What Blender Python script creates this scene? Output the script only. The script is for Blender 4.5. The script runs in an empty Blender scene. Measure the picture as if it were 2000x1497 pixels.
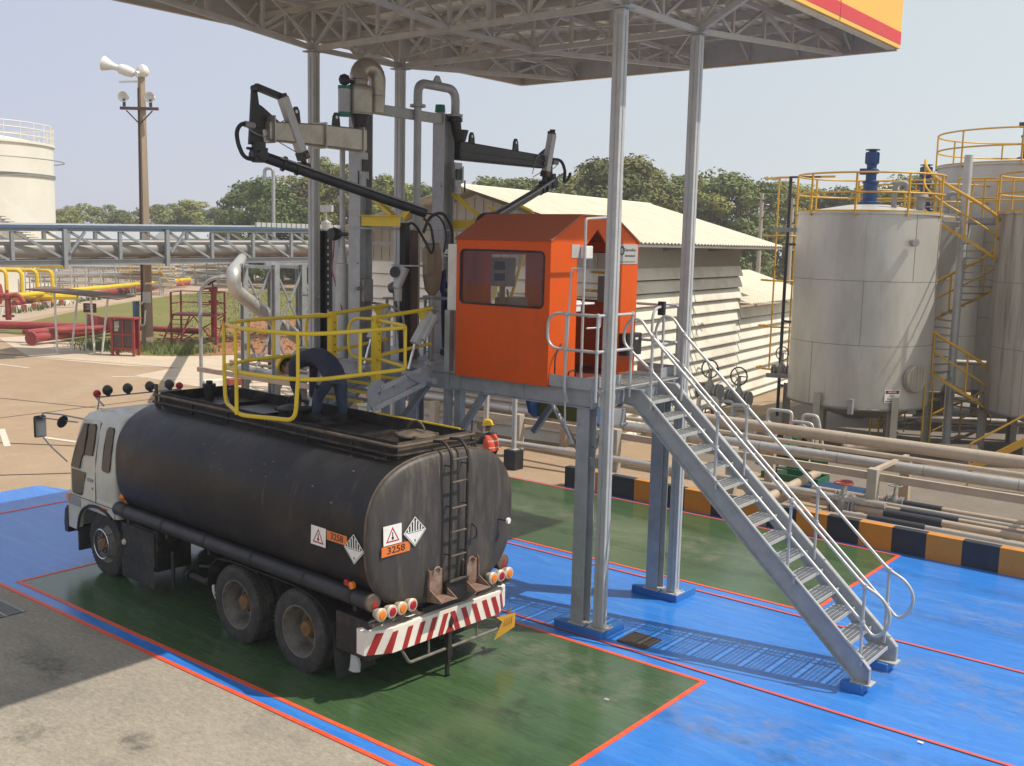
import bpy, math, random
from mathutils import Vector, Matrix
R = math.radians
S = bpy.context.scene
COL = S.collection

# ------------------------------------------------------------------ camera, light, exposure
cam = bpy.data.cameras.new('camera')
cam.sensor_fit = 'HORIZONTAL'; cam.sensor_width = 36.0; cam.lens = 36.725
cam.clip_start = 0.1; cam.clip_end = 2000
cam_ob = bpy.data.objects.new('camera', cam); COL.objects.link(cam_ob)
YAW, PITCH, ROLL = R(128.529), R(-7.725), R(1.339)
f = Vector((math.cos(YAW)*math.cos(PITCH), math.sin(YAW)*math.cos(PITCH), math.sin(PITCH)))
rt = Vector((math.sin(YAW), -math.cos(YAW), 0)); up = rt.cross(f)
r2 = rt*math.cos(ROLL)+up*math.sin(ROLL); u2 = up*math.cos(ROLL)-rt*math.sin(ROLL)
M = Matrix((r2, u2, -f)).transposed().to_4x4(); M.translation = Vector((5.8006, -11.2624, 5.4))
cam_ob.matrix_world = M
S.camera = cam_ob

SUN = Vector((0.547, 0.325, 1.0)).normalized()
W = bpy.data.worlds.new('World'); S.world = W; W.use_nodes = True
wn = W.node_tree
sky = wn.nodes.new('ShaderNodeTexSky'); sky.sky_type = 'NISHITA'; sky.sun_disc = False
sky.sun_elevation = math.asin(SUN.z); sky.sun_rotation = math.atan2(SUN.x, SUN.y)
sky.air_density = 1.0; sky.dust_density = 1.6; sky.ozone_density = 2.0; sky.altitude = 0
bg = wn.nodes['Background']; bg.inputs['Strength'].default_value = 0.15
# hazy tropical air: the clear Nishita sky is veiled by a pale overcast haze, whiter towards the sun side
geo = wn.nodes.new('ShaderNodeTexCoord'); dt_ = wn.nodes.new('ShaderNodeVectorMath'); dt_.operation = 'DOT_PRODUCT'
dt_.inputs[1].default_value = (0.86, 0.44, 0.25); wn.links.new(geo.outputs['Generated'], dt_.inputs[0])
mr = wn.nodes.new('ShaderNodeMapRange'); mr.inputs[1].default_value = -0.75; mr.inputs[2].default_value = 0.55; wn.links.new(dt_.outputs['Value'], mr.inputs[0])
hz = wn.nodes.new('ShaderNodeMix'); hz.data_type = 'RGBA'; hz.inputs[6].default_value = (3.7, 3.85, 4.95, 1); hz.inputs[7].default_value = (5.0, 5.45, 5.2, 1)
wn.links.new(mr.outputs[0], hz.inputs[0])
vm = wn.nodes.new('ShaderNodeMix'); vm.data_type = 'RGBA'; vm.inputs[0].default_value = 0.86
wn.links.new(sky.outputs[0], vm.inputs[6]); wn.links.new(hz.outputs[2], vm.inputs[7]); wn.links.new(vm.outputs[2], bg.inputs['Color'])
sl = bpy.data.lights.new('sun', 'SUN'); sl.energy = 4.6; sl.angle = R(0.5); sl.color = (1.0, 0.93, 0.82)
so = bpy.data.objects.new('sun', sl); COL.objects.link(so)
so.rotation_euler = SUN.to_track_quat('Z', 'Y').to_euler(); so.location = (20, 10, 40)
S.view_settings.view_transform = 'Standard'; S.view_settings.look = 'None'
S.view_settings.exposure = 0.0; S.view_settings.gamma = 1.0; S.view_settings.use_curve_mapping = False
S.render.engine = 'CYCLES'
S.cycles.max_bounces = 6; S.cycles.transparent_max_bounces = 8

# ------------------------------------------------------------------ mesh helpers
def V(*a): return Vector(a)
def frame(d):
    d = d.normalized(); a = Vector((0,0,1)) if abs(d.z) < 0.95 else Vector((1,0,0))
    x = a.cross(d).normalized(); return x, d.cross(x)
SPLIT={'cage_upright','brace','bracing','post','cross_beam','web_member','chord','gusset','guard_post','fascia_strut','tie_rod','lifting_lug','lug_hole','rear_side_box','lamp_bracket','rear_step','tube_bracket','ladder_bracket','ladder_rung','ladder_rail','base_shoe','gangway_bracket','flood_bracket','crossarm','bracket','clamp_arm','cross_member','side_member','axle','leaf_spring','deck_beam','kerb_block','step_bracket','link_bar','end_band'}
class MB:
    def __init__(s): s.v=[]; s.f=[]; s.mi=[]; s.mats=[]; s.cur=0; s.X=None; s.pc=[]; s.np=0; s.lock=False
    def mat(s, m):
        if m not in s.mats: s.mats.append(m)
        s.cur = s.mats.index(m); return s
    def add(s, vs, fs):
        n=len(s.v)
        s.v += [tuple(s.X @ Vector(q)) if s.X else tuple(q) for q in vs]
        s.f += [tuple(n+i for i in q) for q in fs]; s.mi += [s.cur]*len(fs)
        if not s.lock: s.np+=1
        s.pc += [s.np]*len(fs); return s
    def box(s, x0,x1,y0,y1,z0,z1):
        return s.add([(x0,y0,z0),(x1,y0,z0),(x1,y1,z0),(x0,y1,z0),(x0,y0,z1),(x1,y0,z1),(x1,y1,z1),(x0,y1,z1)],
            [(3,2,1,0),(4,5,6,7),(0,1,5,4),(1,2,6,5),(2,3,7,6),(3,0,4,7)])
    def cbox(s, c, d): return s.box(c[0]-d[0]/2,c[0]+d[0]/2,c[1]-d[1]/2,c[1]+d[1]/2,c[2]-d[2]/2,c[2]+d[2]/2)
    def bar(s, p, q, w, h=None, up=None):
        p=Vector(p); q=Vector(q); h=h or w; d=(q-p).normalized()
        if up is None: x,y=frame(d)
        else:
            x=d.cross(Vector(up)).normalized(); y=x.cross(d)
        x*=w/2; y*=h/2
        vs=[p-x-y,p+x-y,p+x+y,p-x+y,q-x-y,q+x-y,q+x+y,q-x+y]
        return s.add(vs,[(3,2,1,0),(4,5,6,7),(0,1,5,4),(1,2,6,5),(2,3,7,6),(3,0,4,7)])
    def ibeam(s, p, q, w, h, up, t=0.015):
        s.np+=1; s.lock=True
        p=Vector(p); q=Vector(q); d=(q-p).normalized(); x=d.cross(Vector(up)).normalized(); y=x.cross(d)
        for k in (-1,1):
            o=y*(k*(h/2-t/2)); s.bar(p+o,q+o,w,t,up)
        s.bar(p,q,t,h-2*t-0.004,up); s.lock=False; return s
    def channel(s, p, q, w, h, up, side=1, t=0.012):
        s.np+=1; s.lock=True
        p=Vector(p); q=Vector(q); d=(q-p).normalized(); x=d.cross(Vector(up)).normalized(); y=x.cross(d)
        for k in (-1,1):
            o=y*(k*(h/2-t/2)); s.bar(p+o,q+o,w,t,up)
        o=x*(side*(w/2-t/2)); s.bar(p+o,q+o,t,h-2*t-0.004,up); s.lock=False; return s
    def tube(s, pts, r, n=8, closed=False, cap=True):
        P=[Vector(p) for p in pts]; m=len(P); rs=r if isinstance(r,(list,tuple)) else [r]*m
        ts=[]
        for i in range(m):
            a=P[i-1] if (i>0 or closed) else None; b=P[(i+1)%m] if (i<m-1 or closed) else None
            t=Vector((0,0,0))
            if a is not None and (P[i]-a).length>1e-9: t+=(P[i]-a).normalized()
            if b is not None and (b-P[i]).length>1e-9: t+=(b-P[i]).normalized()
            ts.append(t.normalized() if t.length>1e-6 else Vector((0,0,1)))
        x,y=frame(ts[0]); vs=[]
        for i in range(m):
            if i: x=(x-ts[i]*x.dot(ts[i])).normalized(); y=ts[i].cross(x)
            k=1.0
            if 0<i<m-1:
                c=max(0.35,ts[i].dot((P[i+1]-P[i]).normalized())); k=1/c
            for j in range(n):
                a=2*math.pi*j/n; vs.append(P[i]+(x*math.cos(a)+y*math.sin(a))*rs[i])
        fs=[]
        for i in range(m if closed else m-1):
            i2=(i+1)%m
            for j in range(n): fs.append((i*n+j,i*n+(j+1)%n,i2*n+(j+1)%n,i2*n+j))
        if cap and not closed: fs += [tuple(reversed(range(n))), tuple((m-1)*n+j for j in range(n))]
        return s.add(vs,fs)
    def cyl(s,p,q,r,r1=None,n=16,cap=True): return s.tube([p,q],[r,r if r1 is None else r1],n,cap=cap)
    def lathe(s, prof, o=(0,0,0), axis=(0,0,1), n=24, a0=0, a1=2*math.pi):
        o=Vector(o); d=Vector(axis).normalized(); x,y=frame(d); full=abs(a1-a0-2*math.pi)<1e-6; m=n if full else n+1
        vs=[]; fs=[]
        for r,z in prof:
            for j in range(m):
                a=a0+(a1-a0)*j/n; vs.append(o+d*z+(x*math.cos(a)+y*math.sin(a))*r)
        for i in range(len(prof)-1):
            for j in range(m if full else m-1):
                k=(j+1)%m; fs.append((i*m+j,i*m+k,(i+1)*m+k,(i+1)*m+j))
        return s.add(vs,fs)
    def prism(s, poly, ax, a0, a1):
        # poly: 2D points in the two other axes (in order x,y,z without ax)
        def P(u,v,a): return {'x':(a,u,v),'y':(u,a,v),'z':(u,v,a)}[ax]
        n=len(poly); vs=[P(u,v,a0) for u,v in poly]+[P(u,v,a1) for u,v in poly]
        fs=[tuple(reversed(range(n))),tuple(range(n,2*n))]+[(i,(i+1)%n,n+(i+1)%n,n+i) for i in range(n)]
        return s.add(vs,fs)
    def sheet(s, poly, z): return s.add([(p[0],p[1],z) for p in poly],[tuple(range(len(poly)))])
    def loft(s, rings, cap=True, closed=True):
        n=len(rings[0]); vs=[p for r in rings for p in r]; fs=[]
        for i in range(len(rings)-1):
            for j in range(n if closed else n-1): fs.append((i*n+j,i*n+(j+1)%n,(i+1)*n+(j+1)%n,(i+1)*n+j))
        if cap: fs += [tuple(reversed(range(n))),tuple((len(rings)-1)*n+j for j in range(n))]
        return s.add(vs,fs)
    def build(s, name, m=None, parent=None, bevel=0, sharp=35, fix=True, kind=None, label=None):
        if name in SPLIT and parent and s.np>1:
            o=None
            for k in sorted(set(s.pc)):
                fi=[i for i,q in enumerate(s.pc) if q==k]; vi=sorted({j for i in fi for j in s.f[i]}); mp={j:i for i,j in enumerate(vi)}
                b=MB(); b.mats=s.mats; b.v=[s.v[j] for j in vi]; b.f=[tuple(mp[j] for j in s.f[i]) for i in fi]; b.mi=[s.mi[i] for i in fi]
                o=b.build(name,m,parent,bevel,sharp,fix)
            return o
        me=bpy.data.meshes.new(name); me.from_pydata(s.v,[],s.f)
        for q in ([m] if m else s.mats): me.materials.append(q)
        if not m: me.polygons.foreach_set('material_index', s.mi)
        if fix:
            import bmesh
            b=bmesh.new(); b.from_mesh(me); bmesh.ops.recalc_face_normals(b, faces=b.faces); b.to_mesh(me); b.free()
        if sharp:
            me.polygons.foreach_set('use_smooth',[True]*len(me.polygons)); me.set_sharp_from_angle(angle=R(sharp))
        me.update()
        o=bpy.data.objects.new(name,me); COL.objects.link(o)
        if parent: o.parent=parent
        if bevel:
            md=o.modifiers.new('bevel','BEVEL'); md.width=bevel; md.segments=2; md.limit_method='ANGLE'; md.angle_limit=R(40)
            md.harden_normals=False
        if kind: o['kind']=kind
        if label: o['label']=label
        return o
def fil(pts, r=0.1, n=4, closed=False):
    P=[Vector(p) for p in pts]; m=len(P); out=[]
    for i in range(m):
        if not closed and i in (0,m-1): out.append(P[i]); continue
        a=P[i-1]-P[i]; b=P[(i+1)%m]-P[i]; rr=min(r,a.length*.48,b.length*.48)
        p0=P[i]+a.normalized()*rr; p1=P[i]+b.normalized()*rr
        for k in range(n+1):
            t=k/n; out.append(p0*(1-t)**2+P[i]*(2*t*(1-t))+p1*t*t)
    return out
def arc(c, r, a0, a1, n=12, plane='xy'):
    o=[]
    for k in range(n+1):
        a=R(a0+(a1-a0)*k/n); u,v=r*math.cos(a),r*math.sin(a)
        o.append(Vector(c)+(Vector((u,v,0)) if plane=='xy' else Vector((u,0,v)) if plane=='xz' else Vector((0,u,v))))
    return o
def tag(o,label,cat,group=None,kind=None):
    o['label']=label; o['category']=cat
    if group: o['group']=group
    if kind: o['kind']=kind
    return o
def thing(name,label,cat,loc=(0,0,0),rz=0,group=None):
    o=bpy.data.objects.new(name,None); COL.objects.link(o); o.location=loc; o.rotation_euler=(0,0,rz); o.empty_display_size=.2
    return tag(o,label,cat,group)
def dup(t, loc, rz=None, label=None, group=None, scale=None):
    def cp(o,par):
        c=o.copy(); COL.objects.link(c)
        if par: c.parent=par
        for ch in list(o.children): cp(ch,c)
        return c
    c=cp(t,None); c.location=loc
    if rz is not None: c.rotation_euler=(0,0,rz)
    if scale is not None: c.scale=(scale if isinstance(scale,tuple) else (scale,)*3)
    if label: c['label']=label
    if group: c['group']=group
    return c
def struct(o): o['kind']='structure'; return o

# ------------------------------------------------------------------ materials
def mat(name, col, rough=.5, metal=0., var=.12, sc=6., bump=0., bsc=40., dirt=None, damt=.4, dsc=2., stretch=(1,1,1), spec=.5, coat=0., edge=(.45,.62), rvar=0.08, streak=None):
    m=bpy.data.materials.new(name); m.use_nodes=True; t=m.node_tree; N=t.nodes; L=t.links; b=N['Principled BSDF']
    b.inputs['Roughness'].default_value=rough; b.inputs['Metallic'].default_value=metal
    b.inputs['Specular IOR Level'].default_value=spec; b.inputs['Coat Weight'].default_value=coat; b.inputs['Coat Roughness'].default_value=.15
    tc=N.new('ShaderNodeTexCoord'); mp=N.new('ShaderNodeMapping'); mp.inputs['Scale'].default_value=stretch
    L.new(tc.outputs['Object'],mp.inputs[0])
    n=N.new('ShaderNodeTexNoise'); n.inputs['Scale'].default_value=sc; n.inputs['Detail'].default_value=6; n.inputs['Roughness'].default_value=.65
    L.new(mp.outputs[0],n.inputs['Vector'])
    mx=N.new('ShaderNodeMix'); mx.data_type='RGBA'
    a=[max(0,c*(1-var*1.6)) for c in col]; c2=[min(1,c*(1+var*1.2)) for c in col]
    mx.inputs[6].default_value=(*a,1); mx.inputs[7].default_value=(*c2,1)
    L.new(n.outputs[0],mx.inputs[0]); out=mx.outputs[2]
    if dirt:
        n2=N.new('ShaderNodeTexNoise'); n2.inputs['Scale'].default_value=dsc; n2.inputs['Detail'].default_value=8; n2.inputs['Roughness'].default_value=.7
        L.new(mp.outputs[0],n2.inputs['Vector'])
        rp=N.new('ShaderNodeMapRange'); rp.inputs[1].default_value=edge[0]; rp.inputs[2].default_value=edge[1]; rp.inputs[4].default_value=damt
        L.new(n2.outputs[0],rp.inputs[0])
        m2=N.new('ShaderNodeMix'); m2.data_type='RGBA'; L.new(rp.outputs[0],m2.inputs[0]); L.new(out,m2.inputs[6]); m2.inputs[7].default_value=(*dirt,1)
        out=m2.outputs[2]
    if streak:   # runs and scrapes: (colour, amount, scale, stretch, lo, hi)
        mp2=N.new('ShaderNodeMapping'); mp2.inputs['Scale'].default_value=streak[3]; L.new(tc.outputs['Object'],mp2.inputs[0])
        n4=N.new('ShaderNodeTexNoise'); n4.inputs['Scale'].default_value=streak[2]; n4.inputs['Detail'].default_value=9; n4.inputs['Roughness'].default_value=.72; L.new(mp2.outputs[0],n4.inputs['Vector'])
        n5=N.new('ShaderNodeTexNoise'); n5.inputs['Scale'].default_value=.9; n5.inputs['Detail'].default_value=2; L.new(tc.outputs['Object'],n5.inputs['Vector'])
        r4=N.new('ShaderNodeMapRange'); r4.inputs[1].default_value=streak[4]; r4.inputs[2].default_value=streak[5]; r4.inputs[4].default_value=streak[1]; L.new(n4.outputs[0],r4.inputs[0])
        r5=N.new('ShaderNodeMapRange'); r5.inputs[1].default_value=.42; r5.inputs[2].default_value=.60; L.new(n5.outputs[0],r5.inputs[0])
        mm=N.new('ShaderNodeMath'); mm.operation='MULTIPLY'; L.new(r4.outputs[0],mm.inputs[0]); L.new(r5.outputs[0],mm.inputs[1])
        m4=N.new('ShaderNodeMix'); m4.data_type='RGBA'; L.new(mm.outputs[0],m4.inputs[0]); L.new(out,m4.inputs[6]); m4.inputs[7].default_value=(*streak[0],1); out=m4.outputs[2]
    L.new(out,b.inputs['Base Color'])
    if rvar:
        rr=N.new('ShaderNodeMapRange'); rr.inputs[3].default_value=max(.02,rough-rvar); rr.inputs[4].default_value=min(1,rough+rvar*1.5)
        L.new(n.outputs[0],rr.inputs[0]); L.new(rr.outputs[0],b.inputs['Roughness'])
    if bump:
        nb=N.new('ShaderNodeTexNoise'); nb.inputs['Scale'].default_value=bsc; nb.inputs['Detail'].default_value=3
        L.new(mp.outputs[0],nb.inputs['Vector'])
        bp=N.new('ShaderNodeBump'); bp.inputs['Strength'].default_value=bump; bp.inputs['Distance'].default_value=.02
        L.new(nb.outputs[0],bp.inputs['Height']); L.new(bp.outputs[0],b.inputs['Normal'])
    return m
def glass(name, col=(.8,.85,.85), alpha=.25, rough=.03):
    m=bpy.data.materials.new(name); m.use_nodes=True; t=m.node_tree; N=t.nodes; L=t.links
    for q in list(N):
        if q.type!='OUTPUT_MATERIAL': N.remove(q)
    o=[q for q in N if q.type=='OUTPUT_MATERIAL'][0]
    tr=N.new('ShaderNodeBsdfTransparent'); tr.inputs[0].default_value=(*col,1)
    gl=N.new('ShaderNodeBsdfGlossy'); gl.inputs['Roughness'].default_value=rough
    fr=N.new('ShaderNodeFresnel'); fr.inputs[0].default_value=1.5
    ad=N.new('ShaderNodeMath'); ad.operation='ADD'; ad.inputs[1].default_value=alpha; ad.use_clamp=True
    L.new(fr.outputs[0],ad.inputs[0])
    mx=N.new('ShaderNodeMixShader'); L.new(ad.outputs[0],mx.inputs[0]); L.new(tr.outputs[0],mx.inputs[1]); L.new(gl.outputs[0],mx.inputs[2]); L.new(mx.outputs[0],o.inputs[0])
    return m
galv=mat('galvanised_steel',(.40,.41,.42),.48,.22,.16,9,dirt=(.27,.27,.27),damt=.5,dsc=3)
galvb=mat('bright_galvanised_steel',(.50,.495,.48),.5,.22,.12,12,dirt=(.36,.35,.34),damt=.4,dsc=4)
galvd=mat('dull_galvanised_steel',(.31,.30,.29),.55,.2,.16,7,dirt=(.21,.19,.17),damt=.5)
stain=mat('stainless_steel',(.42,.385,.33),.36,.7,.16,5,dirt=(.25,.21,.16),damt=.5,dsc=3)
blackm=mat('black_paint',(.018,.019,.022),.42,.1,.25,8,dirt=(.06,.055,.05),damt=.4)
blackr=mat('black_rubber',(.02,.02,.022),.75,0,.25,10,dirt=(.07,.065,.055),damt=.5,dsc=4)
yelm=mat('yellow_paint',(.72,.50,.015),.38,0,.08,8,dirt=(.42,.28,.03),damt=.35)
oryel=mat('ochre_yellow_paint',(.60,.33,.02),.45,0,.1,8,dirt=(.35,.18,.03),damt=.4)
orange=mat('orange_paint',(.68,.088,.003),.42,0,.06,2.2,bump=.06,bsc=5,spec=.25,dirt=(.50,.085,.012),damt=.45,dsc=1.4,streak=((.36,.07,.02),.5,3,(3,3,.15),.55,.72))
bluest=mat('blue_grey_paint',(.05,.12,.25),.45,.1,.1)
whitep=mat('white_paint',(.75,.73,.68),.45,0,.06,4,dirt=(.5,.42,.33),damt=.35,dsc=3)
redp=mat('red_paint',(.31,.032,.034),.55,0,.18,5,dirt=(.26,.09,.07),damt=.5)
redsign=mat('sign_red',(.45,.01,.015),.4,0,.03)
whites=mat('sign_white',(.80,.78,.74),.4,0,.04,dirt=(.5,.45,.38),damt=.25,dsc=6)
blacks=mat('sign_black',(.015,.015,.015),.5,0,0.02)
# ------------------------------------------------------------------ ground and floor paint
def ground_mat(name, base, dark, light, sc, rough=.85, bump=.15, crack=0, stretch=(1,1,1), spec=.3, extra=None, fine=22, grain=.16):
    m=mat(name, base, rough, 0, .16, sc, bump, 60, dirt=dark, damt=.55, dsc=sc*.22, stretch=stretch, spec=spec, edge=(.42,.68))
    t=m.node_tree; N=t.nodes; L=t.links; b=N['Principled BSDF']
    src=b.inputs['Base Color'].links[0].from_socket; mp=[q for q in N if q.type=='MAPPING'][0]
    n=N.new('ShaderNodeTexNoise'); n.inputs['Scale'].default_value=sc*5; n.inputs['Detail'].default_value=10; n.inputs['Roughness'].default_value=.8
    L.new(mp.outputs[0],n.inputs['Vector'])
    r=N.new('ShaderNodeMapRange'); r.inputs[1].default_value=.5; r.inputs[2].default_value=.72; r.inputs[4].default_value=.6; L.new(n.outputs[0],r.inputs[0])
    x=N.new('ShaderNodeMix'); x.data_type='RGBA'; L.new(r.outputs[0],x.inputs[0]); L.new(src,x.inputs[6]); x.inputs[7].default_value=(*light,1); out=x.outputs[2]
    if extra:
        n3=N.new('ShaderNodeTexNoise'); n3.inputs['Scale'].default_value=extra[0]; n3.inputs['Detail'].default_value=9; n3.inputs['Roughness'].default_value=.62; n3.inputs['Distortion'].default_value=.6
        L.new(mp.outputs[0],n3.inputs['Vector'])
        r3=N.new('ShaderNodeMapRange'); r3.inputs[1].default_value=extra[1]; r3.inputs[2].default_value=extra[2]; r3.inputs[4].default_value=extra[3]; L.new(n3.outputs[0],r3.inputs[0])
        x3=N.new('ShaderNodeMix'); x3.data_type='RGBA'; L.new(r3.outputs[0],x3.inputs[0]); L.new(out,x3.inputs[6]); x3.inputs[7].default_value=(*extra[4],1); out=x3.outputs[2]
    nf=N.new('ShaderNodeTexNoise'); nf.inputs['Scale'].default_value=fine; nf.inputs['Detail'].default_value=5; nf.inputs['Roughness'].default_value=.75; L.new(mp.outputs[0],nf.inputs['Vector'])
    rf=N.new('ShaderNodeMapRange'); rf.inputs[1].default_value=.3; rf.inputs[2].default_value=.7; rf.inputs[3].default_value=1-grain; rf.inputs[4].default_value=1+grain; L.new(nf.outputs[0],rf.inputs[0])
    hs=N.new('ShaderNodeHueSaturation'); L.new(rf.outputs[0],hs.inputs['Value']); L.new(out,hs.inputs['Color']); out=hs.outputs[0]
    L.new(out,b.inputs['Base Color'])
    return m
tan=ground_mat('tan_concrete',(.37,.262,.168),(.28,.19,.12),(.44,.34,.24),.35,extra=(.16,.5,.68,.5,(.42,.33,.23)))
conc=ground_mat('grey_concrete',(.315,.275,.22),(.215,.19,.155),(.42,.375,.305),1.3,bump=.4,extra=(.55,.54,.64,.55,(.17,.155,.135)),stretch=(.7,1.5,1),fine=16,grain=.24)
pale=ground_mat('pale_concrete',(.55,.44,.33),(.5,.39,.29),(.66,.57,.46),.5)
grassm=ground_mat('dry_grass_soil',(.17,.165,.045),(.23,.19,.07),(.10,.125,.03),.35,.95,.6)
soilm=ground_mat('red_soil',(.34,.15,.07),(.22,.10,.05),(.47,.30,.19),1.2,.95,.7)
roadm=ground_mat('tan_road',(.42,.32,.24),(.36,.27,.2),(.5,.4,.3),.3)
bluef=ground_mat('blue_epoxy_paint',(.030,.19,.61),(.026,.15,.48),(.075,.26,.64),1.3,.20,.05,stretch=(.35,2.2,1),spec=.5,extra=(2.2,.5,.75,.55,(.10,.30,.66)),fine=14,grain=.10)
greenf=ground_mat('green_epoxy_paint',(.052,.100,.040),(.036,.074,.027),(.115,.15,.09),1.6,.16,.05,stretch=(.3,2.4,1),spec=.65,extra=(1.6,.5,.72,.5,(.075,.13,.055)),fine=14,grain=.14)
linem=mat('orange_line_paint',(.80,.085,.025),.45,0,.12,10,dirt=(.50,.13,.07),damt=.7,dsc=5,edge=(.48,.6))
linep=mat('pink_line_paint',(.62,.10,.09),.5,0,.12,10)
darkj=mat('joint_filler',(.10,.08,.06),.9,0,.2)
wline=mat('faded_white_line',(.62,.55,.45),.8,0,.2,6)
seam=mat('epoxy_seam',(.02,.03,.05),.6,0,.1)

def plane(name,poly,z,m):
    b=MB(); b.sheet(poly,z); return struct(b.build(name,m,sharp=0))
plane('ground',[(-300,-90),(100,-90),(100,260),(-300,260)],0,tan)
plane('concrete_apron',[(-15.8,-60),(60,-60),(60,-4.06),(-14.3,-4.06),(-15.8,-3.2)],.004,conc)
cor=[(-13.4,7.36)]+[(-13.9+1.5*math.cos(R(a))-0,-0.9+1.5*math.sin(R(a))) for a in ()]
bl=[(-14.9,-4.06),(14,-4.06),(14,7.36),(-7.4,7.36),(-7.4,7.28),(-11.6,7.28),(-11.6,2.2),(-12.2,1.2)]
bl+=[(-12.2-3.4*(1-math.cos(R(a))), 1.2-1.5*math.sin(R(a))) for a in (15,30,45,60,75)]
bl+=[(-15.62,-.5),(-15.6,-1.4),(-15.45,-3.3)]
plane('blue_floor',bl,.008,bluef)
plane('green_floor',[(-9.80,-3.79),(0,-3.79),(0,0),(-9.80,0)],.012,greenf)
plane('green_floor',[(-9.80,3.316),(0,3.316),(0,7.2),(-9.80,7.2)],.012,greenf)
lm=MB()
def xl(y,x0,x1,w=.062): lm.box(x0,x1,y-w/2,y+w/2,.005,.0165)
def yl(x,y0,y1,w=.062): lm.box(x-w/2,x+w/2,y0,y1,.005,.0165)
lm.mat(linem)
xl(-4.03,-15.0,14); xl(-3.79,-9.83,.031); xl(0,-9.83,.031); yl(0,-3.759,-.031); yl(-9.80,-3.759,-.031)
xl(3.316,-9.83,.031); yl(0,3.347,7.169); yl(-9.80,3.347,7.169); yl(-13.94,-3.99,.3)
lm.mat(linep); xl(.267,-9.9,14,.052); xl(3.052,-9.9,14,.052); xl(7.2,-11.0,.031,.07)
struct(lm.build('line_marking',sharp=0))
sm=MB().mat(seam)
for y in (.231,3.016): sm.box(-9.9,14,y-.006,y+.006,.006,.0145)
struct(sm.build('floor_seam',sharp=0))
# worn marks on the paint and concrete: thin stains with ragged, see-through edges
def stain_mat(name,col,amt,sc,lo,hi):
    m=bpy.data.materials.new(name); m.use_nodes=True; t=m.node_tree; N=t.nodes; L=t.links; b=N['Principled BSDF']
    b.inputs['Base Color'].default_value=(*col,1); b.inputs['Roughness'].default_value=.6
    tc=N.new('ShaderNodeTexCoord'); n=N.new('ShaderNodeTexNoise'); n.inputs['Scale'].default_value=sc; n.inputs['Detail'].default_value=8; n.inputs['Roughness'].default_value=.7; L.new(tc.outputs['Object'],n.inputs['Vector'])
    r=N.new('ShaderNodeMapRange'); r.inputs[1].default_value=lo; r.inputs[2].default_value=hi; r.inputs[4].default_value=amt; L.new(n.outputs[0],r.inputs[0])
    g=N.new('ShaderNodeUVMap'); s=N.new('ShaderNodeSeparateXYZ'); L.new(g.outputs[0],s.inputs[0])
    mu=N.new('ShaderNodeMath'); mu.operation='MULTIPLY'; L.new(r.outputs[0],mu.inputs[0]); L.new(s.outputs['X'],mu.inputs[1]); L.new(mu.outputs[0],b.inputs['Alpha']); return m
def stains(name,m,paths,z):
    vs=[];fs=[];uv=[]
    for pts,w in paths:
        P=[Vector((*p,0)) for p in pts]; n0=len(vs)
        for i,p in enumerate(P):
            d=(P[min(i+1,len(P)-1)]-P[max(i-1,0)]).normalized(); s=Vector((-d.y,d.x,0)); e=0 if i in(0,len(P)-1) else 1
            for k,u in ((-1,0),(-.5,e),(.5,e),(1,0)): q=p+s*(w*k); vs.append((q.x,q.y,z)); uv.append(u)
        for i in range(len(P)-1):
            for k in range(3): a=n0+i*4+k; fs.append((a,a+1,a+5,a+4))
        z+=.0004
    me=bpy.data.meshes.new(name); me.from_pydata(vs,[],fs); me.materials.append(m); l=me.uv_layers.new(name='u')
    for lp in me.loops: l.data[lp.index].uv=(uv[lp.vertex_index],0)
    o=bpy.data.objects.new(name,me); COL.objects.link(o); return struct(o)
def wob(x0,x1,y0,y1,n=9,a=.05,sd=1):
    rn=random.Random(sd); return [(x0+(x1-x0)*k/n,y0+(y1-y0)*k/n+rn.uniform(-a,a)) for k in range(n+1)]
tm=stain_mat('tyre_rubber_mark',(.02,.022,.02),.20,3.5,.40,.68); om=stain_mat('oil_stain',(.035,.03,.025),.38,5,.45,.62); dm=stain_mat('dust_film',(.40,.36,.29),.30,2.2,.45,.72)
stains('tyre_marks',tm,[(wob(-9.4,11,-2.95,-3.3,12,.04,1),.20),(wob(-9.4,11,-1.05,-1.35,12,.04,2),.20),(wob(-9.0,12,-2.65,-2.2,12,.05,3),.16),(wob(-9.5,11,4.4,4.3,12,.04,4),.2),(wob(-9.5,11,6.2,6.3,12,.04,5),.2),(wob(2.0,13,-2.2,1.6,10,.05,6),.17),(wob(1.6,13,-.6,3.3,10,.05,7),.17)],.018)
stains('oil_stains',om,[(wob(-1.6,-.9,-2.2,-2.1,4,.1,8),.35),(wob(-3.4,-2.9,-1.2,-1.1,4,.08,9),.22),(wob(-.4,.5,5.2,5.3,4,.1,10),.3),(wob(2.2,2.7,-1.4,-1.5,4,.06,11),.12)],.021)
stains('dust_film',dm,[(wob(-5,3,-.9,-.7,6,.2,12),.7),(wob(.6,9,1.9,1.4,6,.25,13),.9),(wob(.8,8,5.0,4.8,6,.25,14),.9),(wob(-8,-1,5.4,5.0,6,.2,15),.8)],.024)
stains('concrete_stains',stain_mat('concrete_stain',(.08,.07,.06),.42,4.5,.42,.66),[(wob(-5.1,-4.6,-6.2,-6.0,4,.12,16),.26),(wob(-4.2,-3.5,-5.55,-5.5,4,.1,17),.22),(wob(-3.1,-2.5,-6.5,-6.4,4,.1,18),.18),(wob(-2.7,-2.2,-5.6,-5.55,4,.08,19),.16),(wob(-7.2,-5.9,-5.2,-5.1,5,.12,20),.22),(wob(-4.2,-1.2,-7.4,-6.6,7,.12,22),.35)],.008)
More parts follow.
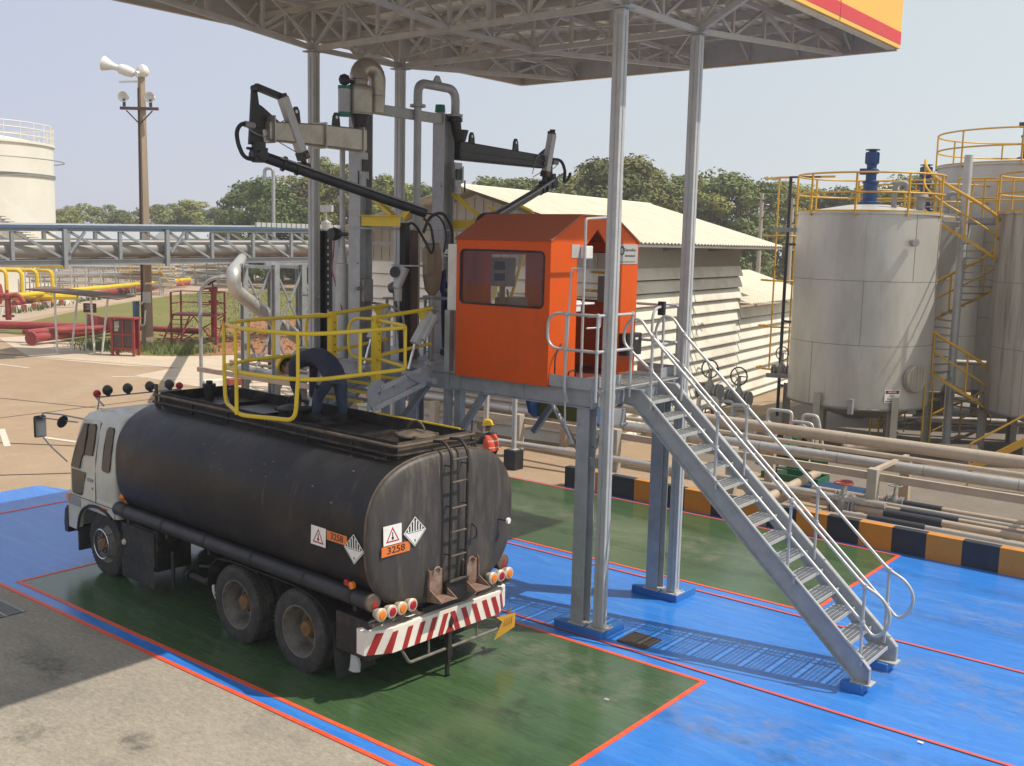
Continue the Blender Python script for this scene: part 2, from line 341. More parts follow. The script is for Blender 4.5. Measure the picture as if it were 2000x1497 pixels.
# far paving: pale slab, joints, faded road marks
plane('pale_pavement',[(-26,10.6),(-30,10.6),(-31.0,13.1),(-33.0,11.9),(-38,10.6),(-47,13.5),(-47,15.3),(-39.4,15.1),(-35.7,14.5),(-34.4,15.5),(-33.5,18.0),(-31,21),(-20,24),(-17,13.5),(-20,12)],.006,pale)
jm=MB().mat(darkj)
for p,q,w in (((-22,.22),(-18.4,2.6),.06),((-18.2,-2.0),(-14.8,2.4),.05),((-21.5,6.4),(-29.5,4.0),.03),((-30.8,13.1),(-42,9.6),.05),((-13,7.9),(-26,9.3),.03),((-24,-3),(-24.5,9),.03)):
    jm.bar((*p,.008),(*q,.008),w,.008,(0,0,1))
struct(jm.build('pavement_joint',sharp=0))
wm=MB().mat(wline)
for p,q in (((-36.6,8.5),(-34.6,8.8)),((-30.2,9.8),(-27.5,12.1)),((-20.1,1.0),(-22.5,2.0)),((-20.6,2.2),(-18.9,2.6))):
    wm.bar((*p,.009),(*q,.009),.16,.008,(0,0,1))
struct(wm.build('road_marking',sharp=0))
plane('lawn',[(-49.6,14.8),(-53.4,16.7),(-55.5,19.5),(-60.4,24.4),(-64.6,29.3),(-69.6,35.3),(-75.1,42.2),(-78.5,48.9),(-79.6,56),(-70,66),(-30,50),(-26,34),(-31.4,21.5),(-34.4,15.5),(-35.7,14.5),(-39.4,15.1),(-42.9,15.4)],.012,grassm)
plane('red_soil',[(-46.5,25.5),(-48.7,31.6),(-47,38),(-38,36),(-29,24),(-31.4,21.2),(-33.2,18.2),(-34.2,16.2),(-36.2,18.2),(-38.0,20.2),(-41,23.5),(-43.5,24.8)],.02,soilm)
plane('road',[(-49.0,14.0),(-53.4,15.9),(-61,24),(-72,37.5),(-80,48.5),(-81,56),(-96,70),(-110,80),(-110,66),(-90,48),(-71.2,29.8),(-62.6,20.5),(-58,10),(-50,8)],.008,roadm)
# ------------------------------------------------------------------ tanker truck (local: +x rear, +y away)
tankm=mat('tar_black_tank_paint',(.013,.012,.012),.40,.1,.35,3.5,.10,14,dirt=(.060,.046,.034),damt=.55,dsc=1.1,edge=(.48,.72),rvar=.14,spec=.36,streak=((.16,.085,.055),.85,2.6,(2.6,.35,.35),.56,.72))
t_=tankm.node_tree; 
endm=mat('sooty_tank_end_paint',(.058,.050,.045),.48,.05,.25,3,.08,18,dirt=(.17,.135,.10),damt=.6,dsc=2.2,stretch=(1,2.6,.5),edge=(.5,.7),spec=.4,streak=((.26,.20,.15),.7,4,(1,5,.28),.55,.70))
tarm=mat('tarry_steel',(.014,.012,.011),.55,.1,.4,6,.1,20,dirt=(.09,.06,.04),damt=.5,dsc=5,edge=(.5,.62))
rustm=mat('rusty_steel',(.10,.075,.055),.7,.2,.3,9,.1,30,dirt=(.19,.14,.1),damt=.7,dsc=4)
cabm=mat('cream_cab_paint',(.55,.54,.47),.35,0,.06,3,dirt=(.36,.33,.26),damt=.35,dsc=2.5,coat=.3)
cabgrey=mat('grey_cab_trim',(.26,.28,.30),.4,.1,.1)
glassd=mat('dark_cab_glass',(.015,.02,.024),.06,0,0,spec=.7)
tyrem=mat('dusty_tyre_rubber',(.028,.027,.026),.8,0,.2,8,.2,60,dirt=(.085,.078,.068),damt=.6,dsc=4)
rimm=mat('dirty_rim_paint',(.19,.175,.15),.6,.2,.2,8,dirt=(.08,.065,.05),damt=.7,dsc=6)
chrome=mat('chrome',(.7,.7,.7),.15,1,.05)
hubm=mat('ochre_hub_paint',(.24,.12,.035),.6,.1,.25,12,dirt=(.05,.04,.03),damt=.6,dsc=8)
amber=mat('amber_lens',(.75,.20,.01),.2,0,.1); redl=mat('red_lens',(.38,.008,.02),.2,0,.1); yell=mat('yellow_lens',(.75,.55,.02),.25,0,.1)
lampw=mat('lamp_cream_paint',(.62,.52,.40),.4,.1,.15,12,dirt=(.3,.2,.14),damt=.4)
orplate=mat('orange_plate',(.75,.19,.03),.45,0,.08,5,dirt=(.45,.13,.05),damt=.3)
plateye=mat('yellow_licence_plate',(.62,.31,.03),.45,0,.1,6,dirt=(.35,.2,.05),damt=.4)
bumpw=mat('bumper_white',(.80,.72,.64),.42,0,.06,5,dirt=(.55,.45,.38),damt=.3); bumpr=mat('bumper_red',(.36,.02,.018),.4,0,.1,6)
truck=thing('tanker_truck','black tar tanker truck with cream cab parked in the near green bay','truck',(-3.93,-1.94,0),R(-3))
def sup(w,h,n=36,p=2.9,cz=0,cy=0,x=0):
    o=[]
    for k in range(n):
        a=2*math.pi*(k+.5)/n; c,s=math.cos(a),math.sin(a)
        o.append((x,cy+w*math.copysign(abs(c)**(2/p),c),cz+h*math.copysign(abs(s)**(2/p),s)))
    return o
# tank
b=MB().mat(tankm)
ZC,HW,HH=1.93,1.235,.925
b.loft([sup(HW*k,HH*k,64,2.7,ZC,0,x) for x,k in ((-4.54,.80),(-4.50,.93),(-4.44,.985),(-4.36,1),(-2.4,1),(-.4,1),(1.30,1))],cap=True)
tank=b.build('tank',parent=truck,sharp=50)
b=MB().mat(endm)
b.loft([sup(HW*k,HH*k,64,2.7,ZC,0,x) for x,k in ((1.30,1.004),(1.345,1.004),(1.37,.99),(1.395,.955),(1.415,.85),(1.43,.6),(1.44,.25))],cap=True)
tend=b.build('tank_end',parent=truck,sharp=50)
b=MB().mat(rustm)
b.tube(sup(HW*1.004,HH*1.004,64,2.7,ZC,0,1.325),.014,6,closed=True); b.build('weld_seam',parent=tank)
# mud streaks and scuffs are in the paint; small chips
b=MB().mat(rimm)
rnd=random.Random(4)
for k in range(16):
    x=rnd.uniform(-2.5,1.1); a=rnd.uniform(.2,1.25)
    y=-HW*abs(math.cos(a))**(2/2.7)-.003; z=ZC+HH*abs(math.sin(a))**(2/2.7)
    b.cbox((x,y,z),(rnd.uniform(.01,.05),.006,rnd.uniform(.008,.02)))
b.build('paint_chip',parent=tank)
# catwalk trough on top
b=MB().mat(tarm)
X0,X1,Y0,Y1,Z0,Z1=-4.25,1.13,-.56,.62,2.70,3.0
b.box(X0,X1,Y0,Y0+.012,Z0,Z1); b.box(X0,X1,Y1-.012,Y1,Z0,Z1); b.box(X0,X0+.012,Y0+.012,Y1-.012,Z0,Z1); b.box(X1-.012,X1,Y0+.012,Y1-.012,Z0,Z1)
b.box(X0+.012,X1-.012,Y0+.012,Y1-.012,2.83,2.845)
for x in (-3.2,-2.1,-.9,.1): b.box(x,x+.02,Y0+.012,Y1-.012,2.845,2.90)
walk=b.build('catwalk',parent=truck)
b=MB().mat(rustm); b.box(1.131,1.145,Y0-.02,Y1+.02,2.74,2.995); b.build('end_plate',parent=walk)
b=MB().mat(yelm); b.box(-.6,1.0,Y1-.02,Y1+.004,3.001,3.02); b.build('yellow_edge',parent=walk)
for z,o in ((2.965,.09),(2.86,.10),(2.76,.11)):
    b=MB().mat(tarm if z<2.9 else rustm)
    b.tube(fil([(X0-.03,Y1+o,z),(X1+o-.02,Y1+o,z),(X1+o-.02,Y0-o,z),(X0-.03,Y0-o,z)],.09),.021 if z>2.8 else .016,8)
    b.build('guard_pipe',parent=walk)
b=MB().mat(tarm)
for x in (-4.1,-3.2,-2.3,-1.4,-.5,.35,1.0):
    b.bar((x,Y0-.11,2.66),(x,Y0-.085,2.99),.03,.012); b.bar((x,Y1+.11,2.66),(x,Y1+.085,2.99),.03,.012)
b.build('guard_post',parent=walk)
def manhole(x,y,r,lid):
    b=MB().mat(tarm); b.cyl((x,y,2.83),(x,y,2.97),r,r,24)
    m=b.build('manhole',parent=truck)
    c=MB().mat(lid); c.lathe([(r*1.12,2.97),(r*1.14,2.985),(r*1.1,3.0),(r*.6,3.03),(.01,3.05)],(x,y,0)); c.lathe([(r*1.12,2.97),(.01,2.97)],(x,y,0))
    c.tube(arc((x,y,3.0),r*.72,20,160,10,'xz'),.014,6)
    for k in range(4):
        a=R(45+90*k); c.cbox((x+r*1.12*math.cos(a),y+r*1.12*math.sin(a),2.98),(.05,.05,.06))
    c.build('lid',parent=m)
manhole(.82,.02,.22,rustm); manhole(-1.78,.1,.22,tarm)
for x,y in ((-3.3,.12),(-3.95,.1)):
    b=MB().mat(tarm); b.cyl((x,y,2.84),(x,y,3.05),.075); b.cyl((x,y,3.05),(x,y,3.10),.10); b.cyl((x,y,3.10),(x,y,3.15),.05); b.build('vent_cap',parent=truck)
b=MB().mat(rustm); b.box(-4.32,-4.28,-.62,-.58,2.7,3.12); b.build('marker_post',parent=walk)
# hose tubes
for s in (-1,1):
    b=MB().mat(blackm); y=s*1.115
    b.cyl((-4.58,y,1.215),(1.30,y,1.215),.105,.105,20); h=b.build('hose_tube',parent=truck)
    b=MB().mat(rustm); b.lathe([(.105,1.302),(.112,1.305),(.112,1.335),(.10,1.345),(.0,1.35)],(0,y,1.215),(1,0,0)); c=b.build('end_cap',parent=h)
    b=MB().mat(redsign); b.prism([(y-.03,1.16),(y+.05,1.16),(y+.01,1.26)],'x',1.351,1.354); b.build('reflector',parent=c)
    b=MB().mat(tarm)
    for x in (-4.3,-3.2,-2.1,-1.0,.1,1.0): b.box(x-.03,x+.03,min(s*.98,y),max(s*.98,y),1.03,1.115); b.lathe([(.108,x-.03),(.111,x-.03),(.111,x+.03),(.108,x+.03)],(0,y,1.215),(1,0,0))
    b.build('tube_bracket',parent=h)
# chassis
b=MB().mat(tarm)
for s in (-1,1):
    b.channel((-6.0,s*.42,.90),(1.38,s*.42,.90),.08,.26,(0,0,1),side=s)
for x in (-5.9,-4.9,-3.7,-2.4,-.7,.7,1.36): b.box(x-.04,x+.04,-.41,.41,.82,.98)
for x in (-4.2,-3.0,-1.8,-.6,.5,1.1):
    b.box(x-.06,x+.06,-.75,.75,1.02,1.12)
    b.prism([(-1.0,1.35),(-.75,1.02),(.75,1.02),(1.0,1.35),(.6,1.12),(-.6,1.12)],'x',x-.02,x+.02)
for x in (0,-1.35,-5.16): b.cyl((x,-.9,.52),(x,.9,.52),.075,.075,12); b.lathe([(.05,-.3),(.2,-.15),(.22,0),(.2,.15),(.05,.3)],(x,0,.52),(0,1,0))
for s in (-1,1):
    for x0,x1 in ((-1.9,.55),(-5.8,-4.5)):
        for k in range(4): b.bar((x0+.12*k,s*.55,.74-.03*k),(x1-.12*k,s*.55,.74-.03*k),.08,.022,(0,0,1))
b.tube([(-4.6,0,.75),(-1.35,0,.62)],.06,10); b.tube([(-1.2,0,.6),(0,0,.55)],.05,10)
chassis=b.build('chassis',parent=truck)
b=MB().mat(tarm); b.box(-4.35,-3.55,-1.08,-.5,.42,1.05); b.build('battery_box',parent=truck,bevel=.02)
b=MB().mat(blackm); b.cyl((-3.0,.95,.72),(-2.1,.95,.72),.27,.27,20); b.box(-3.02,-2.98,.6,1.05,.7,1.02); b.build('air_tank',parent=truck)
# pump and valves under tank (near side)
b=MB().mat(tarm)
b.tube(fil([(-2.9,-.9,.5),(-2.4,-.9,.5),(-2.2,-.9,.8),(-2.2,-.5,.98)],.15),.055,10); b.cyl((-2.95,-.9,.5),(-2.9,-.9,.5),.085)
b.tube(fil([(-2.1,-.95,.62),(-1.9,-.95,.3),(-1.75,-.9,.62),(-1.6,-.8,.75)],.12),.06,10)
b.cyl((-2.3,-.75,.62),(-2.0,-.75,.62),.14,.14); b.tube([(-2.6,-.95,.72),(-2.2,-.92,.78)],.02,6)
b.build('discharge_pump',parent=truck)
b=MB().mat(whitep); b.tube(fil([(-2.16,-1.0,.62),(-2.14,-1.03,.5),(-2.1,-1.0,.36)],.1),.022,6); b.build('white_hose',parent=truck)
b=MB().mat(blackr); b.box(-3.32,-3.26,-.98,-.95,.22,.78); b.build('hanging_strap',parent=truck)
# wheels
def tyre(rad,w,y):
    h=w/2; pr=[(rad*.60,-h*.92),(rad*.68,-h),(rad*.86,-h*1.02),(rad*.965,-h*.88),(rad,-h*.68)]
    for g in (-.36,0,.36): pr+=[(rad,(g-.07)*w),(rad-.014,(g-.05)*w),(rad-.014,(g+.05)*w),(rad,(g+.07)*w)]
    pr+=[(rad,h*.68),(rad*.965,h*.88),(rad*.86,h*1.02),(rad*.68,h),(rad*.60,h*.92)]
    m=MB().mat(tyrem); m.lathe(pr,(0,y,0),(0,1,0),40)
    for k in range(48):
        a=2*math.pi*k/48
        for s in (-1,1):
            c,sn=math.cos(a)*(rad-.002),math.sin(a)*(rad-.002)
            m.bar((c,y+s*h*.62,sn),(c*.965,y+s*h*.94,sn*.965),.028,.02)
    return m
def wheel(x,y,s,front):
    w=bpy.data.objects.new('wheel',None); COL.objects.link(w); w.parent=truck; w.location=(x,y,.525); w.empty_display_size=.1
    if s>0: w.rotation_euler=(0,0,math.pi)
    # local: outer side = -y
    if front:
        tyre(.525,.265,0).build('tyre',parent=w,sharp=30)
        m=MB().mat(rimm); m.lathe([(.315,-.12),(.33,-.125),(.318,-.10),(.27,-.06),(.20,-.115),(.17,-.14),(.16,-.14)],(0,0,0),(0,1,0),32); m.lathe([(.16,-.14),(.155,-.06),(0,-.05)],(0,0,0),(0,1,0),24); m.build('rim',parent=w)
        m=MB().mat(chrome); m.tube(arc((0,-.19,0),.235,0,360,32,'xz')[:-1],.013,6,closed=True)
        for k in range(8): a=R(45*k); m.cyl((.13*math.cos(a),-.15,.13*math.sin(a)),(.13*math.cos(a),-.185,.13*math.sin(a)),.018,.014,6)
        for k in range(4): a=R(45+90*k); m.tube([(.235*math.cos(a),-.19,.235*math.sin(a)),(.25*math.cos(a),-.10,.25*math.sin(a))],.008,5)
        m.build('guard_ring',parent=w)
        m=MB().mat(hubm); m.lathe([(.10,-.05),(.10,-.16),(.085,-.20),(.03,-.215),(0,-.215)],(0,0,0),(0,1,0),20); m.build('hub',parent=w)
    else:
        m=tyre(.525,.265,0); m.build('tyre',parent=w,sharp=30)
        tyre(.525,.265,.32).build('tyre',parent=w,sharp=30)
        m=MB().mat(rimm); m.lathe([(.315,-.125),(.335,-.13),(.335,-.115),(.312,-.10),(.29,-.02),(.285,.09),(.27,.135),(.13,.14)],(0,0,0),(0,1,0),36)
        for k in range(8): a=R(45*k+10); m.lathe([(.045,.0),(.04,.006),(0,.006)],(.205*math.cos(a),.137,.205*math.sin(a)),(0,-1,0),10)
        m.build('rim',parent=w)
        m=MB().mat(hubm); m.lathe([(.15,.138),(.15,.10),(.115,.085),(.11,-.0),(.09,-.03),(.0,-.035)],(0,0,0),(0,1,0),24)
        for k in range(8): a=R(45*k); m.cyl((.13*math.cos(a),.10,.13*math.sin(a)),(.13*math.cos(a),.05,.13*math.sin(a)),.017,.013,6)
        m.build('hub',parent=w)
for x in (0,-1.35):
    wheel(x,-1.05,-1,False); wheel(x,1.05,1,False)
wheel(-5.16,-.92,-1,True); wheel(-5.16,.92,1,True)
# rear mudguards + flaps
for s in (-1,1):
    b=MB().mat(tarm); y0,y1=(-1.18,-.55) if s<0 else (.55,1.18)
    path=[(-2.05,.62),(-1.98,.92),(-1.8,1.06),(-1.4,1.10),(-.1,1.10),(.25,1.06),(.5,.95),(.62,.80),(.66,.62)]
    vs=[];fs=[]
    for x,z in path: vs+=[(x,y0,z),(x,y1,z),(x,y1,z-.012),(x,y0,z-.012)]
    for i in range(len(path)-1):
        for j in range(4): fs.append((i*4+j,i*4+(j+1)%4,(i+1)*4+(j+1)%4,(i+1)*4+j))
    b.add(vs,fs); b.build('mudguard',parent=truck)
    b=MB().mat(blackr); b.add([(.66,y0,.78),(.66,y1,.78),(.69,y1,.5),(.74,y1,.13),(.74,y0,.13),(.69,y0,.5)],[(0,1,2,5),(5,2,3,4)]); b.build('mudflap',parent=truck)
    b=MB().mat(blackr); b.add([(-4.48,s*.75,.9),(-4.48,s*1.12,.9),(-4.47,s*1.12,.25),(-4.47,s*.75,.25)],[(0,1,2,3)]); b.box(-4.5,-3.56,s*1.10-.012,s*1.10+.012,.5,1.02); b.box(-4.5,-3.56,s*1.12-.004,s*1.12+.004,.18,.5); b.build('side_skirt',parent=truck)
# cab
cab=bpy.data.objects.new('cab',None); COL.objects.link(cab); cab.parent=truck
def ysec(z):  # half width at height
    T=[(1.02,1.12),(1.15,1.15),(1.55,1.15),(1.72,1.148),(2.0,1.115),(2.3,1.06),(2.44,1.02),(2.53,.965)]
    for (a,c),(d,e) in zip(T[:-1],T[1:]):
        if z<=d: return c+(e-c)*(z-a)/(d-a)
    return .965
def cabring(z,x0,x1,hw,r=.14):
    pts=[]
    for cx,cy,a0 in ((x1-r*.5,hw-r*.5,0),(x0+r,hw-r,90),(x0+r,-hw+r,180),(x1-r*.5,-hw+r*.5,270)):
        rr=r if cx<-5.4 else r*.5
        for k in range(6):
            a=R(a0+90*k/5); pts.append((cx+rr*math.cos(a),cy+rr*math.sin(a),z))
    return pts
b=MB().mat(cabm)
rings=[(1.02,-6.13,1.12),(1.15,-6.155,1.15),(1.55,-6.15,1.15),(1.72,-6.12,1.148),(2.0,-6.04,1.115),(2.3,-5.95,1.06),(2.44,-5.90,1.02),(2.53,-5.82,.965),(2.585,-5.68,.88),(2.605,-5.45,.75)]
b.loft([cabring(z,x0,-4.60 if z<2.5 else -4.62-(z-2.5)*.5,hw) for z,x0,hw in rings])
b.build('cab_body',parent=cab,sharp=40)
# wheel-arch panel & lower fascia
b=MB().mat(cabm)
for s in (-1,1):
    y0=s*1.155; y1=s*1.06
    po=[(-4.66,1.02),(-4.66,1.25),(-5.6,1.25),(-6.12,1.25),(-6.16,1.0),(-6.16,.62),(-5.86,.62),(-5.80,.86),(-5.66,1.02),(-5.45,1.12),(-5.16,1.15),(-4.9,1.12)]
    b.prism(po,'y',min(y0,y1),max(y0,y1))
b.box(-6.20,-6.10,-1.05,1.05,.62,1.05)
b.build('arch_panel',parent=cab,bevel=.012)
b=MB().mat(blackr)
for s in (-1,1):
    pts=[(-4.72,s*1.16,1.02),(-4.9,s*1.16,1.10),(-5.16,s*1.16,1.135),(-5.45,s*1.16,1.10),(-5.66,s*1.16,1.0),(-5.78,s*1.16,.86),(-5.84,s*1.16,.62)]
    b.tube(fil(pts,.1,2),.022,6)
    b.box(-5.85,-4.6,s*.62 if s>0 else -1.1,1.1 if s>0 else -.62,1.09,1.10)
    b.box(-5.88,-5.84,min(s*.75,s*1.14),max(s*.75,s*1.14),.28,.66)
b.build('wheel_arch_trim',parent=cab)
b=MB().mat(blackm); b.prism([(-6.28,.52),(-6.30,.66),(-6.26,.9),(-6.18,.98),(-6.15,.98),(-6.16,.52)],'y',-1.17,1.17); b.build('front_bumper',parent=cab,bevel=.02)
def onside(s,x,z,o=.006): return (x,s*(ysec(z)+o),z)
for s in (-1,1):
    def panel(name,pts,m,o=.006,par=cab,th=.012):
        q=MB().mat(m); n=len(pts); vs=[onside(s,x,z,o) for x,z in pts]+[onside(s,x,z,o-th) for x,z in pts]
        q.add(vs,[tuple(range(n)),tuple(range(2*n-1,n-1,-1))]+[(i,n+i,n+(i+1)%n,(i+1)%n) for i in range(n)]); return q.build(name,parent=par,sharp=25)
    door=panel('door',[(-5.22,1.20),(-5.22,1.6),(-5.22,1.95),(-5.22,2.2),(-5.24,2.42),(-5.30,2.47),(-5.74,2.44),(-5.84,2.2),(-5.93,1.95),(-6.0,1.7),(-6.02,1.6),(-6.02,1.20)],cabm,.008)
    fr=panel('door_window',[(-5.30,1.92),(-5.29,2.15),(-5.31,2.36),(-5.36,2.41),(-5.70,2.38),(-5.78,2.2),(-5.87,1.95),(-5.95,1.72),(-5.97,1.66),(-5.70,1.66),(-5.62,1.90)],glassd,.030,door,.03)
    q=MB().mat(blackr); q.bar(onside(s,-5.56,1.9,.032),onside(s,-5.56,2.39,.032),.022,.012); q.build('window_divider',parent=fr)
    panel('lower_window',[(-5.98,1.24),(-5.98,1.62),(-5.52,1.62),(-5.62,1.26),(-5.68,1.22),(-5.94,1.22)],glassd,.014,door)
    q=MB().mat(cabgrey); q.cbox((-5.36,s*1.168,1.53),(.16,.02,.045)); q.cbox((-5.30,s*1.166,1.40),(.03,.012,.03)); q.build('handle',parent=door)
    panel('rear_quarter_window',[(-4.74,1.78),(-4.74,2.1),(-4.76,2.38),(-4.80,2.42),(-4.93,2.42),(-4.97,2.36),(-4.98,2.1),(-4.98,1.78),(-4.94,1.74),(-4.78,1.74)],glassd,.026,cab,.03)
    q=MB().mat(blacks); 
    q.bar(onside(s,-5.21,1.18,.009),onside(s,-5.21,1.9,.009),.012,.006); q.bar(onside(s,-5.21,1.9,.009),onside(s,-5.21,2.45,.009),.012,.006); q.bar(onside(s,-6.05,1.19,.009),onside(s,-4.66,1.19,.009),.012,.006); q.build('door_gap',parent=cab)
    q=MB().mat(cabgrey); q.box(-6.14,-5.72,min(s*1.156,s*1.164),max(s*1.156,s*1.164),1.02,1.17); q.build('corner_trim',parent=cab,bevel=.01)
    q=MB().mat(amber); q.box(-6.17,-6.07,min(s*1.10,s*1.172),max(s*1.10,s*1.172),1.08,1.19); q.build('turn_lamp',parent=cab,bevel=.01)
    q=MB().mat(redsign); q.box(-5.05,-4.85,min(s*1.158,s*1.166),max(s*1.158,s*1.166),1.085,1.105); q.box(-5.05,-4.85,min(s*1.158,s*1.166),max(s*1.158,s*1.166),1.13,1.15); q.build('red_stripe',parent=cab)
    q=MB().mat(lampw); q.lathe([(.0,-.03),(.045,-.03),(.05,.0),(.04,.02),(0,.025)],(-4.42,s*1.12,.72),(0,s,0),14); q.build('side_lamp',parent=truck)
    q=MB().mat(amber); q.lathe([(.05,0),(.05,.05),(.03,.07),(0,.075)],(-4.40,s*1.10,1.43),(0,s,0),12); q.cbox((-4.40,s*1.06,1.38),(.04,.08,.1)); q.build('side_lamp',parent=truck)
    q=MB().mat(redl); q.lathe([(.04,0),(.04,.03),(0,.04)],(.98,s*1.20,1.40),(0,s,0),12); q.mat(amber); q.lathe([(.045,0),(.045,.04),(0,.055)],(1.08,s*1.20,1.39),(0,s,0),12); q.build('side_lamp',parent=truck)
    q=MB().mat(whites); q.lathe([(.0,.0),(.10,0),(.10,.02),(0,.04)],(-6.17,s*.82,.83),(-1,0,0),16); q.build('headlight',parent=cab)
b=MB().mat(glassd)
b.add([(-6.135,-.98,1.72),(-6.135,.98,1.72),(-5.935,.90,2.40),(-5.935,-.90,2.40)],[(0,1,2,3)]); b.build('windscreen',parent=cab)
b=MB().mat(blacks); b.box(-6.166,-6.15,-.95,.95,1.12,1.5); b.build('grille',parent=cab)
b=MB().mat(cabgrey); b.tube([(-5.72,-.72,2.62),(-5.9,-.76,2.74),(-5.9,.76,2.74),(-5.72,.72,2.62)],.016,6); b.tube([(-5.98,-.7,2.5),(-5.9,-.7,2.74)],.013,6); b.tube([(-5.98,.7,2.5),(-5.9,.7,2.74)],.013,6); rack=b.build('light_bar',parent=cab)
for y in (-.55,-.2,.2,.56):
    b=MB().mat(blackm); b.lathe([(.0,-.075),(.035,-.07),(.075,-.02),(.085,.03),(.07,.045),(0,.045)],(-5.9,y,2.84),(-1,0,0),16); b.cyl((-5.9,y,2.74),(-5.9,y,2.80),.03,.045,8); b.build('roof_lamp',parent=rack)
for y in (-.74,.74):
    b=MB().mat(redl); b.lathe([(0,-.05),(.05,-.04),(.065,0),(.05,.04),(0,.05)],(-5.9,y,2.80),(1,0,0),16); b.build('marker_lamp',parent=rack)
for s in (-1,1):
    b=MB().mat(cabgrey)
    b.tube(fil([(-5.82,s*1.0,2.42),(-6.2,s*1.2,2.47),(-6.55,s*1.33,2.47),(-6.6,s*1.36,2.38)],.06),.013,6); b.tube([(-5.95,s*1.05,2.36),(-6.6,s*1.33,2.38)],.011,6)
    b.tube(fil([(-6.6,s*1.36,2.12),(-6.45,s*1.3,1.95),(-6.15,s*1.15,1.70)],.1),.012,6)
    arm=b.build('mirror_arm',parent=cab)
    b=MB().mat(blackm); b.cbox((-6.62,s*1.36,2.24),(.07,.20,.36)); mi=b.build('mirror',parent=cab,bevel=.03)
    b=MB().mat(chrome); b.cbox((-6.582,s*1.36,2.24),(.006,.17,.32)); b.build('mirror_glass',parent=mi)
    b=MB().mat(blackm); b.lathe([(0,-.04),(.07,-.03),(.10,.0),(.105,.02),(0,.03)],(-6.18,s*1.2,2.36),(.9,s*-.3,-.3),16); b.build('round_mirror',parent=cab)
# rear end: lamps, bumper, plate, steps, ladder, gauge
def lamp(y,z,m):
    q=MB().mat(lampw); q.lathe([(.0,-.09),(.05,-.085),(.074,-.02),(.082,.015),(.07,.03),(.052,.032)],(1.48,y,z),(1,0,0),22); o=q.build('tail_lamp',parent=truck)
    q=MB().mat(m); q.lathe([(.053,.03),(.045,.042),(0,.047)],(1.48,y,z),(1,0,0),18); q.build('lens',parent=o)
for y,m in ((-1.13,amber),(-.97,redl),(-.81,amber),(-.65,redl),(.76,amber),(.91,redl),(1.06,amber)): lamp(y,1.115,m)
b=MB().mat(rustm)
b.box(1.40,1.47,-1.24,-.54,.985,1.025); b.box(1.40,1.47,.14,1.14,.985,1.025)
for y in (-1.0,-.6,.5,.95): b.bar((1.43,y,1.0),(1.38,y*.6,.9),.04)
b.build('lamp_bracket',parent=truck)
b=MB().mat(yell); b.lathe([(.05,-.03),(.06,0),(.045,.03),(0,.035)],(1.45,.12,1.04),(1,0,0),16); b.build('reflector_lamp',parent=truck)
b=MB().mat(tarm); b.box(.70,1.30,-1.16,-.6,.5,.98); b.box(.70,1.30,.6,1.16,.5,.98); b.box(1.2,1.40,-.6,.6,.62,.86); b.build('rear_side_box',parent=truck,bevel=.02)
BX=1.46
def byx(y): 
    a=abs(y); return BX if a<.92 else BX-(a-.92)*.55
def bz(y): a=abs(y); return .86 if a<.45 else .90 if a<.95 else .88
b=MB().mat(bumpw)
ys=[-1.22,-.92,-.46,-.45,.45,.46,.92,1.22]
b.loft([[(byx(y),y,.59),(byx(y),y,bz(y)-.01),(byx(y)-.13,y,bz(y)+.015),(byx(y)-.13,y,.59)] for y in ys])
bump=b.build('rear_bumper',parent=truck,sharp=20)
b=MB().mat(bumpr)
def stripe(y0,sl):
    w=.085; P=[]
    for z in (.592,.848):
        o=sl*(z-.59)/.26
        P.append((y0+o,z))
    vs=[];N_=8
    for i in range(N_+1):
        for j in range(5):
            t=j/4; y=P[0][0]+(P[1][0]-P[0][0])*t+w*i/N_; vs.append((byx(y)+.005,y,P[0][1]+(P[1][1]-P[0][1])*t))
    b.add(vs,[(i*5+j,i*5+5+j,i*5+6+j,i*5+1+j) for i in range(N_) for j in range(4)])
for y in (-1.2,-1.02,-.78,-.58,-.38,-.19): stripe(y,.10)
for y in (.12,.31,.50,.69,.86,1.04): stripe(y,-.10)
b.add([(BX+.003,-.06,.592),(BX+.003,.10,.592),(BX+.003,.02,.72)],[(0,1,2)])
b.build('red_stripe',parent=bump,sharp=0)
b=MB().mat(blacks); b.prism([(-.005,.72),(.035,.80),(.075,.72),(.035,.64)],'x',BX+.004,BX+.02); b.build('black_diamond',parent=bump)
b=MB().mat(rustm); b.box(1.15,1.445,-.42,.42,.865,.875); b.build('step_plate',parent=bump)
b=MB().mat(rimm); b.tube(fil([(1.42,-.78,.62),(1.42,-.62,.37),(1.42,1.05,.37),(1.42,1.2,.6)],.04),.02,8)
for y in (-.3,.55): b.tube([(1.42,y,.37),(1.42,y,.62)],.014,6)
b.build('under_run_bar',parent=truck)
b=MB().mat(tarm); b.box(1.40,1.46,.0,.06,.2,.6); b.cbox((1.43,.03,.33),(.07,.09,.12)); b.tube([(1.43,.03,.25),(1.44,.0,.06),(1.42,.05,.0)],.03,8); b.build('hanging_chain',parent=truck)
b=MB().mat(plateye); b.add([(1.47,.86,.56),(1.47,1.24,.53),(1.46,1.24,.33),(1.44,.86,.24),(1.47,.98,.47)],[(0,4,1),(4,3,2,1)]); pl=b.build('licence_plate',parent=truck,sharp=0)
stepm=mat('rusty_brown_step',(.21,.12,.085),.75,.1,.25,9,.1,30,dirt=(.33,.25,.2),damt=.7,dsc=5)
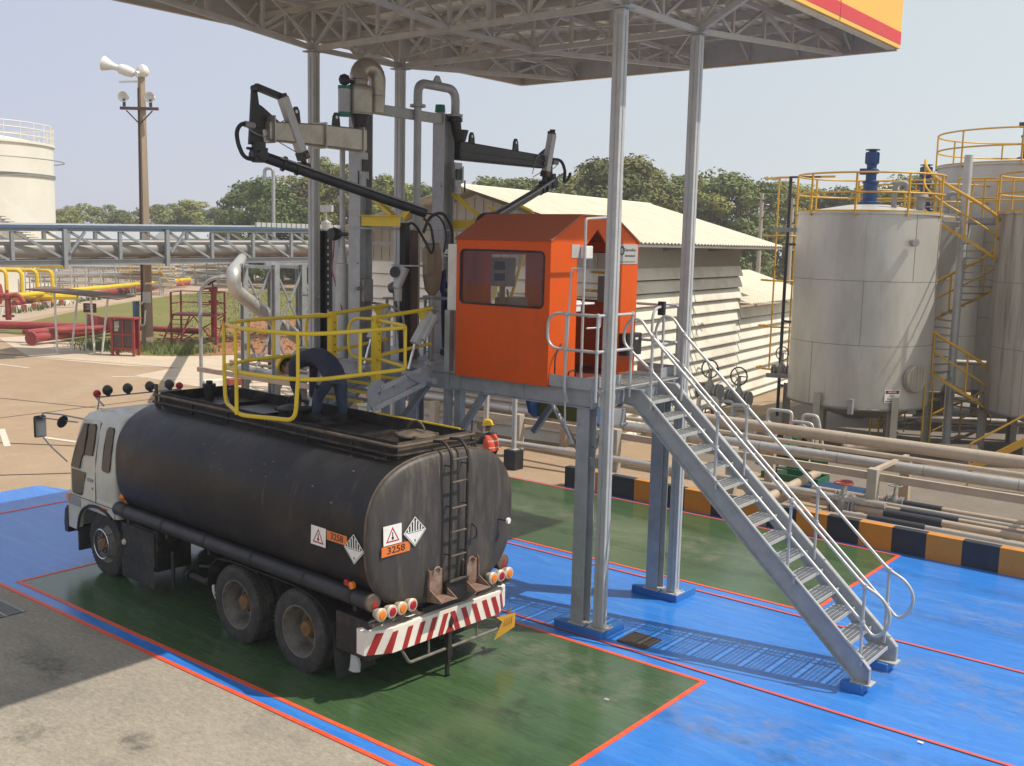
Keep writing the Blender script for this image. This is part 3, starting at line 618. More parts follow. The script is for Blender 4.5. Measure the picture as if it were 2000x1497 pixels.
for y in (-.22,.38):
    b=MB().mat(stepm); b.box(1.45,1.68,y-.13,y+.13,1.10,1.112); b.box(1.445,1.455,y-.11,y+.11,1.113,1.44)
    for s in (-1,1): b.prism([(1.44,1.47),(1.475,1.45),(1.48,1.22),(1.68,1.115),(1.68,1.095),(1.44,1.06)],'y',y+s*.128-.005,y+s*.128+.005)
    b.tube(arc((1.47,y,1.42),.055,0,180,8,'yz'),.012,6); b.build('folding_step',parent=truck)
b=MB().mat(tarm); b.box(1.30,1.52,-.10,.28,1.02,1.26); b.box(1.46,1.56,-.09,.26,1.262,1.275); b.build('outlet_box',parent=truck,bevel=.01)
b=MB().mat(tarm)
for y in (-.06,.22):
    b.tube(fil([(1.20,y,2.965),(1.40,y,2.99),(1.53,y,2.86),(1.52,y,1.28),(1.46,y,1.24)],.12),.019,8)
lad=b.build('ladder_rail',parent=truck)
b=MB().mat(rustm)
for z in (1.27,1.58,1.88,2.18,2.5,2.78): b.tube([(1.525,-.06,z),(1.525,.22,z)],.014,6)
b.build('ladder_rung',parent=truck)
b=MB().mat(tarm)
for z in (1.6,2.2,2.7): b.bar((1.40,-.06,z),(1.52,-.06,z),.02,.012); b.bar((1.40,.22,z),(1.52,.22,z),.02,.012)
b.build('ladder_bracket',parent=truck)
b=MB().mat(whites); b.lathe([(.0,-.02),(.038,-.02),(.042,.0),(.038,.012),(0,.012)],(1.54,.98,1.84),(1,.2,0),16); b.mat(tarm); b.cyl((1.40,.9,1.86),(1.54,.97,1.84),.012); b.build('gauge',parent=truck)
b=MB().mat(tarm); b.tube(fil([(1.42,.40,1.9),(1.5,.42,1.86),(1.5,.44,1.72),(1.42,.30,1.68)],.06),.01,6); b.build('hook',parent=truck)
# placards
def text(body,size,m,par,name='lettering',ext=.0008):
    c=bpy.data.curves.new('txt','FONT'); c.body=body; c.size=size; c.align_x='CENTER'; c.align_y='CENTER'; c.extrude=ext; c.offset=size*.012
    o=bpy.data.objects.new('txt',c); COL.objects.link(o)
    dg=bpy.context.evaluated_depsgraph_get(); me=bpy.data.meshes.new_from_object(o.evaluated_get(dg)); bpy.data.objects.remove(o)
    me.name=name; me.materials.clear(); me.materials.append(m); q=bpy.data.objects.new(name,me); COL.objects.link(q); q.parent=par; return q
def placard(kind,M4,par):
    # local u right, v up, w out; built in local XY with +Z outward
    q=MB()
    if kind=='temp':
        q.mat(whites).box(-.14,.14,-.115,.115,0,.004); o=q.build('temperature_placard',parent=par)
        r=MB().mat(redsign); tri=[(-.105,-.085),(.105,-.085),(0,.095)]; ti=[(-.078,-.068),(.078,-.068),(0,.062)]
        n=3; vs=[(x,y,.0045) for x,y in tri]+[(x,y,.0045) for x,y in ti]; r.add(vs,[(i,(i+1)%3,3+(i+1)%3,3+i) for i in range(3)]); r.build('red_triangle',parent=o,sharp=0,fix=False)
        r=MB().mat(blacks); r.box(-.007,.007,-.035,.03,.004,.006); r.lathe([(.018,.004),(.018,.006),(0,.006)],(0,-.04,0),(0,0,1),12); r.build('thermometer',parent=o)
    elif kind=='num':
        q.mat(orplate).box(-.22,.22,-.06,.06,0,.004); o=q.build('number_plate',parent=par)
        t=text('3258',.135,blacks,o); t.location=(0,0,.0045); t.scale=(1.05,.85,1)
    else:
        s=.18; q.mat(whites); q.prism([(0,-s),(s*1.0,0),(0,s),(-s*1.0,0)],'z',0,.004); o=q.build('striped_placard',parent=par)
        r=MB().mat(blacks)
        for k in range(-3,4):
            x=k*.042; w=.011; e=.010
            top=s-abs(x)-w-e
            r.box(x-w,x+w,.008,max(.02,top),.004,.0055)
        r.box(-.12,.12,-.008,-.002,.004,.0055)
        for a,c in (((-s+.016,0),(0,s-.016)),((0,s-.016),(s-.016,0)),((s-.016,0),(0,-s+.016)),((0,-s+.016),(-s+.016,0))):
            r.bar((*a,.0048),(*c,.0048),.005,.001,(0,0,1))
        r.build('stripes',parent=o,sharp=0)
        t=text('9',.06,blacks,o); t.location=(0,-.115,.0045)
    o.matrix_local=M4; return o
def fr(o,u,v):
    u=Vector(u).normalized(); v=Vector(v); w=u.cross(v).normalized(); v=w.cross(u)
    m=Matrix((u,v,w)).transposed().to_4x4(); m.translation=Vector(o); return m
placard('temp',fr((1.432,-.915,2.01),(0,1,0),(-.03,0,1)),truck)
placard('num',fr((1.431,-.86,1.825),(0,1,0),(0,0,1)),truck)
placard('haz',fr((1.445,-.575,1.985),(0,1,0),(0,0,1)),truck)
placard('temp',fr((.485,-1.243,1.86),(1,0,0),(0,.03,1)),truck)
placard('num',fr((.83,-1.242,1.91),(1,0,0),(0,0,1)),truck).scale=(.84,.95,1)
placard('haz',fr((1.14,-1.242,1.84),(1,0,0),(0,-.03,1)),truck)
b=MB().mat(mat('worn_plate_relief',(.42,.22,.04),.6))
for k in range(5): b.bar((1.473,1.03+.036*k,.50),(1.473,1.02+.036*k,.40),.012,.003)
b.build('worn_relief',parent=pl)
# things hanging from the truck
bk=thing('paint_bucket','small blue and white tin bucket hanging beneath the tanker','bucket',(-6.07,-2.62,0))
b=MB().mat(mat('bucket_blue',(.05,.06,.2),.4,.1,.2)); b.lathe([(0,.08),(.095,.08),(.105,.27),(.1,.27),(.09,.1)],n=20); b.build('bucket_body',parent=bk)
b=MB().mat(whites); b.lathe([(.099,.14),(.102,.19)],n=20); b.build('label_band',parent=bk)
b=MB().mat(galv); b.lathe([(.104,.265),(.109,.265),(.109,.28),(.104,.28)],n=20); b.lathe([(.094,.08),(.1,.08),(.1,.095)],n=20); b.tube([(-.1,0,.27),(-.05,0,.42),(0,0,.5),(.05,0,.42),(.1,0,.27)],.005,5); b.build('handle',parent=bk)
bagm=mat('white_plastic_bag',(.55,.55,.56),.35,0,.2,14)
b=MB().mat(bagm); rnd=random.Random(8)
rg=[]
for z,r in ((.56,.012),(.50,.02),(.42,.055),(.34,.075),(.27,.09),(.22,.085)):
    rg.append([(r*math.cos(2*math.pi*k/14)*(1+.3*rnd.uniform(-1,1))-.1*(.5-z)*.0,r*.6*math.sin(2*math.pi*k/14)*(1+.3*rnd.uniform(-1,1)),z+rnd.uniform(-.012,.012)) for k in range(14)])
b.loft(rg); b.tube([(0,0,.55),(-.03,0,.6),(-.07,0,.61)],.008,5)
o=b.build('plastic_bag',sharp=20); o.location=(-3.12,-2.98,0); tag(o,'white plastic bag tied to the rear mudflap of the tanker','bag')
# ------------------------------------------------------------------ canopy
cans=mat('canopy_steel_paint',(.50,.48,.45),.5,.1,.12,5,dirt=(.36,.33,.29),damt=.4)
roofm=mat('roof_sheet_metal',(.82,.79,.73),.38,.55,.16,2.5,dirt=(.42,.38,.33),damt=.5,dsc=1.2,stretch=(1,.3,1))
fasy=mat('fascia_yellow',(.86,.47,.08),.4,0,.05,1.2,dirt=(.7,.38,.08),damt=.25); fasr=mat('fascia_red',(.62,.03,.035),.4,0,.05,1.2)
canopy=thing('loading_bay_canopy','large flat canopy with yellow fascia on four steel columns over the loading platform','canopy',(-4.83,1.42,0))
def off(b): b.X=Matrix.Translation((4.83,-1.42,0)); return b
for cx in (-1.85,-7.8):
    for cy in (.42,2.42):
        b=off(MB()).mat(galvb); b.box(cx-.075,cx+.075,cy-.068,cy+.068,.135,8.38); c=b.build('column',parent=canopy,bevel=.008)
        b=off(MB()).mat(galvb); b.box(cx-.14,cx+.14,cy-.13,cy+.13,.118,.134)
        for sx in (-1,1):
            for sy in (-1,1): b.cyl((cx+sx*.11,cy+sy*.1,.13),(cx+sx*.11,cy+sy*.1,.16),.014,n=6)
        b.build('base_plate',parent=c)
        b=off(MB()).mat(galv); b.box(cx-.14,cx+.14,cy-.12,cy+.12,8.381,8.40); b.build('cap_plate',parent=c)
        b=off(MB()).mat(galv); b.box(cx-.008,cx+.008,cy-.0755,cy-.069,.2,8.3); b.box(cx+.0755,cx+.081,cy-.01,cy+.01,.2,8.3)
        b.build('seam',parent=c)
XL,XR,YN,YF=-9.28,-.84,-4.8,7.78
def off(b): b.X=Matrix.Translation((4.83,-1.42,.05)); return b
def truss(p0,p1,ax,lo,hi,s0,s1,n,const):
    # ax 'x' or 'y'; chord between s0,s1 flat at lo; tapers to hi-0.25 at ends p0,p1
    b=off(MB()).mat(cans)
    P=(lambda s,z:(s,const,z)) if ax=='x' else (lambda s,z:(const,s,z))
    def zb(s):
        if s<s0: return lo+(hi-.2-lo)*(s0-s)/max(.01,s0-p0)
        if s>s1: return lo+(hi-.2-lo)*(s-s1)/max(.01,p1-s1)
        return lo
    b.bar(P(p0,hi),P(p1,hi),.08 if ax=='x' else .074,.08 if ax=='x' else .074)
    kn=[p0,s0,s1,p1]
    for a,c in zip(kn[:-1],kn[1:]): b.bar(P(a,zb(a)),P(c,zb(c)),.08 if ax=='x' else .074,.08 if ax=='x' else .074)
    st=[p0]
    for a,c,m in ((p0,s0,n[0]),(s0,s1,n[1]),(s1,p1,n[2])): st+=[a+(c-a)*k/m for k in range(1,m+1)]
    for i,s in enumerate(st):
        if ax=='y' and i in (n[0],n[0]+n[1]): continue
        b.bar(P(s,zb(s)),P(s,hi),.05,.05)
    for i,(a,c) in enumerate(zip(st[:-1],st[1:])):
        if i%2==0: b.bar(P(a,zb(a)),P(c,hi),.045,.045)
        else: b.bar(P(a,hi),P(c,zb(c)),.045,.045)
    b.build('truss',parent=canopy)
for y in (.42,2.42): truss(XL+.1,XR-.1,'x',8.387,9.05,-7.8,-1.85,(2,8,2),y)
for x in (-7.8,-4.83,-1.85): truss(YN+.1,YF-.1,'y',8.390,9.046,.42,2.42,(5,2,5),x)
for y in [YN+.25+1.255*k for k in range(10)]:
    b=off(MB()).mat(cans); b.channel((XL+.03,y,9.23),(XR-.06,y,9.23),.06,.16,(0,0,1)); b.build('purlin',parent=canopy)
b=off(MB()).mat(roofm); n=34; prof=[]
for k in range(n):
    x=XL+.02+(XR-XL-.1)*k/n; d=(XR-XL-.1)/n
    prof+=[(x,9.32),(x+d*.62,9.32),(x+d*.70,9.36),(x+d*.92,9.36)]
vs=[];fs=[]
for x,z in prof: vs+=[(x,YN,z),(x,YF,z)]
for i in range(len(prof)-1): fs.append((2*i,2*i+1,2*i+3,2*i+2))
b.add(vs,fs); b.build('roof_sheet',parent=canopy,sharp=10)
def fascia(p,q,nm):
    b=off(MB()).mat(fasy); b.bar((*p,9.36),(*q,9.36),.05,1.0,(0,0,1)); f=b.build('fascia',parent=canopy)
    return f
f=fascia((XR,YN),(XR,YF),0)
b=off(MB()).mat(fasr); b.box(XR+.026,XR+.03,YN,YF,8.93,9.14); b.build('red_stripe',parent=f)
b=off(MB()).mat(blacks)
for y in (-2.1,.27,2.6,5.0): b.box(XR+.026,XR+.032,y-.004,y+.004,8.87,9.85)
b.build('panel_joint',parent=f)
for p,q in (((XL,YN),(XL,YF)),((XL+.03,YF),(XR-.03,YF)),((XL+.03,YN),(XR-.03,YN))):
    fascia(p,q,1); b=off(MB()).mat(cans); b.bar((*p,8.845),(*q,8.845),.075,.024,(0,0,1)); b.build('edge_angle',parent=canopy)
for p,q in (((XL+.03,YN+.03),(XL+.03,YF-.03)),((XL+.06,YF-.03),(XR-.06,YF-.03)),((XL+.06,YN+.03),(XR-.06,YN+.03))):
    b=off(MB()).mat(cans); b.bar((*p,9.1),(*q,9.1),.006,.46,(0,0,1)); b.build('fascia_backing',parent=canopy)
b=off(MB()).mat(roofm); b.box(XR-.16,XR-.03,YN,YF-.1,8.84,8.98); b.build('gutter',parent=canopy)
b=off(MB()).mat(cans)
for k in range(8):
    x=XL+.6+k*1.0
    b.bar((x,YF-.08,8.92),(x,YF-.45,9.18),.03,.03); b.bar((x,YF-.06,8.88),(x,YF-.06,9.2),.04,.04)
for k in range(11):
    y=YN+.7+k*1.05
    b.bar((XL+.08,y,8.92),(XL+.45,y,9.18),.03,.03)
b.build('fascia_strut',parent=canopy)
b=off(MB()).mat(cans)
for p,q in (((-7.8,.42),(-1.85,2.42)),((-7.8,2.42),(-1.85,.42)),((-7.8,2.42),(-4.83,6.9)),((-1.85,2.42),(-4.83,6.9)),((-7.8,.42),(-4.83,-4.1)),((-1.85,.42),(-4.83,-4.1))):
    b.tube([(*p,8.52),(*q,8.52 if abs(q[1])<3 else 8.95)],.014,6)
b.tube([(-9,-1.2,8.98),(-4.8,-2.2,8.95),(-.9,-1.5,9.0)],.008,5)
b.build('tie_rod',parent=canopy)
# ------------------------------------------------------------------ footings
bluec=mat('blue_painted_concrete',(.03,.17,.50),.5,0,.08,5,.05,30,dirt=(.03,.12,.36),damt=.4)
for x,y,lb in ((-2.12,.60,'blue concrete footing block under the front pair of posts'),(-2.11,2.64,'blue concrete footing block under the rear pair of posts')):
    o=MB().mat(bluec).box(-.40,.40,-.30,.30,.006,.12).build('concrete_footing',bevel=.012); o.location=(x,y-.04,0); tag(o,lb,'footing','blue concrete footings')
# ------------------------------------------------------------------ loading platform
plat=thing('loading_platform','raised galvanised steel loading platform beside the tanker','platform',(-4.9,1.4,0))
def P_(m): b=MB().mat(m); b.X=Matrix.Translation((4.9,-1.4,0)); return b
for x,y in ((-2.17,.41),(-2.16,2.4),(-7.3,.41),(-7.3,2.4)):
    b=P_(galv if x>-3 else galvd); b.ibeam((x,y,.14),(x,y,3.17),.20,.20,(0,1,0),.013); po=b.build('post',parent=plat)
    b=P_(galvb); b.box(x-.13,x+.13,y-.13,y+.13,.122,.139); b.build('base_plate',parent=po)
    b=P_(galv); b.box(x-.11,x+.11,y-.11,y+.11,3.171,3.18); b.build('cap_plate',parent=po)
for x in (-4.68,-6.02):
    for y in (.36,):
        b=P_(galv); b.box(x-.05,x+.05,y-.05,y+.05,0,4.36 if y<1 else 3.2); b.build('post',parent=plat)
b=P_(galv)
for x in (-4.5,-5.75):
    b.box(x-.06,x+.06,.36,.48,0,3.18)
b.build('post',parent=plat)
for y,s in ((.31,-1),(2.5,1)):
    b=P_(galv); b.channel((-7.9,y,3.315),(-2.06,y,3.315),.09,.27,(0,0,1),side=s)
    for x in (-4.4,-3.2): b.box(x-.006,x+.006,min(y,y+s*.03),max(y,y+s*.03),3.195,3.435)
    b.build('edge_beam',parent=plat)
b=P_(galv); b.channel((-2.055,.27,3.315),(-2.055,2.54,3.315),.09,.27,(0,0,1),side=1)
for x in (-3.2,-4.4,-5.6,-6.8,-7.85): b.channel((x,.36,3.33),(x,2.45,3.33),.07,.2,(0,0,1))
b.build('cross_beam',parent=plat)
b=P_(galvd)
for p,q in (((-3.95,.34,3.18),(-4.63,.34,2.25)),((-5.1,.34,3.18),(-5.97,.34,2.2)),((-3.95,2.45,3.18),(-4.63,2.45,2.25)),((-7.25,.34,2.3),(-6.4,.34,3.18))): b.bar(p,q,.09,.09)
b.tube([(-2.78,.38,3.2),(-2.25,.38,2.55)],.035,8); b.tube([(-2.1,.5,2.6),(-2.1,1.2,3.2)],.035,8)
b.bar((-2.10,.41,2.42),(-1.93,.41,2.42),.02,.13,(0,0,1)); b.bar((-2.10,2.4,2.42),(-1.93,2.4,2.42),.02,.13,(0,0,1))
b.build('brace',parent=plat)
def grating(b,x0,x1,y0,y1,z,dep=.03,pit=.04,cross=.1,t=.006):
    x=x0
    n=max(2,round((y1-y0)/pit))
    for k in range(n+1):
        y=y0+(y1-y0)*k/n; b.box(x0,x1,y-t/2,y+t/2,z-dep,z)
    n=max(1,round((x1-x0)/cross))
    for k in range(n+1):
        x=x0+(x1-x0)*k/n; b.box(x-t/2,x+t/2,y0,y1,z-dep*.6,z-.002)
b=P_(galv); b.box(-7.85,-2.75,.36,2.45,3.42,3.448); b.build('deck_plate',parent=plat)
b=P_(galvb); grating(b,-2.74,-1.86,.3,2.5,3.46,.035,.045,.1); b.build('deck_grating',parent=plat)
b=P_(galv)
b.box(-2.72,-2.02,.255,.262,3.44,3.60); b.box(-2.72,-2.0,2.545,2.552,3.44,3.60); b.box(-2.012,-2.004,.263,1.0,3.44,3.60); b.box(-2.012,-2.004,2.05,2.544,3.44,3.60)
b.build('toe_board',parent=plat)
b=P_(galvd); b.cbox((-1.93,.75,3.05),(.16,.3,.2)); b.tube([(-1.9,.8,2.96),(-1.88,.85,2.88),(-1.86,.95,2.93)],.012,5); b.build('junction_box',parent=plat)
b=P_(redsign); b.box(-2.0525,-2.05,.52,.57,3.30,3.37); b.build('red_tag',parent=plat)
# folded gangway bracket and shade-toned yellow board under the deck, far side
b=P_(bluest)
for x in (-4.95,-3.6): b.prism([(2.5,3.2),(2.62,3.2),(3.0,2.55),(2.9,2.4),(2.75,2.5)],'x',x-.04,x+.04)
b.build('gangway_bracket',parent=plat)
# ------------------------------------------------------------------ guard rails on the landing
def rail(name,label,tubes,cat='guard rail',m=galvb,group=None,loc=None,knots=(),r=.021):
    o=MB().mat(m)
    for t in tubes: o.tube(t,r,8)
    for k in knots: o.lathe([(0,-.034),(.026,-.028),(.034,0),(.026,.028),(0,.034)],k,(0,0,1),10)
    q=o.build(name); return tag(q,label,cat,group)
rail('guard_rail','looped grey tube guard rail on the landing in front of the orange cabin',[
   fil([(-1.88,.17,4.45),(-2.70,.17,4.45),(-2.70,.17,3.97),(-1.88,.17,3.97)],.2,6),fil([(-2.39,.245,3.25),(-2.39,.17,3.4),(-2.39,.17,4.45)],.04),
   fil([(-1.88,.17,4.45),(-1.86,.98,4.45)],.05),fil([(-1.88,.17,3.97),(-1.86,.98,3.97)],.05),[(-1.86,.98,3.3),(-1.86,.98,4.45)],[(-1.88,.17,3.3),(-1.88,.17,4.45)]],
   knots=[(-2.39,.17,4.45),(-2.39,.17,3.97),(-1.88,.17,4.45),(-1.88,.17,3.97),(-1.86,.98,4.45),(-1.86,.98,3.97)],group='landing guard rails')
rail('guard_rail','grey tube guard rail with a black clamp at the far side of the stair landing',[
   fil([(-2.02,2.52,4.50),(-2.02,1.78,4.50),(-2.02,1.78,3.95),(-2.02,2.52,3.95)],.2,6),[(-2.02,2.1,3.3),(-2.02,2.1,4.5)],[(-2.02,2.52,4.5),(-2.75,2.52,4.5)],[(-2.02,2.52,3.95),(-2.75,2.52,3.95)],[(-2.02,2.52,3.3),(-2.02,2.52,4.5)]],
   knots=[(-2.02,2.1,4.5),(-2.02,2.1,3.95),(-2.02,2.52,4.5)],group='landing guard rails')
o=MB().mat(blackm).box(-2.07,-1.97,2.0,2.06,4.38,4.58).build('clamp_block'); tag(o,'black clamp block on the far landing guard rail','clamp')
# ------------------------------------------------------------------ staircase
st=thing('steel_staircase','straight galvanised steel staircase with open grating treads up to the platform','staircase',(1.6,1.51,0))
def S_(m): b=MB().mat(m); b.X=Matrix.Translation((-1.6,-1.51,0)); return b
DX,DZ=-.2312,.2075
def nos(k): return (1.607+DX*k,.326+DZ*k)
for y,s in ((1.06,1),(1.96,-1)):
    b=S_(galv)
    x0,z0=nos(0); x1,z1=nos(14.35); d=Vector((x1-x0,0,z1-z0)).normalized(); nrm=Vector((-d.z,0,d.x)) if d.x>0 else Vector((d.z,0,-d.x))
    up=Vector((nrm.x,0,abs(nrm.z)))
    a=Vector((1.69,0,.14)); 
    po=[(1.52,.14),(1.70,.14),(1.70,.33),(x0+.03,z0+.07),(-1.70,3.405),(-1.99,3.405),(-1.99,3.20),(-1.80,3.17)]
    w=.012
    b.prism(po,'y',y-w/2,y+w/2)
    def lip(i,j,t=.065):
        p=Vector((po[i][0],y+s*-.0,po[i][1])); q=Vector((po[j][0],y,po[j][1]))
        e=(q-p).normalized(); nn=Vector((-e.z,0,e.x))
        o=Vector((0,-s*(t/2+w/2),0))*(1 if s>0 else 1)
        b.bar(p+o,q+o,t,.012,nn)
    lip(3,4); lip(2,3); lip(1,2); lip(0,7); lip(4,5); lip(6,7)
    b.build('stringer',parent=st)
    b=S_(galvb); b.box(1.48,1.74,y-.1,y+.1,.125,.14)
    for k in (0,4,9,13.5): 
        x,z=nos(k); b.cyl((x-.02,y-s*.03,z+.02),(x-.02,y-s*.03,z+.13),.028,n=8)
    b.build('base_shoe',parent=st)
for k in range(15):
    x,z=nos(k); b=S_(galvb)
    grating(b,x-.25,x-.012,1.075,1.945,z,.032,.046,.06,.006)
    b.box(x-.012,x,1.072,1.948,z-.04,z+.004); b.box(x-.262,x-.25,1.072,1.948,z-.04,z); b.box(x-.25,x-.012,1.067,1.0715,z-.06,z+.0); b.box(x-.25,x-.012,1.9485,1.953,z-.06,z)
    b.build('tread',parent=st)
for y in (1.08,1.94):
    b=S_(galvb); K=(0.25,4.6,9.3,13.8); tops=[]
    ht,hm=.92,.46
    def R_(k,h): x,z=nos(k); return (x,y,z+h+.03)
    for k in K:
        x,z=nos(k); b.tube([(x,y,z-.02),R_(k,ht)],.021,8)
        for h in (ht,hm): b.lathe([(0,-.036),(.028,-.03),(.036,0),(.028,.03),(0,.036)],R_(k,h),(0,0,1),10)
    t0=R_(14.0,ht); m0=R_(14.6,hm); t1=R_(-.6,ht); m1=R_(-.15,hm)
    top=[R_(0,ht),R_(13.8,ht)]
    path=[R_(0.25,hm),(1.70,y,.70),(1.86,y,.86),(1.88,y,1.08),(1.76,y,1.24),R_(.25,ht),R_(13.8,ht),(-1.78,y,4.37),(-1.94,y,4.38),(-2.05,y,4.22),(-2.05,y,4.02),R_(13.8,hm),R_(0.25,hm)]
    b.tube(fil(path,.12,4),.021,8); b.build('handrail',parent=st)
for x,y,lb in ((1.50,1.20,'small blue concrete block under the nearer foot of the staircase'),(1.50,2.05,'small blue concrete block under the farther foot of the staircase')):
    o=MB().mat(bluec).box(-.14,.14,-.14,.14,.006,.122).build('concrete_footing',bevel=.01); o.location=(x+.01,1.08 if y<1.5 else 1.96,0); o.scale=(1,1,1); tag(o,lb,'footing','blue concrete footings')
grm=mat('rusty_grate',(.13,.10,.085),.7,.3,.2,10)
b=MB().mat(grm)
for k in range(16): b.bar((-.2+.028*k,-.2,.006),(-.2+.028*k,.2,.006),.012,.014,(0,0,1))
b.box(-.22,-.21,-.22,.22,0,.014); b.box(.222,.232,-.22,.22,0,.014); b.box(-.21,.222,-.22,-.21,0,.014); b.box(-.21,.222,.21,.22,0,.014)
b.mat(blacks).box(-.21,.222,-.21,.21,-.01,.0015)
o=b.build('drain_grate'); o.location=(-1.33,.62,.012); tag(o,'small rusty drain grate in the blue floor near the front footing','drain grate')
b=MB().mat(mat('pale_grate',(.30,.30,.29),.6,.3,.2,10))
for k in range(22): b.bar((-.55+.052*k,-.24,.004),(-.55+.052*k,.24,.004),.02,.014,(0,0,1))
for y in (-.25,0,.25): b.box(-.58,.58,y-.02,y+.02,0,.013)
b.mat(blacks).box(-.57,.57,-.24,.24,-.01,.0015)
o=b.build('drain_grate'); o.location=(-9.05,-4.62,.008); tag(o,'long slotted drain grate set in the grey concrete by the blue stripe','drain grate')
# ------------------------------------------------------------------ operator cabin
cabin=thing('operator_cabin','orange sheet metal operator cabin with gabled roof on the platform','cabin',(-3.57,1.335,3.45))
def C_(m): b=MB().mat(m); b.X=Matrix.Translation((3.57,-1.335,-3.45)); return b
cx0,cx1,cy0,cy1,cz0,cz1=-4.43,-2.72,.22,2.45,3.42,5.42
orin=mat('cabin_inside_paint',(.13,.03,.015),.5,0,.08)
def rrect(u0,u1,v0,v1,r,n=5):
    o=[]
    for cu,cv,a0 in ((u1-r,v1-r,0),(u0+r,v1-r,90),(u0+r,v0+r,180),(u1-r,v0+r,270)):
        for k in range(n+1): a=R(a0+90*k/n); o.append((cu+r*math.cos(a),cv+r*math.sin(a)))
    return o
def holewall(b,outer,inner,Pf,t0,t1):
    # outer rect (u0,u1,v0,v1), inner loop; wall between planes t0,t1
    u0,u1,v0,v1=outer; cu=sum(p[0] for p in inner)/len(inner); cv=sum(p[1] for p in inner)/len(inner); m=len(inner); out=[]
    for i,(u,v) in enumerate(inner):
        q=i*4//m; k=(i%(m//4))/(m//4-1)
        # quadrant corners: 0 -> (u1,v1),1->(u0,v1),2->(u0,v0),3->(u1,v0)
        c=[(u1,v1),(u0,v1),(u0,v0),(u1,v0)][q]
        a=(u1,v) if q in(0,3) else (u0,v); d=(u,v1) if q in(0,1) else (u,v0)
        first,last=(a,d) if q in(0,2) else (d,a)
        if q==1: first,last=d,a
        if q==3: first,last=d,a
        out.append(first if k<.34 else c if k<.67 else last)
    for t in (t0,t1):
        vs=[Pf(u,v,t) for u,v in inner]+[Pf(u,v,t) for u,v in out]
        b.add(vs,[(i,(i+1)%m,m+(i+1)%m,m+i) for i in range(m)])
    vs=[Pf(u,v,t0) for u,v in inner]+[Pf(u,v,t1) for u,v in inner]; b.add(vs,[(i,(i+1)%m,m+(i+1)%m,m+i) for i in range(m)])
    oc=[(u0,v0),(u1,v0),(u1,v1),(u0,v1)]; vs=[Pf(u,v,t0) for u,v in oc]+[Pf(u,v,t1) for u,v in oc]; b.add(vs,[(i,(i+1)%4,4+(i+1)%4,4+i) for i in range(4)])
win=rrect(-4.345,-2.83,4.50,5.265,.07)
winglass=glass('cabin_window_glass',(.74,.71,.67),.015)
for yy,s in ((cy0,1),(cy1,-1)):
    b=C_(orange); holewall(b,(cx0,cx1,cz0,cz1),win,lambda u,v,t:(u,t,v),yy,yy+s*.03); w=b.build('wall',parent=cabin,sharp=20)
    b=C_(blackr); b.tube([(u,yy-s*.002,v) for u,v in win],.016,6,closed=True); f=b.build('window_gasket',parent=cabin)
    b=C_(winglass); n=len(win); b.add([(u,yy+s*.012,v) for u,v in win],[tuple(range(n))]); b.build('window_pane',parent=f,sharp=0)
# door wall (+X) with pentagonal opening
def slope(y): return 5.42+.35*min(1,max(0,min(y-cy0,cy1-y)/.68))
b=C_(orange)
for t0,t1 in ((cx1,cx1-.03),):
    L=[(cy0+.03,cz0),(.86,cz0),(.86,5.20),(1.335,5.60),(1.335,5.77),(.90,5.77),(cy0+.03,5.43)]
    b.prism(L,'x',t1,t0); b.prism([(2*1.335-y,z) for y,z in L],'x',t1,t0)
b.build('door_wall',parent=cabin,sharp=20)
b=C_(orange); b.prism([(cy0+.03,cz0),(.98,cz0),(.98,5.2),(1.86,5.2),(1.86,cz0),(cy1-.03,cz0),(cy1-.03,5.43),(1.77,5.77),(.90,5.77),(cy0+.03,5.43)],'x',cx0,cx0+.03); b.box(cx0,cx0+.03,.98,1.86,cz0,4.3); b.build('wall',parent=cabin,sharp=20)
ory=mat('cabin_roof_paint',(.40,.085,.03),.5,0,.08,2.5,dirt=(.30,.10,.06),damt=.35)
b=C_(ory)
for py in ([(cy0-.012,5.405),(.90,5.772),(.90,5.80),(cy0-.03,5.43)],[(.9005,5.772),(1.7695,5.772),(1.7695,5.80),(.9005,5.80)],[(1.77,5.772),(cy1+.012,5.405),(cy1+.03,5.43),(1.77,5.80)]): b.prism(py,'x',cx0-.02,cx1+.02)
b.build('roof',parent=cabin,sharp=20)
b=C_(orin); b.box(cx0+.04,cx1-.04,cy0+.04,cy1-.04,3.45,3.46); b.build('cabin_floor',parent=cabin)
b=C_(galvd); b.cbox((-3.98,.75,4.95),(.34,.16,.42)); b.box(-4.02,-3.96,.72,.78,3.46,4.74); b.cbox((-4.25,1.3,4.2),(.25,.5,.7)); b.cbox((-3.15,2.3,4.7),(.3,.12,.4)); b.tube([(-3.9,.75,4.7),(-3.8,.8,4.2),(-3.85,.75,3.5)],.015,6); ct=b.build('control_terminal',parent=cabin)
b=C_(blacks); b.box(-4.08,-3.88,.664,.668,4.98,5.1); b.box(-4.08,-3.88,.664,.668,4.82,4.93); b.build('screen',parent=ct)
b=C_(mat('grey_sign',(.42,.40,.37),.5,0,.05)); b.box(cx1+.001,cx1+.008,1.87,2.42,5.10,5.395); sg=b.build('maker_sign',parent=cabin)
def ctext(body,size,y,z,m=blacks,sx=1):
    t=text(body,size,m,sg); t.matrix_local=fr((cx1+.009+3.57,y-1.335,z-3.45),(0,1,0),(0,0,1)); t.scale=(sx,1,1)
ctext('DiamondKey',.062,2.20,5.31); ctext('International',.055,2.20,5.225)
b=C_(blacks)
b.tube([(cx1+.01,1.98+.052*math.cos(R(a)),5.30+.06*math.sin(R(a))) for a in range(0,360,20)],.010,6,closed=True); b.box(cx1+.0082,cx1+.0095,1.93,2.35,5.128,5.138); b.build('sign_mark',parent=sg)
b=C_(galvb); b.box(cx1+.001,cx1+.006,.70,.90,5.19,5.375); b.build('small_sign',parent=cabin)
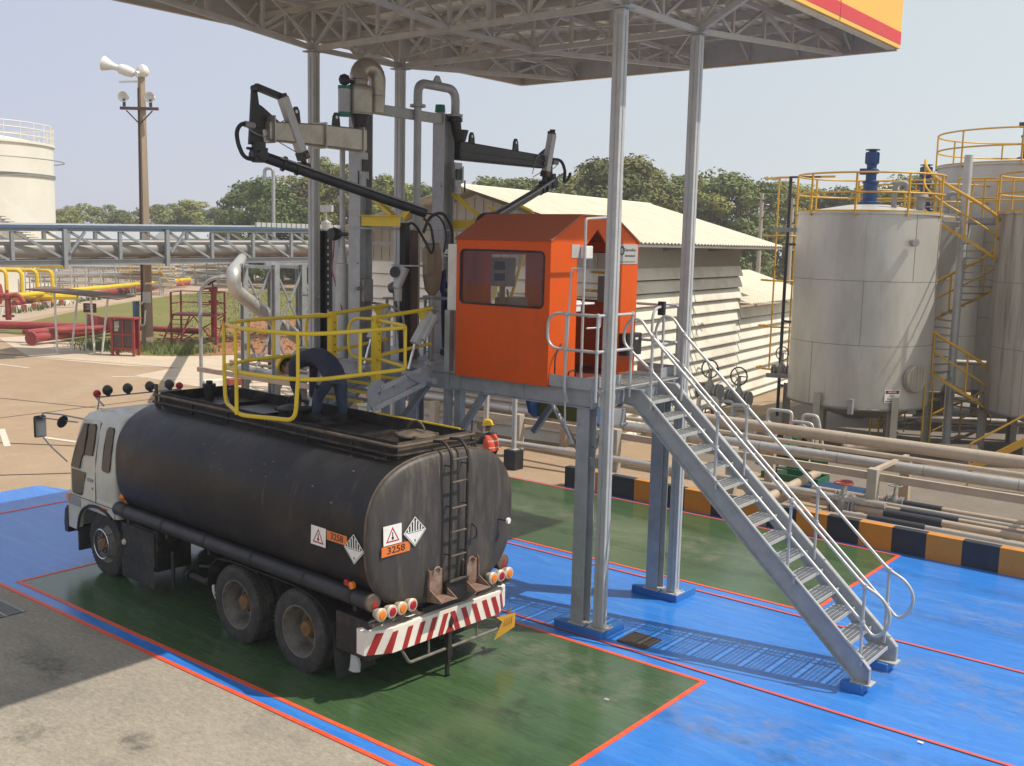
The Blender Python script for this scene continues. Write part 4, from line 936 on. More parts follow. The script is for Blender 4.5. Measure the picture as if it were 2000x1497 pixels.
b=C_(whitep); b.cbox((cx1+.06,.985,5.27),(.10,.17,.18)); b.build('flood_lamp',parent=cabin,bevel=.01)
b=C_(blackm); b.cbox((cx1+.08,2.2,3.9),(.14,.42,.33)); bb=b.build('black_box',parent=cabin,bevel=.01)
b=C_(whites); b.box(cx1+.151,cx1+.153,2.22,2.30,3.97,4.0); b.build('white_label',parent=bb)
b=C_(whitep); b.cbox((-2.95,1.02,4.49),(.12,.4,.16)); b.cbox((-3.0,1.3,4.52),(.25,.5,.03)); b.build('white_case',parent=cabin,bevel=.01)
b=C_(galvb); b.tube(fil([(-2.62,1.0,4.36),(-2.55,1.22,4.36),(-2.55,1.22,4.2),(-2.6,.95,4.2)],.04),.014,6); b.build('latch_bar',parent=cabin)
b=C_(blackr); b.tube(fil([(cx1+.02,.5,4.0),(cx1+.06,.3,3.85),(cx1+.08,.28,3.5)],.1),.012,6); b.tube(fil([(cx1+.06,.62,3.5),(cx1+.1,.58,3.62),(cx1+.1,.75,3.62),(cx1+.06,.8,3.48)],.08),.012,6); b.build('cable',parent=cabin)
o=rail('barrier_pole','tall thin grey conduit pole with short top arm before the cabin doorway',[fil([(-2.30,.42,3.46),(-2.30,.42,5.72),(-2.28,1.0,5.76)],.04),[(-2.30,.42,3.5),(-2.48,.36,3.5)]],'pole',galvb,'doorway poles',r=.019)
o=rail('barrier_pole','shorter thin grey conduit pole bending under the landing beside the cabin doorway',[fil([(-2.30,.44,5.05),(-2.47,.36,5.05),(-2.44,.245,3.62),(-2.40,.22,2.95),(-2.28,.25,2.68)],.04)],'pole',galvb,'doorway poles',r=.014)
# ------------------------------------------------------------------ loading arms
def arm(name,label,Y,sg,dress):
    t=thing('pipe_loader',label,'loading arm',(-6.55,Y,3.45),0,'tanker loading arms')
    def A(m): b=MB().mat(m); b.X=Matrix(((1,0,0,0),(0,sg,0,0),(0,0,1,-3.45),(0,0,0,1))) @ Matrix.Translation((6.55,0,0)); return b
    # local: x world, y = outward positive toward the bay, origin at post
    pc=galv
    b=A(pc); b.ibeam((-6.55,0,3.452),(-6.55,0,7.53),.26,.27,(0,1,0),.016); b.box(-6.75,-6.35,-.2,.2,3.449,3.47); b.build('post',parent=t)
    b=A(galvd); 
    for z in (4.6,5.0,5.75,6.3): 
        for k in (-1,1): b.cyl((-6.47,.135*k,z),(-6.47,.15*k,z),.015,n=6)
    b.box(-6.45,-6.36,-.1,.1,4.4,4.75); b.tube([(-6.42,.1,4.62),(-6.36,.28,4.60)],.03,8); b.build('post_fitting',parent=t)
    bm=stain if dress else blackm
    b=A(bm)
    b.loft([[(-6.27,.12,6.72),(-6.53,.12,6.72),(-6.53,.12,7.06),(-6.27,.12,7.06)],[(-6.29,1.0,6.73),(-6.51,1.0,6.73),(-6.51,1.0,7.05),(-6.29,1.0,7.05)],[(-6.31,1.95,6.74),(-6.49,1.95,6.74),(-6.49,1.95,7.0),(-6.31,1.95,7.0)]] if dress else
        [[(-6.30,.15,6.76),(-6.50,.15,6.76),(-6.50,.15,7.08),(-6.30,.15,7.08)],[(-6.32,2.6,6.78),(-6.48,2.6,6.78),(-6.48,2.6,7.02),(-6.32,2.6,7.02)]])
    L=1.95 if dress else 2.75
    bo=b.build('boom_beam',parent=t,bevel=.02)
    b=A(bm)
    if dress:
        for y in (.2,.95,1.9): b.box(-6.55,-6.25,y,y+.02,6.70,7.08)
    else: b.box(-6.295,-6.29,.2,2.55,6.9,6.93); b.box(-6.295,-6.29,.2,2.55,6.80,6.83)
    b.build('beam_band',parent=bo)
    b=A(blackm)
    for y in ((.65,1.42) if dress else (.55,1.78)):
        b.prism([(y-.08,7.0),(y+.08,7.0),(y+.055,7.2),(y+.02,7.26),(y-.02,7.26),(y-.055,7.2)],'x',-6.42,-6.38)
    b.build('lifting_lug',parent=bo)
    b=A(whites)
    for y in ((.65,1.42) if dress else (.55,1.78)): b.lathe([(0,0),(.025,0)],(-6.3795,y,7.19),(1,0,0),12)
    b.build('lug_hole',parent=bo,sharp=0)
    # slewing head on the post
    b=A(blackm); b.cyl((-6.36,.20,7.08),(-6.36,.20,7.26),.10,.15,14); b.build('slewing_head',parent=t)
    b=A(galv); b.box(-6.41,-6.33,.05,.24,6.45,6.71); b.cyl((-6.37,.15,6.18),(-6.37,.15,6.45),.075,.075,14); b.prism([(.05,6.45),(.26,6.66),(.26,6.38),(.05,6.30)],'x',-6.325,-6.31); hk=b.build('slewing_bracket',parent=t)
    b=A(blackm); b.box(-6.305,-6.29,.06,.2,6.42,6.60); b.cyl((-6.30,.28,6.42),(-6.30,.28,6.22),.014); b.build('latch',parent=hk)
    if dress:
        b=A(stain); b.cyl((-6.38,.20,7.27),(-6.38,.20,7.66),.21,.21,20); b.lathe([(.205,7.66),(.19,7.70),(.14,7.72)],(-6.38,.2,0)); 
        p=[(-6.38,.20,7.62),(-6.38,.20,7.82)]+[( -6.40,.20-.2*(1-math.cos(R(a))),7.82+.2*math.sin(R(a))) for a in range(15,181,15)]+[(-6.42,-.20,7.35)]
        b.tube(p,.135,16); e=b.build('vapour_elbow',parent=t)
        b=A(stain); b.lathe([(.14,-.01),(.15,0),(.14,.01)],(-6.38,.20,7.8)); b.lathe([(.138,-.01),(.148,0),(.138,.01)],(-6.42,-.20,7.6)); b.lathe([(.212,-.008),(.216,0),(.212,.008)],(-6.38,.2,7.29)); b.lathe([(.212,-.008),(.216,0),(.212,.008)],(-6.38,.2,7.64)); b.build('clamp_ring',parent=e)
        b=A(galv); b.cyl((-6.38,.50,7.28),(-6.38,.50,7.62),.095,.095,14); mo=b.build('actuator_motor',parent=t)
        b=A(mat('green_band',(.02,.16,.10),.5)); b.cyl((-6.38,.5,7.22),(-6.38,.5,7.28),.098,.098,14); b.cyl((-6.38,.5,7.62),(-6.38,.5,7.67),.098,.098,14); b.build('green_band',parent=mo)
        b=A(blackm); b.lathe([(0,-.09),(.07,-.06),(.09,0),(.07,.06),(0,.09)],(-6.38,.50,7.76),(0,0,1),14); b.cyl((-6.38,.5,7.76),(-6.38,.3,7.74),.03); b.build('breather_cap',parent=mo)
    else:
        b=A(galv); b.tube(fil([(-6.42,-.78,7.55),(-6.42,-.78,7.93),(-6.42,.14,7.93),(-6.42,.14,7.5)],.3,6),.075,12)
        b.lathe([(.075,-.02),(.13,-.02),(.13,.02),(.075,.02)],(-6.42,-.78,7.56)); b.lathe([(.075,-.02),(.13,-.02),(.13,.02),(.075,.02)],(-6.42,.14,7.50)); b.prism([(-.42,7.99),(-.22,7.99),(-.29,8.10),(-.35,8.10)],'x',-6.44,-6.40)
        e=b.build('vapour_elbow',parent=t)
        b=A(galv); b.tube([(-6.42,-.78,7.54),(-6.42,-.78,3.48)],.065,12); b.build('riser_pipe',parent=t)
        b=A(blackm); b.cyl((-6.42,.14,7.46),(-6.40,.2,7.06),.10,.07,12); b.cyl((-6.42,.14,7.40),(-6.42,.14,7.46),.13,.13,12); b.build('swivel_neck',parent=t)
        b=A(galv); b.prism([(.10,7.46),(.18,7.40),(.34,7.2),(.14,6.7),(.14,6.2),(.10,6.2)],'x',-6.54,-6.52); b.build('gusset_plate',parent=t)
        b=A(mat('green_cap',(.02,.16,.10),.5)); b.cyl((-6.55,-.10,7.54),(-6.55,-.10,7.66),.09,.08,14); b.build('green_cap',parent=t)
    # lever plate, actuator, joint
    b=A(blackm); b.prism([(L+.02,6.66),(L+.28,6.66),(L+.22,7.42),(L+.14,7.42)] if dress else [(L-.05,6.68),(L+.22,6.66),(L+.19,7.5),(L+.08,7.5)],'x',-6.46,-6.42); b.prism([(L-.25,7.02),(L+.1,6.85),(L+.18,7.25),(L+.05,7.2)],'x',-6.459,-6.421); b.build('lever_plate',parent=t)
    b=A(blackm)
    if dress:
        b.bar((-6.38,L+.20,7.45),(-6.36,L-.22,7.36),.08,.09); b.cyl((-6.46,L+.18,7.43),(-6.3,L+.18,7.43),.05,n=10)
        pa,pb,pc_=(-6.34,L-.24,7.36),(-6.34,L-.58,6.62),(-6.36,L-.66,6.42)
    else:
        b.bar((-6.38,L+.12,7.48),(-6.30,L+.02,7.46),.1,.1); pa,pb,pc_=(-6.28,L-.02,7.42),(-6.30,L-.16,6.72),(-6.32,L-.2,6.5)
    b.tube([pb,pc_],.045,8); b.cyl((-6.40,pc_[1],pc_[2]),(-6.28,pc_[1],pc_[2]),.05,n=8); b.build('lever_arm',parent=t)
    b=A(galvb); b.bar(pa,pb,.13,.13,(1,0,0)); ac=b.build('linear_actuator',parent=t,bevel=.012)
    b=A(blackm); v=Vector(pb)-Vector(pa); b.bar(Vector(pa)+v*1.0,Vector(pa)+v*1.14,.14,.14,(1,0,0)); b.bar(Vector(pa)-v*.05,Vector(pa),.10,.10,(1,0,0)); b.build('actuator_end',parent=ac)
    b=A(redp); b.cbox((pb[0]+.07,pb[1]-.04,pb[2]-.05),(.04,.06,.05)); b.build('red_tab',parent=ac)
    jx=(-6.40,L+.14,6.54)
    b=A(blackm); b.cyl((jx[0],jx[1],6.42),(jx[0],jx[1],6.70),.10,.10,16); b.cyl((-6.52,jx[1],6.52),(-6.28,jx[1],6.52),.085,.085,14); b.cyl((jx[0],jx[1],6.58),(jx[0],jx[1],6.62),.13,.13,16); b.cyl((jx[0],jx[1]+.1,6.6),(jx[0],jx[1]+.2,6.6),.02); b.cyl((jx[0],jx[1]+.1,6.46),(jx[0],jx[1]+.2,6.46),.02); b.build('swivel_joint',parent=t)
    ed=(-5.45,-.42,5.80) if dress else (-5.55,-.15 if False else .22,5.80)
    if dress: ed=(-5.40,-.27,5.80)
    b=A(blackm); s0=Vector(jx)-Vector((0,0,.02)); e0=Vector(ed)
    b.tube([s0,s0+(e0-s0)*.12,e0],.078,14); b.lathe([(.078,-.02),(.11,-.02),(.11,.02),(.078,.02)],s0+(e0-s0)*.14,(e0-s0),14); b.lathe([(.078,-.02),(.10,-.02),(.10,.02),(.078,.02)],s0+(e0-s0)*.22,(e0-s0),14)
    if not dress: b.tube(fil([e0+(s0-e0)*.1,e0,e0+Vector((.02,-.42,-.03)),e0+Vector((.02,-.46,-.32))],.16,5),.085,12)
    b.build('loading_pipe',parent=t)
    b=A(galvd); o=Vector((.09,0,.05)); b.tube([s0+(e0-s0)*.1+o,e0+o],.014,6)
    if not dress: b.tube([s0+(e0-s0)*-.22+o*1.2+Vector((0,0,.03)),s0+(e0-s0)*.35+o],.022,6)
    b.build('air_line',parent=t)
    b=A(blackr); b.tube(fil([(-6.42,L+.1,6.92),(-6.42,L+.42,6.93),(-6.42,L+.50,6.82),(-6.42,L+.48,6.66),(-6.42,L+.38,6.46),(-6.42,L+.14,6.46)] if dress else [(-6.42,L+.2,6.98),(-6.40,L+.48,6.98),(-6.36,L+.56,6.75),(-6.36,L+.5,6.55),(-6.36,L+.66,6.62),(-6.36,L+.72,6.75)],.22,6),.03,8); h=b.build('jumper_hose',parent=t)
    b=A(galvd); b.tube([(-6.42,L+.2,6.92),(-6.42,L+.36,6.93)],.045,8); b.tube(fil([(-6.40,L+.36,6.9),(-6.38,L+.2,6.80),(-6.36,L-.1,6.76),(-6.34,L-.5,6.6)],.1),.008,5); b.tube(fil([(-6.36,L+.0,6.75),(-6.3,L-.2,7.05),(-6.3,L-.45,7.0),(-6.28,L-.6,6.65)],.12),.008,5); b.build('wiring',parent=h)
    # yellow parking bracket
    b=A(yelm); b.bar((-6.41,.11,5.66),(-5.56,.11,5.66),.012,.15,(0,0,1)); b.bar((-6.41,.11,6.18),(-5.72,.11,5.75),.10,.05,(0,0,1)); b.bar((-6.41,.16,5.75),(-5.56,.16,5.74),.10,.012,(0,0,1)); b.build('parking_bracket',parent=t)
    if dress:
        b=A(yelm); b.bar((-5.60,.0,5.72),(-5.50,-.04,5.86),.12,.08); b.build('pipe_rest',parent=t)
        b=A(blackr); b.tube(fil([(-5.42,-.26,5.72),(-5.36,-.36,5.60),(-5.40,-.48,5.30),(-5.52,-.55,5.15),(-5.60,-.5,5.35),(-5.62,-.30,5.60),(-5.60,-.16,5.66),(-5.62,-.05,5.55)],.12,5),.02,8); b.tube(fil([(-5.45,-.25,5.80),(-5.35,-.55,5.78),(-5.35,-.72,5.5),(-5.42,-.72,5.2)],.15,5),.014,6); b.build('drain_hose',parent=t)
    return t
A_=arm('loading_arm','stainless clad loading arm reaching over the tanker with big vapour elbow',.30,-1,True)
B_=arm('loading_arm','all black loading arm reaching away from the tanker with slim looped pipe',2.22,1,False)
b=MB().mat(galv); b.channel((-6.5,.44,7.42),(-6.5,2.08,7.42),.08,.16,(0,0,1)); o=b.build('tie_beam'); tag(o,'horizontal steel tie beam joining the tops of the two arm posts','beam')
# ------------------------------------------------------------------ access gangway with safety cage
gw=thing('access_gangway','hinged access gangway with yellow safety cage lowered onto the tanker','gangway',(-5.4,.25,3.4))
def G_(m): b=MB().mat(m); b.X=Matrix.Translation((5.4,-.25,-3.4)); return b
XA,XB=-4.96,-5.89
b=G_(yelm); z1,z2=4.25,3.70
top=fil([(XA,-.86,z1),(-3.98,-1.30,z1),(-3.78,-1.5,z1),(-3.74,-3.02,z1),(-4.1,-3.24,z1),(-4.9,-3.28,z1),(-5.62,-2.98,z1),(-5.93,-2.3,z1),(-5.97,-1.5,z1),(XB,-.86,z1)],.22,4)
b.tube(top,.026,8); b.build('cage_rail',parent=gw)
b=G_(yelm); b.tube([Vector((p.x,p.y,z2)) for p in top],.026,8); b.build('cage_rail',parent=gw)
b=G_(yelm)
b.tube(fil([(-5.60,-3.0,z2),(-5.58,-3.0,3.22),(-4.9,-3.27,3.16),(-3.96,-3.18,3.2),(-3.93,-3.16,z2)],.14,5),.026,8); b.tube([(-4.98,-3.27,3.16),(-4.98,-3.27,z2)],.024,8); b.build('cage_drop_rail',parent=gw)
b=G_(yelm)
for p in ((-5.60,-3.0),(-4.98,-3.275),(-3.93,-3.16),(-3.77,-2.3),(-3.87,-1.4),(-5.96,-1.9),(-5.94,-2.35)): b.tube([(*p,z2),(*p,z1)],.022,8)
b.build('cage_upright',parent=gw)
for x,s in ((XA,1),(XB,-1)):
    b=G_(yelm); b.bar((x,-.88,3.22),(x,-.88,4.31),.10,.10,(0,1,0)); po=b.build('gate_post',parent=gw)
    b=G_(blackm)
    for z in (3.28,3.36,3.72,3.82,3.95,4.05,4.15): b.cyl((x+.051,-.87,z),(x+.054,-.87,z),.012,n=8)
    b.build('bolt_hole',parent=po)
    b=G_(yelm); b.tube(fil([(x-.02,-.92,4.26),(x-.42,-1.02,4.26),(x-.42,-1.02,3.68),(x-.02,-.92,3.68)],.2,6),.024,8); b.build('gate_hoop',parent=gw)
    b=G_(yelm); b.tube([(x,-.86,4.28),(x-.0,.28,4.37)],.03,8); b.tube([(x,-.86,3.73),(x,.26,3.84)],.026,8); b.prism([(-.05,4.36),(.27,4.38),(.2,4.20),(.06,4.18)],'x',x-.01,x+.01); b.build('side_rail',parent=gw)
    b=G_(galvb); b.bar((x+.05,.2,4.30),(x+.05,-.14,3.86),.13,.12,(1,0,0)); b.bar((x+.14,.2,4.28),(x+.14,-.06,3.92),.07,.07,(1,0,0)); a=b.build('spring_cylinder',parent=gw,bevel=.01)
    b=G_(chrome); b.tube([(x+.05,-.14,3.86),(x+.06,-.28,3.5)],.02,8); b.build('piston_rod',parent=a)
    b=G_(galv)
    pl=[(-.05,3.42),(.12,3.62),(.2,3.58),(.22,3.34),(.06,3.22),(-.32,3.38),(-.36,3.46)]
    b.prism(pl,'x',x+.07,x+.09); b.cyl((x-.02,-.3,3.43),(x+.13,-.3,3.43),.05,n=12); b.cyl((x-.03,.12,3.30),(x+.22,.12,3.30),.055,n=14); b.cyl((x-.0,.14,3.55),(x+.13,.14,3.55),.04,n=12)
    for k in range(4):
        y=-.16-.26*k; z=3.36-.085*k
        b.prism([(y-.16,z-.15),(y+.10,z-.08),(y+.12,z+.06),(y-.03,z+.10),(y-.16,z+.02)],'x',x+.045+.004*(k%2),x+.058+.004*(k%2))
    b.build('step_bracket',parent=gw,bevel=.004)
    b=G_(galvb); b.bar((x+.075,-.02,3.47),(x+.075,-.85,3.27),.025,.075,(0,0,1)); b.bar((x+.075,.05,3.25),(x+.075,-1.02,2.98),.025,.075,(0,0,1))
    for y,z in ((-.1,3.45),(-.45,3.367),(-.8,3.285),(-.2,3.19),(-.6,3.09),(-.95,3.0)): b.cyl((x+.085,y,z),(x+.10,y,z),.02,n=8)
    b.build('link_bar',parent=gw)
    b=G_(galv); b.lathe([(0,0),(.2,0),(.2,.01),(0,.01)],(x+.06,-.92,3.2),(1,0,0),20,R(20),R(300)); b.build('end_plate',parent=gw)
for k in range(4):
    y=-.14-.26*k; z=3.37-.085*k
    b=G_(galvd); grating(b,XB+.06,XA+.04,y-.24,y-.03,z,.03,.04,.12); s_=b.build('step',parent=gw)
    b=G_(yelm); b.box(XB+.06,XA+.04,y-.285,y-.241,z-.03,z+.004); b.build('nosing',parent=s_)
# folded gangway at the far bay
fg=thing('folded_gangway','yellow railed gangway folded upright at the far side of the platform','gangway',(-5.4,2.7,3.4))
def F_(m): b=MB().mat(m); b.X=Matrix.Translation((5.4,-2.7,-3.4)); return b
b=F_(yelm)
for x in (-6.3,-5.55): b.tube(fil([(x,2.62,3.5),(x,2.9,4.4),(x+.1,3.4,5.9),(x+.1,3.0,6.0)],.15),.028,8)
b.tube([(-6.3,2.75,3.9),(-5.55,2.75,3.9)],.024,8); b.tube(fil([(-6.2,3.35,5.8),(-4.2,3.5,5.4),(-3.6,3.5,5.2),(-3.6,3.5,4.6),(-4.4,3.5,4.6)],.2),.026,8); b.tube([(-3.9,3.5,5.27),(-3.9,3.5,4.6)],.024,8); b.tube([(-4.3,3.5,4.92),(-3.6,3.5,4.9)],.024,8)
b.prism([(2.9,4.4),(3.0,4.7),(3.08,4.6),(3.0,4.36)],'x',-6.0,-5.99); b.build('yellow_rail',parent=fg)
b=F_(galvb); b.bar((-6.0,2.6,3.5),(-6.0,2.95,4.8),.1,.1); b.bar((-5.75,2.6,3.5),(-5.75,2.85,4.5),.03,.08); b.build('link_bar',parent=fg)
b=F_(mat('shade_toned_yellow',(.22,.19,.02),.6)); b.box(-5.0,-3.6,2.93,2.96,2.42,2.68); b.build('toe_board',parent=fg)  # yellow board, with the shade below the deck mixed into its colour
# ------------------------------------------------------------------ equipment standing on the platform
strm=mat('tan_brown_casting',(.30,.24,.17),.6,.1,.12,8,dirt=(.2,.15,.1),damt=.4)
rs=thing('strainer_valve','tall tan strainer body on a flanged grey riser beside the black arm post','valve',(-5.75,1.12,3.45))
def K_(t,m): b=MB().mat(m); b.X=Matrix.Translation(-t.location); return b
b=K_(rs,galv); b.tube([(-5.75,1.12,3.46),(-5.75,1.12,4.55)],.055,12)
for z in (4.05,4.12,4.24,4.3,4.48): b.cyl((-5.75,1.12,z),(-5.75,1.12,z+.025),.12,.12,16)
b.build('riser',parent=rs)
b=K_(rs,strm); b.lathe([(.05,4.5),(.12,4.6),(.15,4.8),(.16,5.0),(.13,5.28),(.09,5.34),(.02,5.36)],(-5.75,1.12,0)); b.box(-5.7,-5.6,.84,1.0,4.85,5.25); b.build('body',parent=rs)
b=K_(rs,galv); b.tube(arc((-5.75,1.12,4.17),.1,0,360,16,'xz')[:-1],.015,6,closed=True); b.lathe([(.09,5.33),(.13,5.34),(.13,5.37),(.09,5.38)],(-5.75,1.12,0)); b.build('valve_ring',parent=rs)
o=thing('gear_box','small grey actuator box fixed beside the tan strainer','actuator box',(-5.6,1.42,4.9))
b=K_(o,strm); b.cyl((-5.6,1.42,4.72),(-5.6,1.42,5.05),.09,.09,14); b.cyl((-5.6,1.42,5.05),(-5.6,1.42,5.08),.1,.1,14); b.build('housing',parent=o)
b=K_(o,blackm); b.tube(fil([(-5.6,1.42,5.08),(-5.6,1.42,5.6),(-5.62,1.2,5.85),(-5.68,.95,5.75),(-5.7,.85,5.5)],.15),.025,8); b.build('cable',parent=o)
hw=thing('hand_wheel','large thin grey handwheel lying level on a valve stem','handwheel',(-5.95,.8,4.98))
b=K_(hw,galvb); b.tube([(-5.95+.28*math.cos(R(a)),.8+.28*math.sin(R(a)),4.98) for a in range(0,360,15)],.014,6,closed=True)
for a in (0,60,120): b.tube([(-5.95+.28*math.cos(R(a)),.8+.28*math.sin(R(a)),4.98),(-5.95-.28*math.cos(R(a)),.8-.28*math.sin(R(a)),4.98)],.01,5)
b.build('rim',parent=hw); b=K_(hw,blackm); b.tube([(-5.95,.8,3.46),(-5.95,.8,4.98)],.03,8); b.build('stem',parent=hw)
o=MB().mat(blackm).box(-.06,.06,-.05,.05,0,2.2).build('cable_duct'); o.location=(-6.0,.74,3.45); tag(o,'black square cable duct standing between the two arm posts','cable duct')
o=MB().mat(mat('brown_duct',(.14,.09,.07),.7,0,.15)).box(-.08,.08,-.07,.07,0,2.1).build('cable_duct'); o.location=(-6.1,1.0,3.45); tag(o,'brown square duct standing behind the tan strainer','cable duct')
tr=thing('cable_tray','vertical black perforated cable tray at the left end of the platform','cable tray',(-7.35,.33,3.45))
b=K_(tr,blackm); b.box(-7.46,-7.22,.33,.35,3.46,5.5); b.box(-7.46,-7.45,.25,.33,3.46,5.5); b.build('tray',parent=tr)
b=K_(tr,galvb)
for k in range(16): b.box(-7.36,-7.33,.322,.329,3.6+.115*k,3.64+.115*k)
b.build('clip',parent=tr)
b=K_(tr,galv); b.box(-7.21,-7.06,.3,.42,3.46,5.5); b.build('channel',parent=tr)
lg=thing('lagged_pipe','foil lagged vertical pipe with funnel top beside the tanker side arm post','pipe',(-6.75,.1,3.45))
b=K_(lg,galvb); b.cyl((-6.95,.28,3.46),(-6.95,.28,4.98),.115,.115,16); b.cyl((-6.95,.28,4.985),(-6.95,.28,5.25),.085,.05,16); b.tube([(-6.95,.28,5.25),(-6.95,.28,7.0)],.045,10); b.cyl((-6.95,.28,5.95),(-6.95,.28,6.05),.07,.07,12); b.build('lagging',parent=lg)
bx=thing('level_switch','round black gauge head on a thin red cable by the arm post','gauge',(-7.0,.15,5.4))
b=K_(bx,blackm); b.lathe([(0,-.08),(.09,-.07),(.11,0),(.09,.07),(0,.08)],(-7.0,.15,5.45),(0,-1,0),16); b.cyl((-7.0,.15,5.45),(-6.7,.2,5.45),.03); b.build('head',parent=bx)
b=K_(bx,redp); b.tube(fil([(-7.0,.15,5.36),(-7.02,.15,5.1),(-7.1,.18,4.9),(-6.98,.18,4.6),(-6.85,.2,4.2)],.1),.012,5); b.build('red_cable',parent=bx)
rl=rail('deck_rail','galvanised deck handrail with down turned end in front of the arm posts',[fil([(-8.1,.40,4.42),(-6.3,.5,4.36),(-5.9,.62,4.28),(-5.88,.65,3.45)],.2),[(-7.9,.4,3.45),(-7.9,.4,4.42)],[(-7.0,.45,3.45),(-7.0,.45,4.39)]],'handrail',galv)
rf=thing('instrument_stand','galvanised frame stand carrying pipe fittings behind the gangway','stand',(-6.0,1.0,3.45))
b=K_(rf,galv)
for p in ((-6.35,.7),(-5.7,1.6),(-6.35,1.6)): b.tube([(*p,3.46),(*p,4.42)],.025,8)
b.bar((-6.4,.65,4.44),(-5.6,1.65,4.44),.04); b.bar((-6.4,1.6,4.44),(-5.6,1.6,4.44),.04); b.bar((-6.5,-.0,5.55),(-5.4,2.0,5.55),.03); b.build('frame',parent=rf)
b=K_(rf,galvd); 
for p in ((-6.3,1.2,3.9),(-6.1,.3,3.7),(-6.5,1.0,4.6)): b.lathe([(0,-.09),(.08,-.07),(.1,0),(.08,.07),(0,.09)],p,(1,.3,.2),12); b.tube([p,(p[0]+.1,p[1]+.1,3.46)],.03,8)
b.build('fitting',parent=rf)
va=thing('flange_valve','grey flanged ball valves and red spoked handwheel on the platform deck','valve',(-6.9,.5,3.45))
b=K_(va,redp); b.tube([(-7.1+.2*math.cos(R(a)),.45,4.1+.2*math.sin(R(a))) for a in range(0,360,20)],.015,6,closed=True)
for a in (0,60,120): b.tube([(-7.1+.2*math.cos(R(a)),.45,4.1+.2*math.sin(R(a))),(-7.1-.2*math.cos(R(a)),.45,4.1-.2*math.sin(R(a)))],.012,5)
b.build('red_wheel',parent=va)
b=K_(va,galvd); b.tube(fil([(-7.1,.9,3.46),(-7.1,.9,4.1),(-7.1,.5,4.1)],.1),.07,10); b.cyl((-6.9,.6,3.75),(-6.5,.6,3.75),.14,.14,14); b.cyl((-6.95,.6,3.75),(-6.9,.6,3.75),.2,.2,16); b.cyl((-6.5,.6,3.75),(-6.45,.6,3.75),.2,.2,16); b.box(-6.9,-6.5,.4,.8,3.452,3.6); b.build('valve_body',parent=va)
jb=MB().mat(whitep).box(-.28,.02,-.02,.22,0,.98).build('switch_cabinet'); jb.location=(-4.48,.42,4.36); tag(jb,'narrow cream switch cabinet hung on the left end of the orange cabin','cabinet')
hl=thing('flood_light','small grey floodlight tilted on a stand between the arm posts','floodlight',(-5.95,.55,4.4))
b=K_(hl,galvb); b.cyl((-5.95,.52,4.62),(-5.9,.62,4.95),.07,.1,12); b.cyl((-5.95,.55,4.42),(-5.95,.55,4.62),.06,.07,12); b.build('housing',parent=hl)
b=K_(hl,blackm); b.lathe([(0,-.03),(.08,-.02),(.09,.02),(0,.03)],(-5.93,.46,4.88),(.2,-1,.1),14); b.build('lens',parent=hl)
# ------------------------------------------------------------------ people
skinm=mat('skin_brown',(.30,.16,.09),.55,0,.06)
navy=mat('navy_work_cloth',(.020,.025,.055),.85,0,.35,9,1.0,11,dirt=(.05,.05,.065),damt=.5,dsc=5); denim=mat('dark_denim',(.034,.05,.10),.85,0,.3,8,1.0,12,dirt=(.07,.08,.11),damt=.5,dsc=6)
darkc=mat('dark_shirt_cloth',(.02,.024,.03),.85,0,.2,9); glove=mat('white_glove',(.62,.60,.57),.8,0,.1,12)
vest=mat('orange_vest',(.80,.09,.035),.7,0,.1,8); refl=mat('reflective_tape',(.75,.72,.68),.4,.2,.05); yrefl=mat('yellow_reflective_tape',(.75,.85,.05),.5,0,.05)
hatm=mat('yellow_helmet',(.80,.50,.015),.3,0,.03); hatw=mat('cream_helmet',(.72,.66,.52),.3,0,.03); bootm=mat('dark_boot',(.025,.02,.018),.6,0,.2)
def skin(name,pts,edges,par,m,sub=2,mats=None):
    me=bpy.data.meshes.new(name); me.from_pydata([p[:3] for p in pts],edges,[])
    o=bpy.data.objects.new(name,me); COL.objects.link(o); o.parent=par
    md=o.modifiers.new('skin','SKIN'); me.skin_vertices  # layer made by modifier
    for i,p in enumerate(pts):
        r=p[3]; me.skin_vertices[0].data[i].radius=(r,p[4] if len(p)>4 else r); me.skin_vertices[0].data[i].use_root=(i==0)
    md.use_smooth_shade=True
    s=o.modifiers.new('sub','SUBSURF'); s.levels=sub; s.render_levels=sub
    dg=bpy.context.evaluated_depsgraph_get(); nm=bpy.data.meshes.new_from_object(o.evaluated_get(dg)); o.modifiers.clear(); o.data=nm; nm.name=name
    nm.materials.clear(); 
    for q in ([m] if not mats else mats[0]): nm.materials.append(q)
    if mats:
        for p in nm.polygons: p.material_index=mats[1](p.center)
    nm.polygons.foreach_set('use_smooth',[True]*len(nm.polygons)); return o
def helmet(par,c,d,m,band=None):
    # d: up axis of the head, brim forward handled by slight tilt
    b=MB().mat(m); c=Vector(c); d=Vector(d).normalized()
    b.lathe([(.155,-.012),(.158,-.004),(.128,.004),(.126,.03),(.118,.07),(.095,.108),(.06,.13),(.022,.14),(0,.142)],c,d,24)
    b.lathe([(.158,-.006),(.12,-.01),(.118,.02)],c,d,24)
    x,y=frame(d); b.tube([c+d*.132-y*.08,c+d*.148,c+d*.132+y*.08],.012,6)
    h=b.build('helmet',parent=par)
    if band:
        b=MB().mat(blacks); b.lathe([(.1275,.012),(.128,.02),(.1265,.032)],c,d,24); b.build('band',parent=h)
    return h
